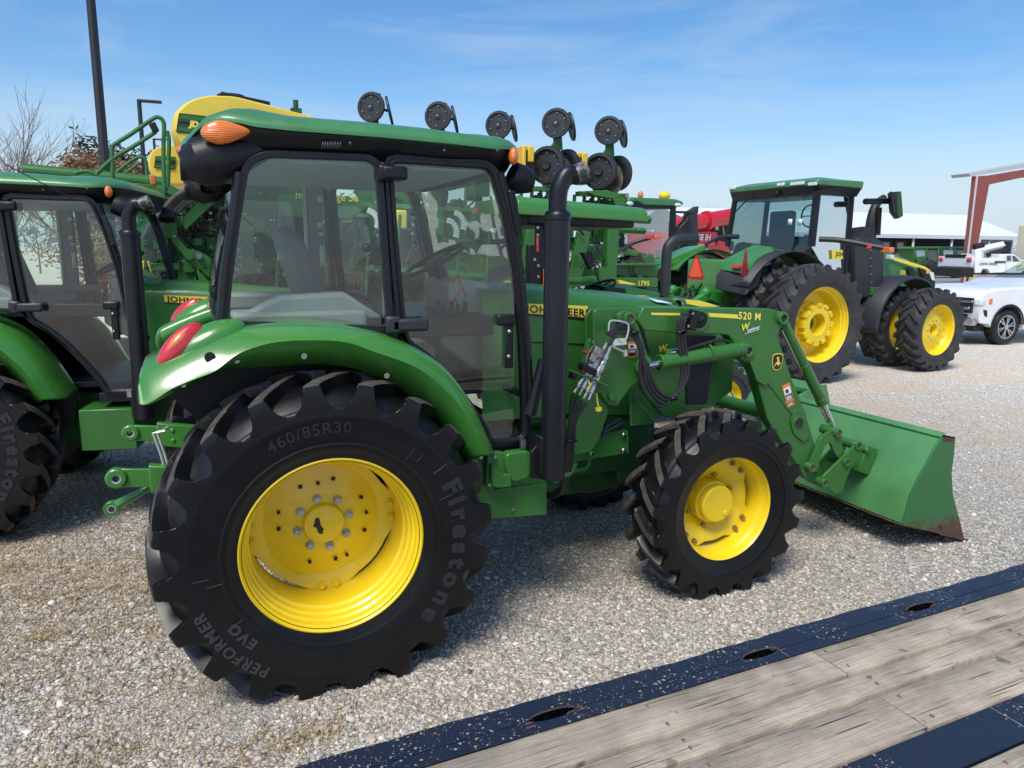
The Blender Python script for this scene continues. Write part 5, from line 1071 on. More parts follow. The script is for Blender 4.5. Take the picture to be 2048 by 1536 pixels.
# ------------------------------------------------------------------ open-station tractor under a canopy
def canopy_tractor():
    fr=Fr(2.95,2.85,0); r=thing('canopy_tractor','open green tractor with a flat canopy roof and bent exhaust, behind the loader tractor','tractor',fr,'utility tractors parked in the lot')
    A=lambda u,v,y=-.62:at(u,v,y,fr)
    a,b,c,d=A(1037,430),A(1300,445),A(1043,400),A(1293,423)
    m=MB(); secs=[]
    for t in np.linspace(0,1,9):
        x=a.x+(b.x-a.x)*t; zl=a.z+(b.z-a.z)*t; zt=c.z+(d.z-c.z)*t+.015; w=.62-.10*max(0,t-.6)
        hp=rnd([(-w,zl),(-w+.005,zt-.02),(-w+.10,zt+.03),(w-.10,zt+.03),(w-.005,zt-.02),(w,zl),(w-.04,zl+.01),(w-.04,zl+.03),(-w+.04,zl+.03),(-w+.04,zl+.01)],.03,2)
        secs.append([(x,p[0],p[1]) for p in hp])
    m.loft(secs); m.build('canopy',GREEN_F,r,bev=.01)
    m=MB(); m.box(((a.x+b.x)/2+.0,0,a.z-.03),(b.x-a.x-.25,1.1,.12)); m.build('canopy_lining',BLK,r,bev=.03)
    m=MB(); p=A(1034,412); 
    for y in (-.52,.52): m.box((a.x-.012,y,p.z),(.03,.14,.06))
    m.build('canopy_lamp',REDL,r,bev=.01)
    m=MB(); p=A(1085,435,-.5); q=A(1078,505,-.5)
    for y in (-.5,.5): m.box((p.x,y,(p.z+q.z)/2),(.15,.04,p.z-q.z)); m.box((q.x-.02,y,q.z-.14),(.22,.07,.42))
    m.build('rollbar',BLK,r,bev=.01)
    m=MB()
    for u,v in ((1074,455),(1091,456),(1074,470),(1091,471),(1068,519),(1075,531),(1075,553)):
        p=A(u,v,-.53); m.cyl(p,p+Vector((0,-.02,0)),.014)
    m.build('rollbar_bolts',CHR,r)
    m=MB(); p=A(1075,480,-.53); m.tube([A(1075,474,-.54),A(1075,503,-.54)],.012,8); m.build('red_strap',REDL,r)
    m=MB(); p=A(1090,560,-.56); m.box(p,(.04,.03,.22)); m.build('side_marker',ORG,r,bev=.01)
    # hood
    m=MB(); secs=[]
    tp=[A(u,v,-.25) for u,v in ((1215,575),(1260,573),(1330,589),(1400,603),(1450,619),(1500,640))]
    X=[p.x for p in tp]; Z=[p.z for p in tp]
    for x in np.linspace(X[0],X[-1],12):
        z=float(np.interp(x,X,Z)); w=.32-.06*max(0,(x-X[0])/(X[-1]-X[0])-.7)/.3; hp=[(-w,.75),(-w,z-.14),(-w+.03,z-.05),(-w+.09,z),(0,z+.02),(w-.09,z),(w-.03,z-.05),(w,z-.14),(w,.75)]; secs.append([(x,p,q) for p,q in hp])
    m.loft(secs,False,False); m.poly(secs[-1]); m.build('hood',GREEN,r,angle=45)
    m=MB(); m.extr([tuple(p) for p in ats([(1344,597),(1400,601),(1440,613),(1400,613),(1372,607),(1346,602)],-.33,fr)],(0,.004,0)); m.extr([tuple(p) for p in ats([(1265,590),(1290,591),(1300,593),(1266,592)],-.33,fr)],(0,.004,0)); m.build('hood_stripe_decal',DECY,r)
    m=MB(); m.extr(rnd([tuple(p) for p in ats([(1216,586),(1225,575),(1250,577),(1255,592),(1215,592)],-.34,fr)],.02),(0,.1,0)); m.build('headlamp_bezel',DARK,r)
    # exhaust
    m=MB(); m.tube([A(u,v,-.30) for u,v in ((1329,592),(1331,560),(1334,505),(1340,488),(1355,479),(1393,477))],.055,18,smooth=5); m.build('exhaust_stack',GREYP,r)
    # steering wheel and station
    m=MB(); m.lathe([(.20+.014*math.cos(q),.014*math.sin(q)) for q in [2*PI*k/8 for k in range(9)]],axis='z',seg=36)
    for q in (0,2.1,4.2): m.cyl((0,0,0),(.2*math.cos(q),.2*math.sin(q),0),.01)
    M=Matrix.Rotation(rad(-25),3,'Y'); c=A(1196,576,-.05); m.xf(lambda v:M@v+c); m.cyl(c,(c.x+.15,c.y,c.z-.5),.03); m.build('steering_wheel',BLK,r)
    m=MB(); c=A(1080,560,-.1); m.box((c.x,0,1.15),(.5,.5,.14)); m.box((c.x-.25,0,1.45),(.1,.48,.5)); m.build('seat',mat('yellow_vinyl',(.6,.42,.03),.6),r,bev=.04)
    m=MB(); m.box((.0,0,.95),(1.2,1.2,.12)); 
    for y in (-.6,.6): m.lathe([(.72,-.2),(.74,0),(.72,.2)],c=(0,y,.62),a0=.1,a1=2.6,seg=24)
    m.build('fender',GREEN_F,r,bev=.01,solid=.01)
    m=MB(); m.box((.9,0,.7),(1.9,.4,.4)); m.box((1.7,0,.5),(.2,1.2,.16)); m.box((0,0,.62),(.3,1.2,.3)); m.build('chassis',GREEN_D,r,bev=.02)
    for x,R_,W_,rr,y in ((0,.62,.36,.33,.62),(0,.62,.36,.33,-.62),(1.78,.42,.26,.24,.66),(1.78,.42,.26,.24,-.66)):
        m=MB(); m.lathe([(rr+.01,-W_*.42),(rr,-W_*.4),(rr-.03,-W_*.1),(.12,-W_*.05),(0,-W_*.1)],c=(x,y,R_),seg=40); m.lathe([(rr+.01,W_*.42),(rr,W_*.4),(rr-.03,W_*.1),(.12,W_*.05),(0,W_*.1)],c=(x,y,R_),seg=40); w_=m.build('wheel',YEL,r)
        t=tyre_mesh(R_,W_,rr+.01,18,deep=.08,lugh=.035,lw=.045,per=18); t.xf(lambda v:Vector((v.x+x,v.y+y,max(-.005,v.z+R_)))); t.build('tyre',[RUBF,RUBT],w_,angle=30)
    # loader
    for y in (-.52,.52):
        m=MB(); q=[tuple(p) for p in ats([(1120,592),(1343,597),(1372,602),(1395,640),(1440,760),(1480,800),(1450,805),(1410,770),(1375,660),(1350,625),(1120,612)],-.56,fr)]; q=[(x_,y-.03,z_) for x_,_,z_ in q]; m.extr(q,(0,.06,0)); m.build('loader_arm',GREEN,r,bev=.006)
    m=MB(); p=A(1366,607,-.57); m.lathe([(.02,0),(.045,0),(.045,.08)],c=p,seg=20); m.build('arm_pivot',GREEN,r)
    m=MB(); m.cyl(p+Vector((0,.005,0)),p+Vector((0,.02,0)),.022); m.build('pivot_pin',CHR,r)
    # bucket
    m=MB(); bx=2.72; pr=[(bx+.42,.50),(bx+.30,.50),(bx+.10,.42),(bx,.30),(bx+.02,.15),(bx+.10,.05),(bx+.80,.03)]; th=[(x_+.012,z_+.012) for x_,z_ in pr]
    m.loft([[(x_,y,z_) for x_,z_ in pr+th[::-1]] for y in (-.86,.86)]); bk=m.build('bucket',GREEN_B,r,angle=30)
    for y in (-.868,.86):
        m=MB(); m.prism([(bx+.42,.53),(bx+.46,.42),(bx+.52,.25),(bx+.86,.02),(bx+.1,.03),(bx-.01,.15),(bx-.02,.30),(bx+.09,.44),(bx+.30,.53)],y,y+.008); m.build('side_plate',GREEN_B,bk)
    m=MB(); 
    for y in (-.3,.3): m.box((bx+.02,y,.32),(.14,.1,.26))
    m.box((bx+.14,0,.47),(.26,1.6,.05),ry=.2); m.build('bucket_bracket',GREEN,bk,bev=.01)
    return r
canopy_tractor()

# ------------------------------------------------------------------ large row-crop tractor on dual wheels
def big_wheel(root,x,y,R,W,rr,nl,front,src=None):
    if src:
        c=src.copy(); COL.objects.link(c); c.parent=root; c.location=(x,y,0)
        for ch in [q for q in bpy.data.objects if q.parent==src]: d=ch.copy(); COL.objects.link(d); d.parent=c
        return c
    m=MB(); h=W/2
    if not front:
        m.lathe([(rr+.03,-h*.80),(rr+.015,-h*.82),(rr+.005,-h*.76),(rr-.01,-h*.70),(rr-.015,-h*.58),(rr-.03,-h*.54),(rr-.04,-h*.40),(rr-.06,-h*.34),(rr-.08,h*.3),(rr-.09,h*.5),(.28,h*.6),(.0,h*.6)],c=(0,0,R),seg=72)
        if front is False:
            m.lathe([(.34,h*.6),(.345,h*.2),(.30,h*.05),(.29,-h*.35),(.27,-h*.42),(.175,-h*.44),(.165,-h*.40),(.16,h*.3),(.12,h*.32),(.11,h*.5)],c=(0,0,R),seg=48)
            for k in range(12):
                t=2*PI*k/12; m.box((.305*math.cos(t),-.03,R+.305*math.sin(t)),(.05,.17,.085),ry=-t)
    else:
        m.lathe([(rr+.03,-h*.80),(rr+.015,-h*.82),(rr+.005,-h*.76),(rr-.015,-h*.66),(rr-.03,-h*.3),(rr-.05,-h*.1),(rr-.09,-h*.05),(.22,-h*.32),(.105,-h*.34),(.10,-h*.30),(.10,h*.4),(0,h*.4)],c=(0,0,R),seg=64)
    wh=m.build('rear_wheel' if not front else 'front_wheel',YEL,root,angle=32,bev=0); wh.location=(x,y,0)
    t=tyre_mesh(R,W,rr+.02,nl,lugh=.05,deep=.11,lw=.055,per=22); t.xf(lambda v:Vector((v.x,v.y,max(-.005,v.z+R)))); t.build('tyre',[RUBF,RUBF],wh,angle=30)
    if front:
        q=MB()
        for k in range(10):
            a=2*PI*k/10; q.cyl((.165*math.cos(a),-h*.32,R+.165*math.sin(a)),(.165*math.cos(a),-h*.42,R+.165*math.sin(a)),.015,.013,8)
        q.build('wheel_nuts',DSTEEL,wh)
        q=MB()
        for k in range(16):
            a=2*PI*k/16; q.cyl(((rr-.075)*math.cos(a),-h*.08,R+(rr-.075)*math.sin(a)),((rr-.075)*math.cos(a),-h*.16,R+(rr-.075)*math.sin(a)),.014,.014,8)
        q.build('rim_bolts',YEL,wh)
    return wh
A8=math.atan2(.19,2.95); F8=Fr(8.31-math.sin(A8)*2.0,4.19+math.cos(A8)*2.0,A8)
def big_tractor():
    fr=F8; r=thing('row_crop_tractor','large green tractor on dual yellow wheels with two orange warning triangles','tractor',fr)
    A=lambda u,v,y:at(u,v,y,fr); P=lambda L_,y:[tuple(p) for p in ats(L_,y,fr)]
    w1=big_wheel(r,0,-1.76,.93,.47,.585,24,False); big_wheel(r,0,-1.12,0,0,0,0,False,w1); c=big_wheel(r,0,1.12,0,0,0,0,False,w1); big_wheel(r,0,1.76,0,0,0,0,False,w1)
    f1=big_wheel(r,2.97,-1.72,.725,.40,.44,22,True); big_wheel(r,2.97,-1.10,0,0,0,0,True,f1); big_wheel(r,2.97,1.1,0,0,0,0,True,f1); big_wheel(r,2.97,1.72,0,0,0,0,True,f1)
    m=MB(); m.cyl((0,-1.7,.93),(0,1.7,.93),.09,seg=20); m.box((0,0,.95),(.7,1.0,.6)); m.box((1.5,0,.9),(2.6,.6,.5)); m.cyl((2.97,-1.6,.725),(2.97,1.6,.725),.1); m.build('chassis',GREEN_D,r,bev=.02)
    yn=-.92
    rr_=A(1640,372,yn); xr=rr_.x; fl=A(1730,380,yn); rl=at(1452,380,x=xr,fr=fr)
    x0,x1,ya,yb_=xr,fl.x,yn,max(.5,min(1.2,rl.y)); zt=A(1640,353,yn).z; ze=rr_.z
    m=MB(); o=[(x0-.05,ya,ze+.02),(x1,ya,A(1732,378,yn).z),(x1+.05,yb_,A(1732,378,yn).z),(x0-.05,yb_,ze+.02)]
    o2=[(x0-.05,ya,zt-.05),(x1+.02,ya,A(1732,363,yn).z),(x1+.02,yb_,A(1732,363,yn).z),(x0-.05,yb_,zt-.05)]
    o3=[(x0+.2,ya+.2,zt+.02),(x1-.3,ya+.25,A(1700,360,yn).z+.03),(x1-.3,yb_-.25,A(1700,360,yn).z+.03),(x0+.2,yb_-.2,zt+.02)]
    m.loft([rnd(o,.12),rnd(o2,.12),rnd(o3,.12)]); m.build('roof',GREEN_L,r,bev=.015)
    m=MB(); m.loft([rnd([(x0+.02,ya+.04,ze-.13),(x1-.1,ya+.04,ze-.13),(x1-.1,yb_-.04,ze-.13),(x0+.02,yb_-.04,ze-.13)],.08),rnd([(x0-.03,ya+.01,ze+.03),(x1-.03,ya+.01,ze+.0),(x1-.03,yb_-.01,ze+.0),(x0-.03,yb_-.01,ze+.03)],.08)]); m.build('roof_underside',BLK,r)
    m=MB(); 
    for u,v in ((1562,369),(1625,368),(1465,376),(1595,367)):
        p=at(u,v,x=x0-.05,fr=fr); m.box(p,(.04,.17 if u!=1595 else .3,.055))
    m.build('roof_lamp',LENS,r,bev=.01)
    # cab posts and glass
    zb=A(1580,492,yn).z; zt2=ze-.11
    qb=at(1523,494,x=x0+.05,fr=fr)
    def post(L_,w,mt=BLK,nm='cab_post'): m=MB(); m.tube(L_,w,8); m.build(nm,mt,r)
    rrb,rrt=Vector((x0-.02,ya+.06,zb)),Vector((x0+.06,ya+.10,zt2)); flb,flt=A(1700,582,yn),A(1713,392,yn)
    flb=Vector((flt.x-.05,ya+.04,1.25)); flt=Vector((flt.x,ya+.1,zt2))
    rlb,rlt=Vector((x0-.02,yb_-.06,zb)),Vector((x0+.06,yb_-.1,zt2))
    post([rrb,rrt],.065); post([rlb,rlt],.05); post([flb,flt],.05); post([Vector((flb.x,yb_-.04,flb.z)),Vector((flt.x,yb_-.1,flt.z))],.05)
    g=MB(); g.poly([rrb,rrt,rlt,rlb,Vector((x0-.04,yb_-.35,zb-.2)),Vector((x0-.04,ya+.35,zb-.2))]); g.build('rear_window',GLASSF,r,flat=True)
    g=MB(); g.poly([rrb,rrt,flt,flb,Vector((x0+.7,ya+.04,1.35))]); g.build('side_window',GLASSF,r,flat=True)
    g=MB(); g.poly([rlb,rlt,Vector((flt.x,yb_-.1,flt.z)),Vector((flb.x,yb_-.04,flb.z)),Vector((x0+.7,yb_-.04,1.35))]); g.build('side_window',GLASSF,r,flat=True)
    g=MB(); g.poly([flb,flt,Vector((flt.x,yb_-.1,flt.z)),Vector((flb.x,yb_-.04,flb.z))]); g.build('windscreen',GLASSF,r,flat=True)
    m=MB(); m.box((x0+.35,ya+.5,zb+.05),(.5,.5,.16)); m.box((x0+.18,.0,zb+.25),(.16,.5,.75)); m.box((x0+.6,.1,zb-.05),(.5,.5,.2)); m.tube([(x0+.95,.0,zb-.3),(x0+.8,.0,zb+.22)],.05); m.build('seat',SEAT,r,bev=.04)
    m=MB(); m.lathe([(.19+.014*math.cos(q),.014*math.sin(q)) for q in [2*PI*k/8 for k in range(9)]],c=(0,0,0),axis='x',seg=30); m.cyl((0,0,0),(.0,.19,0),.01); m.cyl((0,0,0),(.0,-.19,0),.01); cc=A(1620,432,-.4); m.xf(lambda v:v+cc); m.build('steering_wheel',BLK,r)
    m=MB(); m.tube([at(1467,428,x=x0-.05,fr=fr),at(1503,390,x=x0-.05,fr=fr)],.012); m.box(at(1553,388,x=x0-.05,fr=fr),(.03,.05,.1)); m.tube([A(1608,395,yn),A(1650,378,yn),A(1700,376,yn)],.014,8,smooth=3); m.build('wiper_arm',BLK,r)
    m=MB()
    for u in (1580,1600): m.box(at(u,444,x=x0-.09,fr=fr),(.01,.09,.10))
    m.build('white_sign',DECW,r)
    m=MB(); m.extr(P([(1664,500),(1686,500),(1686,518),(1664,518)],yn+.03),(0,.004,0)); m.build('door_decal',DECY,r); m=MB(); fn=plane_fn(A(1679,512,yn+.02),(1,0,0),(0,0,1)); text(m,'JOH',fn,.10,.002); m.build('door_lettering',DECB,r)
    # fenders: painted inner, black extension
    for s in (-1,1):
        def arc(r0,y0,y1,a0,a1,mt,nm,th=.02):
            m=MB(); m.lathe([(r0,y0),(r0,y1),(r0-.05,y1-.02)],c=(0,0,.95),a0=rad(a0),a1=rad(a1),seg=20)
            if s>0: m.xf(lambda v:Vector((v.x,-v.y,v.z)))
            m.build(nm,mt,r,solid=th,angle=60)
        arc(1.12,-.85,-.55,20,138,GREEN_F,'fender'); arc(1.09,-1.32,-.86,38,150,GREYP,'fender_flare')
        m=MB(); m.loft([[(-.98,-1.30,1.36),(-1.0,-.62,1.42),(-.98,-.62,1.66),(-.88,-1.28,1.56)],[(-.72,-1.3,1.50),(-.72,-.6,1.56),(-.70,-.6,1.92),(-.62,-1.28,1.80)]]) 
        if s>0: m.xf(lambda v:Vector((v.x,-v.y,v.z)))
        if s>0: m.xf(lambda v:Vector((v.x,v.y*1.32+.13,v.z)))
        m.build('fender_corner',GREYP,r,bev=.02)
        m=MB(); m.loft([[(-.90,-1.15,1.68),(-.90,-.6,1.72),(-.86,-.6,1.90),(-.80,-1.05,1.84)],[(-.1,-1.0,2.02),(-.1,-.5,2.05),(-.1,-.5,2.16),(-.1,-.95,2.12)]])
        if s>0: m.xf(lambda v:Vector((v.x,-v.y,v.z)))
        if s>0: m.xf(lambda v:Vector((v.x,v.y*1.32+.0,v.z)))
        m.build('fender_top',GREEN_F,r,bev=.03)
        m=MB(); m.box((-.90,.98*s if s<0 else 1.35,1.80),(.04,.20,.07)); m.build('tail_lamp',REDL,r,bev=.015)
        # warning triangle
        m=MB(); x_=-1.12; y0=at(1392,535,x=x_,fr=fr).y if s>0 else at(1490,520,x=x_,fr=fr).y; zc_=at(1392,535,x=x_,fr=fr).z if s>0 else at(1490,525,x=x_,fr=fr).z; rot=rad(0 if s>0 else 60)
        tri=lambda k:[(-.2*k,-.17*k),(-.15*k,-.20*k),(.15*k,-.20*k),(.2*k,-.17*k),(.03*k,.2*k),(-.03*k,.2*k)]
        def tr(k,off): return [(x_+off+ (a_*math.sin(rot)),y0+a_*math.cos(rot),zc_+b_) for a_,b_ in tri(k)]
        m.extr(tr(1.0,0),(.01,0,0)); t_=m.build('warning_triangle',REDB,r); m=MB(); m.extr(tr(.76,-.006),(.005,0,0)); m.build('triangle_face',REDO,t_)
        # light bar with amber marker
        yy=1 if s>0 else -1
        m=MB(); m.tube([(x0+.02,yy*.90,zb+.18),(x0-.05,yy*1.25,zb+.18),(x0-.05,yy*1.75,zb+.02)] if s>0 else [(x0+.05,-.95,zb+.12),(x0+.3,-1.2,zb+.10),(x0+.62,-1.75,zb-.02)],.045,8,smooth=3); m.build('marker_bar',GREYP,r)
        e=(x0-.05,yy*1.8,zb+.0) if s>0 else (x0+.64,-1.80,zb-.05); m=MB(); m.box(e,(.1,.20,.09)); m.build('marker_lamp',ORG,r,bev=.015); m=MB(); m.box((e[0]-(.0 if s>0 else .10),e[1]-yy*.26,e[2]+.06),(.07,.22,.07),rz=(0 if s>0 else -.9)); m.build('marker_reflector',REDL,r)
    m=MB(); m.box((-.45,0,1.45),(.5,.9,.9)); m.build('rear_housing',GREEN_F,r,bev=.05)
    m=MB(); random.seed(9)
    m.box((-.75,0,1.08),(.3,.7,.5)); m.box((-.9,0,.75),(.3,1.1,.14)); 
    for y in (-.42,.42): m.prism([(-.7,1.35),(-.95,1.42),(-1.25,1.25),(-1.20,1.15),(-.95,1.25),(-.7,1.15)],y-.06,y+.06); m.tube([(-1.2,y,1.2),(-1.22,y,.62)],.035); m.prism([(-.6,.62),(-1.55,.50),(-1.55,.40),(-.6,.50)],y-.04,y+.04); m.ell((-1.0,y,1.36),(.09,.09,.09),12,8)
    for k in range(26): m.box((-.9-random.random()*.15,random.uniform(-.4,.4),random.uniform(.85,1.4)),(.08,.05+random.random()*.06,.04+random.random()*.08))
    m.prism([(-1.0,1.2),(-1.5,1.05),(-1.55,.85),(-1.35,.80),(-1.25,.98),(-1.0,.95)],-.16,.16); m.build('rear_hitch',mat('bright_green_casting',(.03,.24,.035),.45,var=.2,vscale=8,dust=.15,dcol=(.1,.14,.06)),r,bev=.008)
    m=MB()
    for k in range(11):
        q_=random.uniform(-.35,.35); m.tube([(-.93,q_,1.45+random.uniform(-.1,.1)),(-1.05,q_+random.uniform(-.1,.1),1.2),(-1.0,q_+random.uniform(-.15,.15),1.0),(-.95,q_,.9)],random.choice((.010,.016)),6,smooth=4)
    m.build('hydraulic_hose',HOSE,r)
    # mirror, exhaust, side box
    m=MB(); m.tube([A(1730,403,yn-.2),A(1782,402,yn-.2)],.05,8); m.tube([A(1758,415,yn),A(1755,470,yn)],.05); mm=m.build('mirror_arm',BLK,r)
    m=MB(); q=P([(1782,384),(1803,382),(1807,432),(1796,438),(1786,424)],yn-.35); m.extr(q,(.14,.18,0)); m.build('side_mirror',GREEN_D,r,bev=.02)
    m=MB(); q=P([(1781,383),(1794,384),(1797,436),(1786,424)],yn-.37); m.extr(q,(.0,.03,0)); m.build('mirror_housing',BLK,r,bev=.01)
    m=MB(); m.tube([A(1768,395,yn+.1),A(1752,410,yn+.1),A(1743,440,yn+.1),A(1740,480,yn+.1)],[.06,.09,.10,.10],16,smooth=4); m.extr(P([(1728,455),(1752,452),(1752,480),(1716,480)],yn),(0,.25,0)); m.build('exhaust_stack',GREYP,r)
    m=MB(); m.extr(P([(1712,482),(1722,474),(1745,474),(1745,600),(1712,590)],yn-.1),(0,.4,0)); m.extr(P([(1745,474),(1758,478),(1770,487),(1765,720),(1742,660)],yn-.12),(0,.4,0)); m.build('side_tank',GREYP,r,bev=.03)
    m=MB()
    for k in range(9): p=A(1741,500+16*k if k<7 else 600,yn-.13); m.cyl(p,p+Vector((0,-.012,0)),.012)
    m.build('tank_bolts',CHR,r)
    # hood
    m=MB(); secs=[]; T_=[A(u,v,-.5) for u,v in ((1760,500),(1800,508),(1840,524),(1868,543))]; X=[p.x for p in T_]; Z=[p.z for p in T_]
    for x in np.linspace(X[0]-.6,X[-1],9):
        z=float(np.interp(x,X,Z)); w=.52-.06*(x-X[0])/(X[-1]-X[0]); zb_=A(1868,590,-.5).z if x>X[0] else 1.0
        secs.append([(x,p,q) for p,q in ((-w,zb_-.3),(-w,z-.22),(-w+.06,z-.06),(-w+.2,z+.02),(0,z+.06),(w-.2,z+.02),(w-.06,z-.06),(w,z-.22),(w,zb_-.3))])
    m.loft(secs,False,False); m.poly(secs[-1]); m.build('hood',GREEN,r,angle=45)
    m=MB(); m.extr(P([(1772,512),(1790,514),(1850,533),(1862,541),(1850,540),(1790,521)],-.535),(0,.01,0)); m.build('hood_stripe',DECY,r)
    m=MB(); fn=plane_fn(A(1805,549,-.54),(1,0,-.1),(0,0,1)); text(m,'370',fn,.11,.003); m.build('model_lettering',DECY,r); m=MB(); fn=plane_fn(A(1856,547,-.54),(1,0,0),(0,0,1)); text(m,'8R',fn,.11,.003); m.build('model_lettering',DECY,r)
    m=MB(); m.extr(P([(1815,533),(1826,536),(1832,552),(1820,552)],-.54),(0,.02,0)); m.extr(P([(1835,533),(1871,545),(1870,575),(1862,590),(1851,585),(1851,560)],-.535),(0,.04,0)); m.build('hood_vent',DARK,r)
    m=MB(); m.extr(P([(1858,542),(1868,545),(1871,562),(1864,560)],-.545),(0,.03,0)); m.box(A(1780,514,-.62),(.12,.1,.08)); m.build('headlamp',LENS,r,bev=.01)
    m=MB(); m.box((X[-1]+.03,0,(Z[-1]+1.2)/2),(.08,.85,.75)); m.build('front_grille',DARK,r,bev=.02)
    for s in (-1,1):
        m=MB(); m.lathe([(.86,-.26),(.90,-.22),(.90,.24),(.86,.26)],c=(2.97,s*1.10,.725),a0=rad(30),a1=rad(185),seg=24); m.build('front_fender',GREYP,r,solid=.02,angle=60)
    m=MB(); m.box(A(1748,582,-1.0),(.30,.15,.14)); m.extr(P([(1745,650),(1750,612),(1757,600),(1752,640),(1750,700)],-1.1),(0,.1,0)); m.build('step_bracket',GREEN,r,bev=.01)
    return r
big_tractor()
# ------------------------------------------------------------------ folded planter behind the tractors
GREEN_R=mat('dull_green_rail',(.03,.15,.04),.6,var=.1)
def planter():
    PY=4.7; fr=Fr(0,PY,0); r=thing('planter','green folded row planter with yellow tanks, handrails and wheels raised against the sky','planter',fr)
    A=lambda u,v,y=0:at(u,v,y,fr)
    P=lambda L_,y=0:[tuple(p) for p in ats(L_,y,fr)]
    # yellow tanks
    def tank(pts,y,dep,nm='seed_tank'):
        q=rnd(P(pts,y),.07,4); m=MB(); c=sum((Vector(p) for p in q),Vector())/len(q); secs=[]
        for t,s in ((0,.90),(.04,.96),(.12,1),(.88,1),(.96,.96),(1,.90)): secs.append([tuple(c+(Vector(p)-c)*s+Vector((0,dep*t,0))) for p in q])
        m.loft(secs); return m.build(nm,YEL_T,r,angle=50)
    t1=tank([(340,262),(346,222),(372,198),(412,186),(470,188),(540,206),(640,232),(640,300),(520,330),(440,330),(372,320),(352,292)],.2,1.5)
    t2=tank([(294,318),(300,300),(320,290),(360,286),(420,300),(430,340),(410,368),(340,372),(312,362),(297,342)],2.2,1.3)
    def decal(pts,y,par):
        q=ats(pts,y,fr); f=lambda s,t:q[0]+(q[1]-q[0])*s+(q[3]-q[0])*t
        m=MB(); m.extr([f(0,0),f(1,0),f(1,1),f(0,1)],(0,.004,0)); m.build('decal_border',DECB,par)
        m=MB()
        for a,b in ((.06,.30),(.70,.94)): m.extr([f(.04,a)+Vector((0,-.004,0)),f(.98,a)+Vector((0,-.004,0)),f(.98,b)+Vector((0,-.004,0)),f(.04,b)+Vector((0,-.004,0))],(0,.002,0))
        for a in (.34,.60): m.extr([f(.04,a)+Vector((0,-.004,0)),f(.5,a)+Vector((0,-.004,0)),f(.5,a+.05)+Vector((0,-.004,0)),f(.04,a+.05)+Vector((0,-.004,0))],(0,.002,0))
        m.build('decal_panel',GREEN,par)
        m=MB(); fn=plane_fn(f(.62,.64)+Vector((0,-.007,0)),f(1,0)-f(0,0),f(0,0)-f(0,1)); text(m,'JD',fn,(f(0,0)-f(0,1)).length*.42,.006); m.build('decal_lettering',DECY,par)
    decal([(358,226),(412,232),(412,264),(352,264)],.19,t1); decal([(311,312),(352,314),(352,338),(308,336)],2.18,t2)
    m=MB(); p=A(480,192,.9); m.box(p+Vector((.05,0,-.06)),(.55,.4,.05),ry=.13); m.cyl(p+Vector((-.1,0,-.12)),p+Vector((-.1,0,.0)),.16); m.build('tank_lid',BLK,t1,bev=.01)
    m=MB(); p=A(592,222,.3); m.tube([p,p+Vector((0,0,.12))],.03,8); m.box(p,(.12,.1,.05)); m.build('tank_valve',GREEN_D,t1)
    # handrails and ladder
    m=MB()
    def rail(L_,y,rr=.022,mt=None): m.tube([A(u,v,y) for u,v in L_],rr,8,smooth=3)
    rail([(193,348),(225,318),(268,292),(305,268),(312,262)],.1); rail([(225,360),(225,330),(224,298),(230,288),(262,268),(305,238),(318,235),(328,248),(327,300),(328,360),(330,400)],.1)
    rail([(334,262),(338,280),(337,330),(336,400)],.4); rail([(150,347),(165,343),(180,344),(195,352)],.3)
    m.build('handrail',GREEN_R,r)
    m=MB(); rail([(232,345),(262,322),(280,314),(292,322),(294,365)],1.6,.02); rail([(232,358),(262,338),(280,325)],1.6,.018); m.build('rear_handrail',GREEN_R,r)
    m=MB(); m.box(A(308,255,.05),(.07,.05,.10),ry=-.4); m.build('step_lamp',BLK,r,bev=.01)
    m=MB(); p=A(306,360,.4); m.box(p,(.06,.05,.11)); m.build('amber_marker',ORG,r,bev=.012)
    # long boom and panels, left
    m=MB(); a=A(48,341,.6); b=A(335,368,.6); m.tube([a,b],.075,14); m.extr(P([(60,338),(130,340),(260,352),(300,360),(300,372),(120,352),(48,348)],.8),(0,.2,0)); m.build('folded_boom',GREEN,r)
    m=MB(); m.extr(P([(256,366),(335,370),(400,420),(420,560),(300,600),(255,440)],.5),(0,.04,0)); m.build('side_panel_plate',GREEN,r,bev=.005)
    m=MB()
    for u,v in ((281,419),(307,420),(350,392),(281,440)): p=A(u,v,.49); m.cyl(p,p+Vector((0,-.02,0)),.014)
    m.build('plate_bolts',CHR,r)
    # centre bracket, diagonal beam, lower arm
    m=MB(); m.extr(P([(323,427),(353,430),(355,477),(320,474)],-.1),(0,.22,0)); m.extr(P([(284,455),(323,428),(321,474),(285,487)],-.08),(0,.16,0)); m.build('frame_bracket',GREEN,r,bev=.008)
    m=MB()
    for u,v in ((328,428),(350,431),(327,471),(349,473)): p=A(u,v,-.12); m.cyl(p,p+Vector((0,-.02,0)),.013)
    m.build('bracket_bolts',CHR,r)
    m=MB(); m.extr(P([(363,437),(424,372),(444,374),(444,392),(370,462)],-.15),(0,.10,0)); m.extr(P([(392,350),(424,372),(446,375),(450,360),(430,340),(400,345)],-.1),(0,.08,0)); m.build('diagonal_beam',GREEN,r,bev=.012)
    m=MB(); m.extr(P([(340,474),(358,476),(375,498),(400,503),(415,512),(432,528),(432,568),(398,540),(390,570),(402,545),(380,525),(366,510)],-.1),(0,.06,0)); m.extr(P([(367,508),(386,512),(392,545),(368,545)],-.05),(0,.05,0)); m.extr(P([(392,535),(420,565),(400,572)],-.12),(0,.04,0)); m.build('lower_arm',GREEN,r,bev=.008)
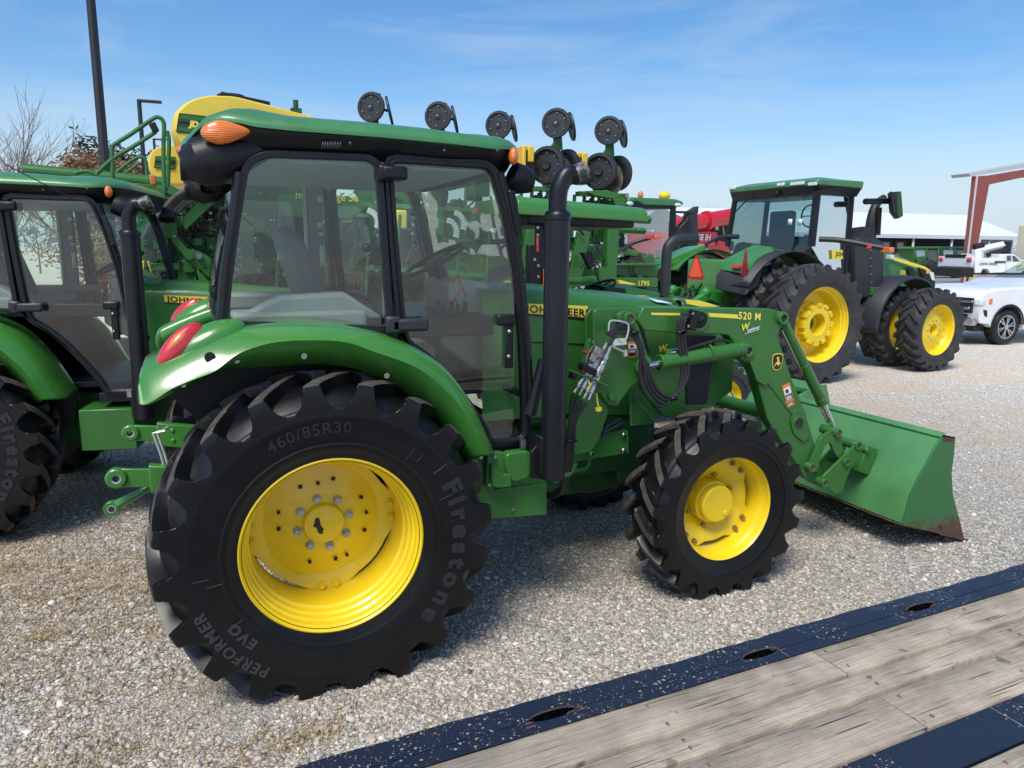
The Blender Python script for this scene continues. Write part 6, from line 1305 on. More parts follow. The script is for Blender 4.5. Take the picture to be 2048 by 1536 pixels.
    m=MB(); m.cyl(A(379,512,-.16),A(379,512,-.02),.04); m.build('arm_boss',GREEN,r); m=MB(); m.cyl(A(398,512,-.17),A(398,512,-.02),.032,seg=20); m.build('arm_pin',CHR,r)
    m=MB()
    for k in range(5): m.box(A(320+3*k,528+8*k,.3),(.55,.1,.05),ry=.05)
    m.build('yellow_step',DECY,r,bev=.01)
    # hose bundle
    for k in range(7):
        m=MB(); o=k*5.5; m.tube([A(u,v,-.25+.04*k) for u,v in ((286+k*4,478),(300+k*4,452+o*.4),(330+k*3,415+o*.6),(358+k*2,388+o*.7),(392,376+o*.8),(440,384+o))],.026 if k<3 else .014,8,smooth=5); m.build('sleeved_hose',HOSEB,r)
    random.seed(21); m=MB()
    for k in range(46):
        u,v=random.uniform(368,440),random.uniform(395,475); m.tube([A(u,v,.3),A(u+random.uniform(-25,25),v+random.uniform(-20,25),.2),A(u+random.uniform(-30,40),v+random.uniform(-12,30),.35)],random.choice((.008,.012,.016)),6,smooth=3)
    for k in range(20):
        u,v=random.uniform(288,345),random.uniform(470,500); m.tube([A(u,v,.2),A(u+random.uniform(-8,18),v+40,.15),A(u+random.uniform(-12,36),v+random.uniform(55,90),.25)],random.choice((.014,.02)),6,smooth=3)
    m.build('hose_clutter',mat('mixed_hose',(.03,.027,.025),.6,var=.6,vscale=5),r)
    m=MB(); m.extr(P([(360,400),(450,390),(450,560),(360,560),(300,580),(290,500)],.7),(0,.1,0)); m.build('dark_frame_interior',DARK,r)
    m=MB()
    for q in ([(387,440),(408,442),(408,462),(387,460)],[(415,438),(445,440),(445,468),(417,466)],[(386,460),(445,466),(445,472),(385,466)],[(390,472),(410,474),(410,500),(392,500)],[(410,474),(445,476),(445,508),(412,500)]): m.extr(P(q,.25),(0,.15,0))
    m.build('pump_body',GREEN_D,r,bev=.01)
    # main frame seen behind the cab and under the canopy
    m=MB()
    def bar(u0,v0,u1,v1,w,y=0,d=.12): m.tube([A(u0,v0,y),A(u1,v1,y)],w,4)
    for q in ((430,400,1300,440,.06,1.0),(430,420,1290,462,.05,1.3),(880,480,1240,500,.05,1.2),(440,520,1040,560,.07,1.1),(1040,400,1285,440,.045,.5),(1040,470,1180,500,.04,.6)): bar(*q)
    for u in range(560,1060,60): bar(u,430,u-8,600,.022,.9); 
    m.build('toolbar_frame',GREEN,r)
    m=MB()
    for L_,y in (([(1060,430),(1092,430),(1070,560),(1040,560)],0),([(1158,462),(1182,462),(1162,575),(1135,575)],-.05)): m.extr(P(L_,y),(0,.09,0))
    m.extr(P([(1216,450),(1240,450),(1232,580),(1214,600)],-.1),(0,.14,0)); m.extr(P([(1198,535),(1218,535),(1214,600),(1202,600)],-.1),(0,.1,0)); m.build('upright_post',GREEN,r,bev=.01)
    m=MB(); m.cyl(A(1040,560,0),A(1192,562,0),.07,seg=18); m.cyl(A(1050,543,.2),A(1190,545,.2),.05); m.build('cross_beam',GREEN,r)
    m=MB(); m.extr(P([(1222,555),(1316,556),(1316,575),(1222,573)],-.12),(0,.12,0)); m.extr(P([(1222,530),(1316,527),(1316,552),(1222,552)],.05),(0,.12,0)); m.box(A(1270,529,.0),(.7,.2,.03)); m.build('drawbar_frame',GREEN,r,bev=.008)
    m=MB(); m.extr(P([(1228,561),(1240,560),(1272,568),(1268,570),(1228,566)],-.125),(0,.004,0)); fn=plane_fn(A(1287,571,-.126),(1,0,-.02),(0,0,1)); text(m,'1795',fn,.092,.003,0,0,1.1); m.build('model_lettering',DECY,r)
    m=MB(); fn=plane_fn(A(1234,566,-.131),(1,0,-.02),(0,0,1)); text(m,'DE',fn,.05,.001); m.build('brand_lettering',GREEN,r)
    m=MB(); m.tube([A(u,v,-.2) for u,v in ((1195,525),(1190,535),(1197,560),(1206,575),(1208,590))],.016,8,smooth=4); m.tube([A(u,v,-.2) for u,v in ((1160,535),(1175,526),(1192,525),(1200,535))],.012,8,smooth=4); m.tube([A(1135,455,-.1),A(1150,452,-.1),A(1168,470,-.1)],.014,8,smooth=3); m.build('black_hose',HOSE,r)
    m=MB(); m.extr(P([(1166,505),(1178,505),(1190,530),(1182,538)],-.3),(0,.1,0)); m.build('black_shank',BLK,r)
    # wing beam and pivot right of the raised units
    m=MB(); m.extr(P([(1170,382),(1215,380),(1232,386),(1252,387),(1256,395),(1225,398),(1190,392)],-.2),(0,.12,0)); m.extr(P([(1228,398),(1256,394),(1253,412),(1232,415)],-.22),(0,.1,0)); m.build('wing_pivot',GREEN,r,bev=.01)
    m=MB(); p=A(1252,391,-.24); m.cyl(p,p+Vector((0,-.03,0)),.03); m.build('pivot_pin',CHR,r)
    # raised row units
    def disc(m,c,ax,R_,w,hub=.0):
        ax=Vector(ax).normalized(); q=MB(); q.lathe([(0,-w*.35),(R_*.22,-w*.40),(R_*.26,-w*.15),(R_*.72,-w*.10),(R_*.80,-w*.45),(R_*.97,-w*.40),(R_,-w*.1),(R_,w*.3),(R_*.95,w*.5),(R_*.7,w*.3),(0,w*.3)],seg=36)
        M=Vector((0,-1,0)).rotation_difference(ax).to_matrix(); q.xf(lambda v:M@v+Vector(c)); m.add(q.v,q.f)
        return M
    axA=(-.62,-.76,.05); axB=(-.95,.30,-.22)
    def row_unit(u,v,full,y):
        o=A(u,v,y); s=1.0
        m=MB(); M=disc(m,o,axA,.19,.045); cw=m.build('closing_wheel',GREYP,r)
        m=MB()
        for k in range(6):
            a=2*PI*k/6+.4; q=M@Vector((.125*math.cos(a),-.012,.125*math.sin(a)))+o; q2=M@Vector((.125*math.cos(a),-.022,.125*math.sin(a)))+o; m.cyl(q,q2,.008)
        q=M@Vector((0,-.012,0))+o; q2=M@Vector((0,-.035,0))+o; m.cyl(q,q2,.014); m.build('wheel_rivets',CHR,cw)
        o2=o+Vector((.25,.05,-.02)); m=MB(); disc(m,o2,axB,.185,.035); m.build('closing_wheel',GREYP,r)
        m=MB(); m.tube([o+Vector((.03,.02,.0)),o2],.02,6); m.box(o+Vector((.09,.06,.10)),(.09,.03,.18),ry=.1); m.box(o+Vector((.05,.04,-.22)),(.11,.05,.22),ry=-.1); m.extr([o+Vector(q) for q in ((-.06,.02,-.30),(.02,.02,-.20),(.05,.02,-.32),(-.12,.02,-.34))],(0,.04,0))
        m.build('closing_wheel_arm',GREEN_D,r,bev=.004)
        if not full: return
        g=o+Vector((-.10,.03,-.53)); m=MB(); M=disc(m,g,(-.78,-.62,.03),.245,.115); gw=m.build('gauge_wheel',mat('gauge_rubber',(.02,.021,.023),.55),r)
        m=MB()
        for k in range(8):
            a=2*PI*k/8; q=M@Vector((.16*math.cos(a),-.014,.16*math.sin(a)))+g; q2=M@Vector((.16*math.cos(a),-.024,.16*math.sin(a)))+g; m.cyl(q,q2,.008)
        m.build('wheel_rivets',CHR,gw)
        m=MB(); disc(m,g+Vector((.34,.10,.0)),(-.95,-.28,-.08),.235,.11); m.build('gauge_wheel',mat('gauge_rubber',(.02,.021,.023)),r)
        m=MB(); q=MB(); q.lathe([(0,-.004),(.25,0),(.25,.004),(0,.006)],seg=36); M=Vector((0,-1,0)).rotation_difference(Vector((-.85,-.5,0)).normalized()).to_matrix(); q.xf(lambda v_:M@v_+g+Vector((.16,.08,-.10))); m.add(q.v,q.f); m.build('opener_disc',DISC,r)
        b=g+Vector((-.36,.05,.02)); m=MB(); m.box(b,(.05,.25,.40)); m.box(b+Vector((.10,0,.10)),(.09,.22,.20)); m.build('seed_meter',mat('meter_yellow',(.85,.50,.02),.4),r,bev=.015)
        m=MB(); m.box(b+Vector((.12,.02,-.10)),(.12,.2,.20)); m.box(b+Vector((.05,0,.0)),(.05,.2,.3)); m.build('meter_drive',BLK,r,bev=.01)
        m=MB(); f=g+Vector((-.12,.06,-.30)); m.box(f,(.36,.12,.06)); 
        for dx in (-.20,-.05,.08,.18): m.box(f+Vector((dx-.02,.03,-.30)),(.035,.05,.58),ry=.06)
        m.box(f+Vector((-.02,.1,-.62)),(.5,.1,.1)); m.box(f+Vector((.0,.06,-.18)),(.10,.08,.16)); m.build('parallel_arm',GREEN,r,bev=.006)
        m=MB(); m.tube([f+Vector((.04,.0,-.05)),f+Vector((.02,.0,-.5))],.03,8); m.box(f+Vector((.02,0,-.12)),(.1,.1,.08)); m.build('spring_strut',BLK,r)
        c=f+Vector((.22,.0,-.24)); m=MB(); ax=Vector((-.7,-.7,.05)).normalized(); M=Vector((0,-1,0)).rotation_difference(ax).to_matrix(); q=MB(); n=52; V=[(0,0,0)]
        for k in range(n):
            a=2*PI*k/n; V.append((.19*math.cos(a),.018*math.cos(k*PI),.19*math.sin(a)))
        q.add(V,[(0,k+1,(k+1)%n+1) for k in range(n)]); q.xf(lambda v_:M@v_+c); m.add(q.v,q.f); m.build('fluted_coulter',DISC,r,flat=True)
    for u,v,full in ((1112,246,True),(1217,261,True),(742,214,False),(876,232,False),(997,250,False)): row_unit(u,v,full,0 if full else .9)
    m=MB()
    for u,v in ((742,214),(876,232),(997,250)):
        o=A(u,v,.9); m.box(o+Vector((.05,.1,-.9)),(.09,.1,1.3))
    m.build('unit_shank',GREEN,r,bev=.01)
    random.seed(31); m=MB(); m2=MB(); m3=MB()
    for k in range(60):
        u=random.uniform(292,450); v=random.uniform(372,600); q=A(u,v,random.uniform(-.02,.55)); m.box(q,(random.uniform(.04,.30),random.uniform(.04,.1),random.uniform(.03,.16)),ry=random.choice((0,0,.5,-.6,.1)))
    for k in range(40):
        u=random.uniform(292,450); v=random.uniform(372,590); q=A(u,v,random.uniform(-.05,.4)); m2.cyl(q,q+Vector((0,-.03,0)),random.uniform(.008,.02))
    for k in range(46):
        u=random.uniform(1040,1300); v=random.uniform(452,600) if u<1230 else random.uniform(525,600); q=A(u,v,random.uniform(.1,.5)); m.box(q,(random.uniform(.04,.25),.08,random.uniform(.04,.25)),ry=random.choice((0,.3,-.4,.1)))
        if k%2: q=A(u,v,-.02); m3.tube([q,q+Vector((random.uniform(-.1,.1),.02,-.12)),q+Vector((random.uniform(-.2,.3),.0,-.25))],.010,6,smooth=3)
    for k in range(40):
        u=random.uniform(1050,1290); v=random.uniform(452,590); q=A(u,v,.05); m2.cyl(q,q+Vector((0,-.03,0)),.011)
    m.build('frame_plate',GREEN,r,bev=.004); m2.build('frame_screw',CHR,r); m3.build('hose_loop_clutter',HOSE,r)
    random.seed(4)
    # rows of lowered units filling the view through the cab
    m=MB(); m2=MB(); m3=MB()
    mm_=MB()
    for k in range(150):
        u,v=random.uniform(450,1050),random.uniform(372,610); q=A(u,v,random.uniform(1.5,2.2)); mm_.box(q,(random.uniform(.08,.5),random.uniform(.05,.2),random.uniform(.05,.35)),ry=random.choice((0,0,.4,-.4,.1)))
    mm_.extr(P([(450,395),(1050,430),(1050,640),(450,640)],2.3),(0,.05,0)); mm_.build('dense_frame_clutter',GREEN,r,bev=.006)
    mm_=MB()
    for k in range(110):
        u,v=random.uniform(450,1050),random.uniform(380,600); q=A(u,v,random.uniform(.9,1.4)); mm_.tube([q,q+Vector((random.uniform(-.15,.15),0,-.1)),q+Vector((random.uniform(-.25,.25),.1,-.35)),q+Vector((random.uniform(-.3,.3),.1,-.5))],random.choice((.008,.014,.02)),6,smooth=3)
    mm_.build('dense_hose_clutter',HOSE,r); mm_=MB()
    for k in range(90):
        u,v=random.uniform(450,1050),random.uniform(385,600); q=A(u,v,random.uniform(.8,1.3)); mm_.cyl(q,q+Vector((0,-.04,0)),random.uniform(.008,.024))
    mm_.build('unit_screw',CHR,r)
    for u,v in ((730,420),(905,425),(965,430),(890,440)):
        mm_=MB(); c=A(u,v,.6)
        for j in range(9):
            a=.3+j*.2; mm_.box(c+Vector((.16*math.sin(a),0,.16*math.cos(a)-.16)),(.028,.06,.07),ry=a)
        mm_.build('ribbed_hose',DECW,r,bev=.004)
    for k in range(34):
        u=560+15*k+random.uniform(-5,5); y=1.4+random.uniform(-.3,.3); t=A(u,random.uniform(385,430),y); b=A(u+random.uniform(-12,12),random.uniform(520,600),y)
        m.tube([t,b],random.choice((.02,.03,.045)),4)
        if k%3==0: q=A(u,random.uniform(420,560),y-.1); m2.box(q,(random.uniform(.1,.25),.1,random.uniform(.1,.35)),ry=random.uniform(-.4,.4))
        if k%2==0: q=A(u,random.uniform(420,540),y-.2); m3.tube([q,q+Vector((.15,0,-.1)),q+Vector((.2,.1,-.4)),q+Vector((.1,.1,-.7))],.02,6,smooth=3)
    m.build('lift_link_clutter',GREEN_D,r); m2.build('unit_box_clutter',BLK,r); m3.build('seed_tube_clutter',mat('grey_tube',(.12,.12,.12),.5),r)
    m=MB(); m.box(A(690,425,1.0),(.16,.2,.26)); m.box(A(800,440,1.0),(.16,.2,.26)); m.build('yellow_hopper',YEL_T,r,bev=.03)
    m=MB(); m.extr(P([(555,385),(700,392),(740,410),(700,440),(560,432)],.7),(0,.15,0)); m.build('green_hopper_cover',GREEN,r,bev=.02)
    m=MB(); fn=plane_fn(A(655,378+22,.68),(1,0,-.02),(0,0,1)); text(m,'maxemerge 5e',fn,.13,.003); m.build('cover_lettering',DECY,r)
    m=MB(); 
    for y in (.6,2.2): m.lathe([(.15,-.12),(.35,-.14),(.45,-.08),(.45,.08),(.35,.14),(.15,.12)],c=(2.2,y,.45),seg=32); m.lathe([(.15,-.12),(.35,-.14),(.45,-.08),(.45,.08),(.35,.14),(.15,.12)],c=(-.6,y,.45),seg=32)
    m.box((1.0,1.0,.8),(6.0,.25,.25)); m.build('transport_wheel',RUBF,r)
    return r
planter()

# ------------------------------------------------------------------ second row-crop tractor, with a yellow receiver dome
def mid_tractor():
    fr=Fr(8.3,12.0,rad(4)); A=lambda u,v,y=-.9:at(u,v,y,fr); P=lambda L_,y=-.9:[tuple(p) for p in ats(L_,y,fr)]
    r=thing('row_crop_tractor','green tractor with a yellow dome and amber beacon on its roof','tractor',fr)
    m=MB(); m.extr(P([(1255,400),(1262,394),(1352,398),(1366,403),(1368,408),(1355,415),(1345,412),(1290,410),(1275,403),(1256,405)],-.9),(0,1.8,0)); m.build('roof',GREEN_L,r,bev=.04)
    m=MB(); m.extr(P([(1253,402),(1275,402),(1290,410),(1345,412),(1350,418),(1250,418)],-.88),(0,1.7,0)); m.build('roof_underside',BLK,r,bev=.02)
    m=MB(); p=A(1329,392,-.0); m.ell(p,(.15,.15,.12)); m.build('receiver_dome',mat('dome_yellow',(.85,.62,.02),.4),r)
    m=MB(); p=A(1281,390,-.6); m.ell(p,(.07,.07,.09)); m.build('beacon',ORG,r)
    m=MB()
    for u,v in ((1260,407),(1356,410)): m.ell(A(u,v,-.93),(.10,.04,.05))
    m.build('roof_lamp',LENS,r)
    m=MB(); m.extr(P([(1345,414),(1352,414),(1351,545),(1338,545)]),(0,.08,0)); m.extr(P([(1240,420),(1250,420),(1248,500),(1238,500)]),(0,.08,0)); m.extr(P([(1240,490),(1255,488),(1300,520),(1320,548),(1310,548),(1285,522)]),(0,.08,0)); m.extr(P([(1345,414),(1352,414),(1351,545),(1338,545)],.7),(0,.08,0)); m.build('cab_post',BLK,r)
    g=MB(); g.poly(P([(1250,418),(1346,418),(1340,545),(1315,545),(1285,518),(1248,490)],-.85)); g.build('side_window',GLASSF,r,flat=True)
    g=MB(); g.poly(P([(1180,450),(1240,445),(1240,500),(1182,505)],.0)); g.build('rear_window',GLASSF,r,flat=True)
    m=MB(); q=P([(1190,512),(1215,500),(1250,495),(1280,503),(1300,520),(1310,540),(1300,535),(1280,515),(1240,508),(1230,520),(1190,530)],-1.1); m.extr(q,(0,.6,0)); m.build('fender',GREEN_F,r,bev=.02)
    m=MB(); m.ell(A(1198,509,-1.15),(.13,.05,.06)); m.build('tail_lamp',REDL,r)
    m=MB(); c=A(1270,580,-.8); big=tyre_mesh(1.0,.5,.62,22,lw=.06,per=18); big.xf(lambda v:v+Vector((c.x,-.9,1.0))); big.build('tyre',[RUBT,RUBT],r)
    m=MB(); m.box((c.x+1.2,0,.9),(3.2,.7,.9)); m.build('chassis',GREEN_D,r,bev=.05)
    m=MB(); m.extr(P([(1352,500),(1420,505),(1440,560),(1350,560)],-.45),(0,.9,0)); m.build('hood',GREEN,r,bev=.05)
    m=MB(); m.extr(P([(1360,455),(1374,440),(1378,424),(1398,412),(1397,425),(1388,440),(1378,500),(1360,500)]),(0,.2,0)); m.extr(P([(1385,430),(1396,428),(1396,470),(1383,470)],-1.1),(0,.05,0)); m.tube([A(1352,424),A(1394,425)],.035,6); m.extr(P([(1360,488),(1395,484),(1398,540),(1358,545)]),(0,.3,0)); m.build('exhaust_stack',GREYP,r,bev=.02)
    m=MB(); m.tube([A(1245,500,-1.1),A(1270,484,-1.3),A(1312,473,-1.5)],.05,8,smooth=3); m.build('marker_bar',GREYP,r)
    m=MB(); m.box(A(1300,475,-1.52),(.26,.08,.08),ry=.1); m.build('marker_reflector',REDL,r); m=MB(); m.box(A(1315,474,-1.55),(.18,.1,.1)); m.build('marker_lamp',ORG,r,bev=.02)
mid_tractor()
def combine():
    fr=Fr(17,20,rad(8)); A=lambda u,v,y=-1.4:at(u,v,y,fr); P=lambda L_,y=-1.4:[tuple(p) for p in ats(L_,y,fr)]
    r=thing('combine','bright red harvesting machine with a long unloading tube, seen between two green tractors','harvester',fr)
    m=MB(); m.extr(P([(1352,462),(1420,460),(1435,462),(1440,480),(1460,485),(1470,520),(1352,560)]),(0,2.8,0)); m.build('body',REDP,r,bev=.06)
    m=MB(); m.extr(P([(1425,440),(1470,440),(1470,486),(1440,482),(1434,462),(1422,460)],-1.2),(0,2.4,0)); m.build('engine_bay',DARK,r)
    m=MB(); m.tube([A(1350,452,-1.5),A(1415,441,-1.5)],.27,16); m.tube([A(1412,442,-1.5),A(1475,431,-1.5)],.30,16); m.tube([A(1410,442,-1.5),A(1416,441,-1.5)],.36,16); m.build('unloading_tube',REDP,r)
    m=MB(); m.box(A(1440,429,-.5),(1.0,1.6,.06)); m.tube([A(1350,440,-1.3),A(1372,434,-1.3)],.06); m.build('grain_tank_rim',REDB,r)
    m=MB(); m.box(A(1433,452,-1.55),(.16,.1,.3)); m.tube([A(1445,449,-1.5),A(1448,470,-1.5)],.03); m.build('filter_canister',CHR,r)
    m=MB(); fn=plane_fn(A(1400,480,-1.43),(1,0,0),(0,0,1)); text(m,'CASE IH',fn,.30,.012,0,.15); m.build('brand_lettering',DECW,r)
    m=MB(); m.lathe([(.5,-.35),(.9,-.35),(1.0,-.2),(1.0,.35),(.5,.35)],c=(A(1380,540).x,-1.5,1.0),seg=32); m.build('drive_wheel',RUBF,r)
combine()
# ------------------------------------------------------------------ buildings, far vehicles
def shed():
    fr=Fr(0,0,rad(-8)); A=lambda u,v,y:at(u,v,y,fr)
    # long open-fronted shed
    q=A(2040,532,52); d0=fr; r=thing('storage_shed','long open fronted storage shed with a bright white metal roof','shed',fr)
    Y=56.; z0=0
    xr=A(2046,540,Y).x; xl=A(1560,520,Y).x; ez=A(1900,466,Y).z; rz=A(1750,416,Y+9).z
    xe=A(2046,468,Y).x; ezr=A(2046,470,Y).z; ezl=A(1714,452,Y).z
    rl=A(1714,413,Y+9); rr=A(1936,424,Y+9)
    def lin(x,a,b): return a.z+(b.z-a.z)*(x-a.x)/(b.x-a.x)
    el,er=A(1714,456,Y-1),A(2046,474,Y-1); X0=xl-8
    m=MB(); zl=lambda x:el.z+(er.z-el.z)*(x-el.x)/(er.x-el.x)
    H=3.9
    el_=Vector((X0,Y-1,H)); er_=Vector((er.x,Y-1,H)); 
    m.add([(X0,Y-1,H),(er.x,Y-1,H),(rr.x,Y+9,H+2.6),(X0,Y+9,H+2.6),(er.x,Y+19,H),(X0,Y+19,H)],[(0,1,2,3),(3,2,4,5),(1,4,2)])
    m.build('roof',mat('white_metal_roof',(.82,.84,.86),.4,bump=.1,bscale=3),r,flat=True)
    m=MB(); m.box(((X0+er.x)/2,Y-1.02,H-.18),(er.x-X0,.1,.36)); m.build('fascia',mat('pale_gutter',(.62,.65,.68),.5),r)
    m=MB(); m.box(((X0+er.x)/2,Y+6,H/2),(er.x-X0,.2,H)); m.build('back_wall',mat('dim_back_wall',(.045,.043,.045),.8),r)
    m=MB(); m.box((er.x-2.0,Y+.1,H/2),(4.0,.1,H)); m.build('end_wall',mat('grey_ribbed_wall',(.30,.32,.34),.6,bump=.5,bscale=2),r)
    random.seed(8)
    m=MB()
    for k in range(13):
        x=er.x-4-k*4.6
        m.box((x,Y-.8,H/2),(.16,.16,H))
    m.build('shed_post',mat('white_post',(.6,.62,.64)),r)
    for k in range(30):
        x=er.x-5.5-k*1.7; n=random.choice((1,2,3,3))
        if k%7==3: continue
        for j in range(n):
            m=MB(); m.box((x+random.uniform(-.1,.1),Y+2.4,.62+j*1.1),(1.25,1.2,1.02)); m.build('stacked_crate',random.choice([mat('pallet_brown',(.22,.16,.11),.8,var=.3,vscale=3),mat('pallet_grey',(.30,.28,.26),.8,var=.3,vscale=3),mat('pallet_dark',(.08,.07,.065),.8)]),r)
            m=MB(); m.box((x,Y+1.78,.66+j*1.1),(.7,.02,.6)); m.build('crate_wrap',mat('crate_wrap',(.50,.48,.46),.6),r)
    # red steel portal frame
    fr2=Fr(0,0,0); y=30; B=lambda u,v:at(u,v,y); 
    r2=thing('steel_canopy','open building frame of red steel columns under a grey roof edge','canopy',fr2)
    q=[B(1952,352),B(1979,351),B(1979,368),B(1950,523),B(1934,523)]
    q=[tuple(p) for p in q]; zg=-.0; q[3]=(q[3][0]-.15,y,.02); q[4]=(q[4][0]-.02,y,.02)
    RS=mat('red_oxide_steel',(.30,.075,.055),.6,var=.12,vscale=1)
    m=MB(); m.extr(q,(0,.3,0)); m.build('column',RS,r2,bev=.02)
    m=MB(); m.extr([tuple(p) for p in [B(1979,351),B(2080,334),B(2200,312),B(2200,330),B(2080,352),B(2040,356),B(1979,369)]],(0,.3,0)); m.build('rafter',RS,r2,bev=.02)
    m=MB(); m.extr([tuple(p) for p in [B(1938,347),B(2200,300),B(2200,311),B(1941,353)]],(0,1.3,0)); m.build('roof',mat('pale_grey_roof',(.50,.51,.50),.5),r2)
    m=MB(); m.box((q[4][0]-.05,y-.05,q[0][2]/2),(.08,.08,q[0][2])); m.build('downpipe',mat('white_post',(.6,.6,.6)),r2)
    m=MB(); p=B(1938,520); m.box((p.x+.2,y-.3,.6),(.5,.3,1.2)); m.build('yellow_guard',mat('faded_yellow',(.62,.45,.16),.6),r2,bev=.03)
    m=MB(); p=at(2047,400,36); m.box((p.x+.7,36,2.2),(1.2,.3,4.4)); m.build('cream_wall',mat('cream_wall',(.62,.56,.42),.7),r2)
shed()
def wheel_simple(m,c,R_,W_,rr=.6):
    m.lathe([(R_*rr,-W_/2),(R_*.9,-W_/2),(R_,-W_*.35),(R_,W_*.35),(R_*.9,W_/2),(R_*rr,W_/2)],c=c,seg=28)
def pickup():
    # nose faces left in the photograph
    fr=Fr(17.0,7.6,rad(0)); A=lambda u,v,y=-1.0:at(u,v,y,fr); P=lambda L_,y=-1.0:[tuple(p) for p in ats(L_,y,fr)]
    c=at(2013,690,z=0); fr=Fr(c.x,c.y+1.0,rad(-4)); A=lambda u,v,y=-1.0:at(u,v,y,fr); P=lambda L_,y=-1.0:[tuple(p) for p in ats(L_,y,fr)]
    r=thing('pickup_truck','white pickup truck with chrome grille, its front poking in at the right edge','pickup truck',fr)
    R_=.41; 
    out=[(-.92,.95),(-.90,.60),(-.84,.52),(-.60,.50),(-.52,.46),(-.5,.42)]+[(.50*math.cos(a),.41+.50*math.sin(a)) for a in np.linspace(PI*.98,.06,12)]+[(.52,.36),(3.1,.36),(3.1,1.42),(1.30,1.44),(.9,1.30),(.2,1.30),(-.45,1.26),(-.75,1.20),(-.88,1.10)]
    m=MB(); secs=[]
    for y,sx,dz in ((-1.0,1,-.03),(-.97,1.0,.0),(-.80,1.03,.02),(0,1.06,.04),(.80,1.03,.02),(.97,1.0,0),(1.0,1,-.03)):
        secs.append([(x*sx if x<-.5 else x,y,z+(dz if z>1 else 0)) for x,z in out])
    m.loft(secs); m.build('body',WHT,r,angle=40)
    m=MB(); m.lathe([(.42,-.9),(.50,-.98),(.52,-1.02),(.47,-1.02)],c=(0,0,.41),a0=.1,a1=PI*.98,seg=24); m.box((.0,0,.45),(.9,1.9,.3)); m.build('wheel_arch',DARK,r)
    m=MB(); wheel_simple(m,(0,-.86,R_),R_,.27); m.build('tyre',RUB,r); m=MB(); wheel_simple(m,(0,.86,R_),R_,.27); m.build('tyre',RUB,r)
    m=MB(); m.lathe([(.265,0),(.27,-.012),(.25,-.01),(.245,.05)],c=(0,-.985,R_),seg=32); m.cyl((0,-.93,R_),(0,-1.0,R_),.06)
    for k in range(6):
        a=2*PI*k/6+.3
        for d in (-.16,.16): m.tube([(.05*math.cos(a),-.985,R_+.05*math.sin(a)),(.25*math.cos(a+d),-.985,R_+.25*math.sin(a+d))],[.016,.02],6)
    m.build('alloy_rim',mat('bright_alloy',(.55,.55,.56),.25,metal=.9),r)
    m=MB(); m.lathe([(.25,.03),(0,.03)],c=(0,-.97,R_),seg=24); m.build('rim_back',DARK,r)
    m=MB(); m.box((-.97,0,.90),(.06,1.75,.34)); m.box((-.93,0,.62),(.06,1.5,.16)); m.build('grille',DARK,r,bev=.01)
    m=MB(); m.box((-1.0,0,.99),(.05,1.8,.05)); m.box((-1.01,0,.84),(.05,1.7,.06)); m.box((-.95,0,.54),(.16,1.9,.16)); m.build('chrome_bumper',mat('chrome_trim',(.5,.5,.52),.15,metal=1),r,bev=.015)
    m=MB(); m.box((-.78,-.93,.98),(.34,.16,.13),rz=.25); m.build('headlamp',LENS,r,bev=.02); m=MB(); m.box((-.60,-1.0,1.0),(.10,.03,.12)); m.build('corner_lamp',ORG,r,bev=.01)
    m=MB(); m.extr([(-.80,-1.012,.82),(-.68,-1.012,.80),(-.66,-1.012,.66),(-.74,-1.012,.68)],(0,.03,0)); m.box((-.6,0,.38),(.5,1.7,.12)); m.build('lower_valance',BLK,r)
    g=MB(); g.add([(1.75,-.88,1.42),(2.5,-.7,1.85),(2.5,.7,1.85),(1.75,.88,1.42)],[(0,1,2,3)]); g.build('windscreen',GLASSF,r); m=MB(); m.box((3.1,0,1.88),(1.4,1.4,.05)); m.box((3.2,0,1.6),(1.0,1.5,.5)); m.build('cab_roof',WHT,r,bev=.03)
    m=MB(); m.tube([(1.0,-.85,1.32),(1.0,-.85,1.8)],.006); m.build('radio_aerial',BLK,r)
pickup()
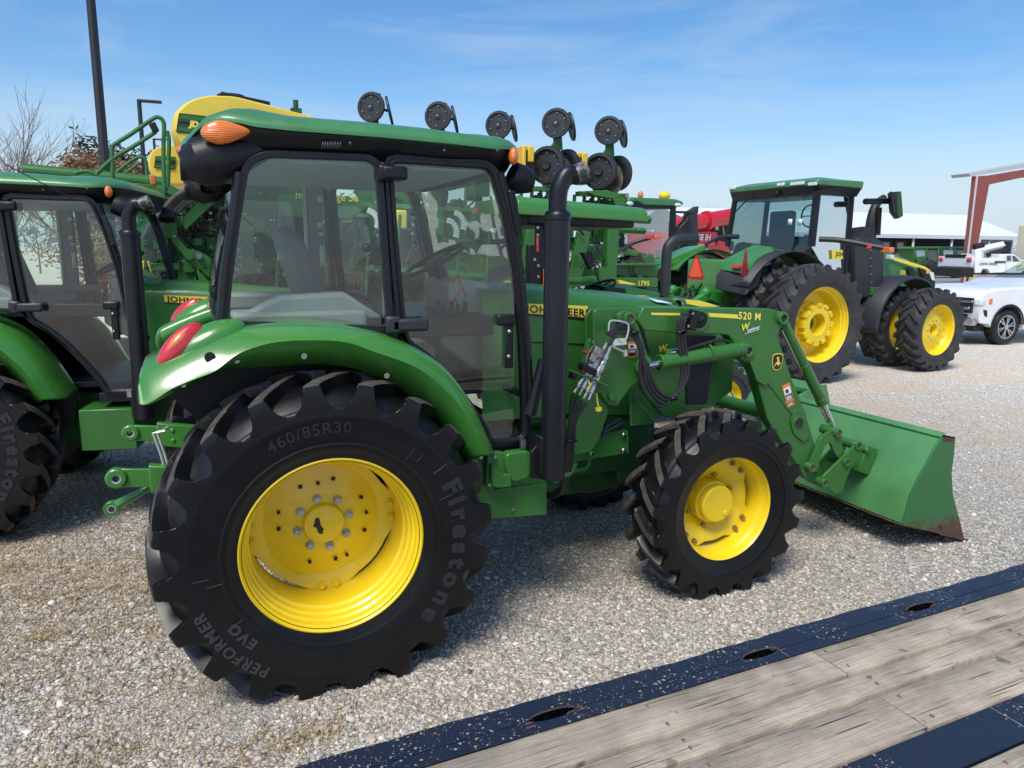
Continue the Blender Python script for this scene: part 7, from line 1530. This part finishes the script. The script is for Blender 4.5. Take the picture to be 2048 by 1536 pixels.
def service_truck():
    c=at(1968,561,z=0); k=32; d=(Vector((c.x,c.y,0))-Vector((CAM[0],CAM[1],0))).normalized()*36; fr=Fr(CAM[0]+d.x,CAM[1]+d.y,rad(-18)); A=lambda u,v,y=-1.1:at(u,v,y,fr); P=lambda L_,y=-1.1:[tuple(p) for p in ats(L_,y,fr)]
    r=thing('service_truck','white service truck with a small crane folded over its tool body','truck',fr)
    def side(L_,mt,nm,y=-1.1,dep=2.2,bev=.02): m=MB(); m.extr(P(L_,y),(0,dep,0)); return m.build(nm,mt,r,bev=bev)
    side([(1950,516),(2012,516),(2012,545),(1980,546),(1976,538),(1966,538),(1962,546),(1950,546)],WHT,'tool_body'); side([(1998,508),(2013,508),(2013,517),(1998,517)],WHT,'cabinet')
    side([(2013,508),(2028,508),(2036,514),(2046,523),(2060,526),(2062,545),(2054,546),(2048,540),(2043,546),(2013,546)],WHT,'cab'); side([(2014,511),(2022,511),(2023,522),(2014,522)],GLASSF,'rear_glass',-1.12,.01,0); side([(2025,511),(2030,512),(2040,522),(2026,523)],GLASSF,'door_glass',-1.12,.01,0)
    q=A(1950,524); m=MB(); m.box((q.x-.03,0,q.z),(.05,2.05,.42)); m.build('tailgate',WHT,r,bev=.02); m=MB(); m.box((q.x-.04,0,q.z+.22),(.06,1.2,.14)); m.build('tailgate_gap',DARK,r)
    m=MB(); m.box((q.x-.25,0,q.z-.42),(.5,2.2,.34)); m.build('rear_bumper',DARK,r); side([(1948,545),(2062,546),(2062,550),(1948,549)],BLK,'sill',-1.0,1.9)
    m=MB(); m.tube([A(1951,502,-.5),A(2008,490,-.5)],.16,4); m.tube([A(1955,498,-.5),A(1956,516,-.5)],.2,6); m.build('crane_boom',WHT,r,bev=.02)
    m=MB(); m.tube([A(1948,494,-.5),A(1966,490,-.5)],.12); m.tube([A(1975,510,-.6),A(2012,500,-.6)],.09); m.box(A(2010,496,-.5),(.25,.3,.5)); m.build('crane_gear',DARK,r)
    m=MB()
    for y in (-.85,.85): m.box((q.x-.07,y,q.z+.08),(.04,.24,.16))
    m.build('tail_lamp',REDL,r)
    m=MB()
    for u,v in ((1971,554),(2052,555),(1920,552),(2004,551)):
        p=A(u,v,-1.0 if u in (1971,2052) else .3); wheel_simple(m,(p.x,p.y,.40),.42,.3,.5)
    m.build('tyre',RUB,r)
    m=MB()
    for u,v in ((1971,554),(2052,555)): p=A(u,v,-1.16); m.cyl((p.x,p.y,.40),(p.x,p.y+.03,.40),.22,seg=20)
    m.build('wheel_disc',mat('grey_steel_wheel',(.45,.46,.47),.4),r)
    side([(1990,522),(2011,522),(2011,526),(1990,526)],GREEN_D,'green_band',-1.115,.01,0); m=MB(); fn=plane_fn(A(1977,530,-1.12),(1,0,0),(0,0,1)); text(m,'JOHN DEERE',fn,.13,.002); m.build('body_lettering',DECB,r)
    m=MB(); p=A(2034,532,-1.13); m.tube([p,p+Vector((.2,0,.12))],.04,4); m.tube([p+Vector((0,0,-.12)),p+Vector((.4,0,-.05))],.02,4); m.build('door_emblem',DECY,r)
service_truck()
def far_tractor(u0,s,label,gcol):
    fr=Fr(0,0,0); Y=40; A=lambda u,v,y=Y:at(u0+u*s,v,y,fr); p0=A(0,540); fr=Fr(p0.x,Y,0)
    r=thing('old_tractor',label,'tractor',fr,'older tractors in front of the storage shed')
    A=lambda u,v,y=0:at(u0+u*s,v,y,fr); P=lambda L_,y=0:[tuple(p) for p in ats([(u0+u*s,v) for u,v in L_],y,fr)]
    def sd(L_,mt,nm,y=0,dep=1.5): m=MB(); m.extr(P(L_,y),(0,dep,0)); m.build(nm,mt,r,bev=.03)
    sd([(2,493),(54,493),(54,497),(0,498)],gcol,'roof'); sd([(2,498),(5,498),(8,525),(4,525)],gcol,'cab_post'); sd([(26,498),(30,498),(30,530),(26,530)],gcol,'cab_post'); sd([(50,498),(54,498),(55,540),(50,540)],gcol,'cab_post'); sd([(4,515),(24,512),(40,525),(50,550),(20,550),(4,530)],gcol,'body')
    sd([(6,499),(25,499),(25,513),(8,514)],mat('far_pane',(.35,.42,.42),.2),'window',.1,1.3); sd([(31,499),(49,499),(49,525),(31,522)],mat('far_pane2',(.10,.13,.13),.2),'window',.1,1.3)
    m=MB(); p=A(28,535,-.1); wheel_simple(m,(p.x,-.2,.8),.8,.4,.45); m.build('tyre',RUBF,r)
far_tractor(1826,1.0,'old green tractor with a boxy cab parked before the shed, left of its twin',mat('old_green',(.05,.16,.04),.6))
far_tractor(1880,1.1,'dark green old tractor half hidden behind the white service truck',mat('old_dark_green',(.02,.10,.05),.6))
# ------------------------------------------------------------------ lamp posts, trees
PM=mat('dark_bronze_post',(.022,.02,.022),.5)
def lamp(pts,w,label,Y,head=None):
    p=[at(u,v,Y) for u,v in pts]; fr=Fr(p[1].x,Y,0); r=thing('lamp_post',label,'lamp post',fr,'lamp posts behind the machines')
    top=p[0]-Vector((fr.x,fr.y,0)); m=MB(); m.tube([(top.x*.0,0,0),(0,0,top.z)],[w,w*.8],4); m.build('pole',PM,r)
    m=MB(); hd=head or 1; m.box((hd*.45,0,top.z-.05),(.9,.28,.10)); m.build('lamp_head',PM,r,bev=.02)
lamp([(176,-110),(212,350)],.11,'tall square dark lamp post that rises out of the picture',15)
lamp([(280,199),(288,330)],.11,'slim dark lamp post with a flat lamp head, beside the yellow tank',33)
lamp([(309,277),(310,310)],.11,'farthest and smallest dark lamp post, just over the small yellow tank',60)
def bare_tree(u,v,Y,H,label,seed,spread=.5,name='bare_tree'):
    random.seed(seed); p=at(u,v,Y); fr=Fr(p.x,Y,0); r=thing(name,label,'tree',fr,'bare trees behind the lot')
    BK=mat('grey_bark',(.20,.17,.15),.9); m=MB(); tw=MB()
    def grow(mb,a,d,L_,rd,lv):
        n=3; pts=[a]; q=a
        for k in range(n): d=(d+Vector((random.gauss(0,.10),random.gauss(0,.10),.05))).normalized(); q=q+d*L_/n; pts.append(q)
        mb.tube(pts,[rd,rd*.6],5 if lv<2 else 3,cap=False)
        if lv<5:
            for k in range(3 if lv<3 else 2):
                i=random.choice((1,2,3)) if lv else random.choice((2,3)); e=(d+Vector((random.gauss(0,spread),random.gauss(0,spread),random.uniform(-.1,.35)))).normalized(); grow(tw if lv>=0 else mb,pts[i],e,L_*random.uniform(.6,.85),rd*.55,lv+1)
            grow(tw,pts[-1],d,L_*.75,rd*.6,lv+1)
    grow(m,Vector((0,0,0)),Vector((0,0,1)),H*.28,H*.012,0); m.build('trunk',BK,r); tw.build('crown',BK,r)
bare_tree(5,340,28,8.6,'bare tree cut off by the left edge of the sky',3); bare_tree(128,340,34,8.6,'round bare tree between the edge tree and the tall lamp post',5,.42)
bare_tree(1405,440,75,9.0,'faint distant bare tree over the red machine',9,.4); bare_tree(455,400,24,7.4,'bare tree seen through the rear window of the loader tractor',12,.4)
bare_tree(60,345,60,7,'low bare tree far off between two taller bare trees',15,.5)
def leafy(u,v,Y,H,W_,label,mt,n,leaf,kind,seed,name):
    random.seed(seed); np.random.seed(seed); p=at(u,v,Y); fr=Fr(p.x,Y,0); r=thing(name,label,'tree',fr,kind)
    m=MB(); m.tube([(0,0,0),(0,0,H*.9)],[H*.02,H*.004],6); 
    cl=[]
    for k in range(26): h=random.uniform(.08,1); w_=W_*(1.05-h if name=='evergreen_tree' else math.sin(PI*min(1,h*.8+.15))); a=random.random()*6.28; q=random.uniform(.3,1)*w_; cl.append((q*math.cos(a),q*math.sin(a),h*H)); m.tube([(0,0,h*H*.8),cl[-1]],.02*H/6,4)
    m.build('trunk',mat('dark_bark',(.06,.045,.035),.9),r)
    f=MB()
    for k in range(n):
        c=random.choice(cl); s=H*.055; x,y,z=(c[i]+random.gauss(0,s) for i in range(3)); d=Vector((random.gauss(0,1),random.gauss(0,1),random.gauss(0,.6))).normalized()*leaf; e=Vector((random.gauss(0,1),random.gauss(0,1),random.gauss(0,1))).normalized()*leaf*.45; c_=Vector((x,y,z)); f.add([c_-d,c_+e,c_+d,c_-e],[(0,1,2,3)])
    f.build('crown',mt,r,flat=True)
EV=mat('dark_needles',(.025,.045,.03),.8,var=.35,vscale=.6); TN=mat('russet_leaves',(.30,.18,.09),.8,var=.35,vscale=.8)
for i,(u,H) in enumerate(((182,6.7),(205,6.3),(248,6.4),(272,6.6),(325,6.8),(225,6.0))): leafy(u,345,36+i,H,1.6,['dark evergreen left of the tall lamp post','dark evergreen directly behind the tall lamp post','dark evergreen right of the tall lamp post','dark evergreen before the second lamp post','dark evergreen beside the small yellow tank','low dark evergreen under the handrail'][i],EV,1500,.16,'evergreens behind the planter',30+i,'evergreen_tree')
for i,(u,H) in enumerate(((160,5.5),(190,5.8),(222,5.7),(252,5.5),(285,5.4))): leafy(u,345,32+.5*i,H,1.7,['leftmost of the russet leaved trees below the evergreens','russet tree just left of the tall lamp post','russet tree just right of the tall lamp post','russet tree below the handrail slope','russet tree beside the green ladder rail'][i],TN,1900,.12,'russet trees behind the planter',50+i,'russet_tree')
# distant tree line and yard fill
random.seed(77)
m=MB()
for k in range(15000):
    x=random.uniform(-230,330); y=random.uniform(228,242)-.12*x; h=5.5+2.0*math.sin(x*.09)+1.5*math.sin(x*.31+1); z=random.uniform(0,h); s=random.uniform(.2,.5)
    d=Vector((random.gauss(0,1),random.gauss(0,.4),random.gauss(0,1)))*s; e=Vector((random.gauss(0,1),random.gauss(0,.4),random.gauss(0,1)))*s*.6; c=Vector((x,y,z)); m.add([c-d,c+e,c+d,c-e],[(0,1,2,3)])
tag(m.build('distant_treeline',mat('hazy_grey_trees',(.16,.17,.18),.9,var=.2,vscale=.05),flat=True),'grey leafless woodland along the horizon','woodland',kind='stuff')
m=MB(); m.add([(14,20,.004),(140,14,.004),(160,90,.004),(18,60,.004)],[(0,1,2,3)]); tag(m.build('paved_road',mat('pale_asphalt',(.27,.26,.25),.9,bump=.3,bscale=4,var=.1,vscale=.4),flat=True),kind='structure')
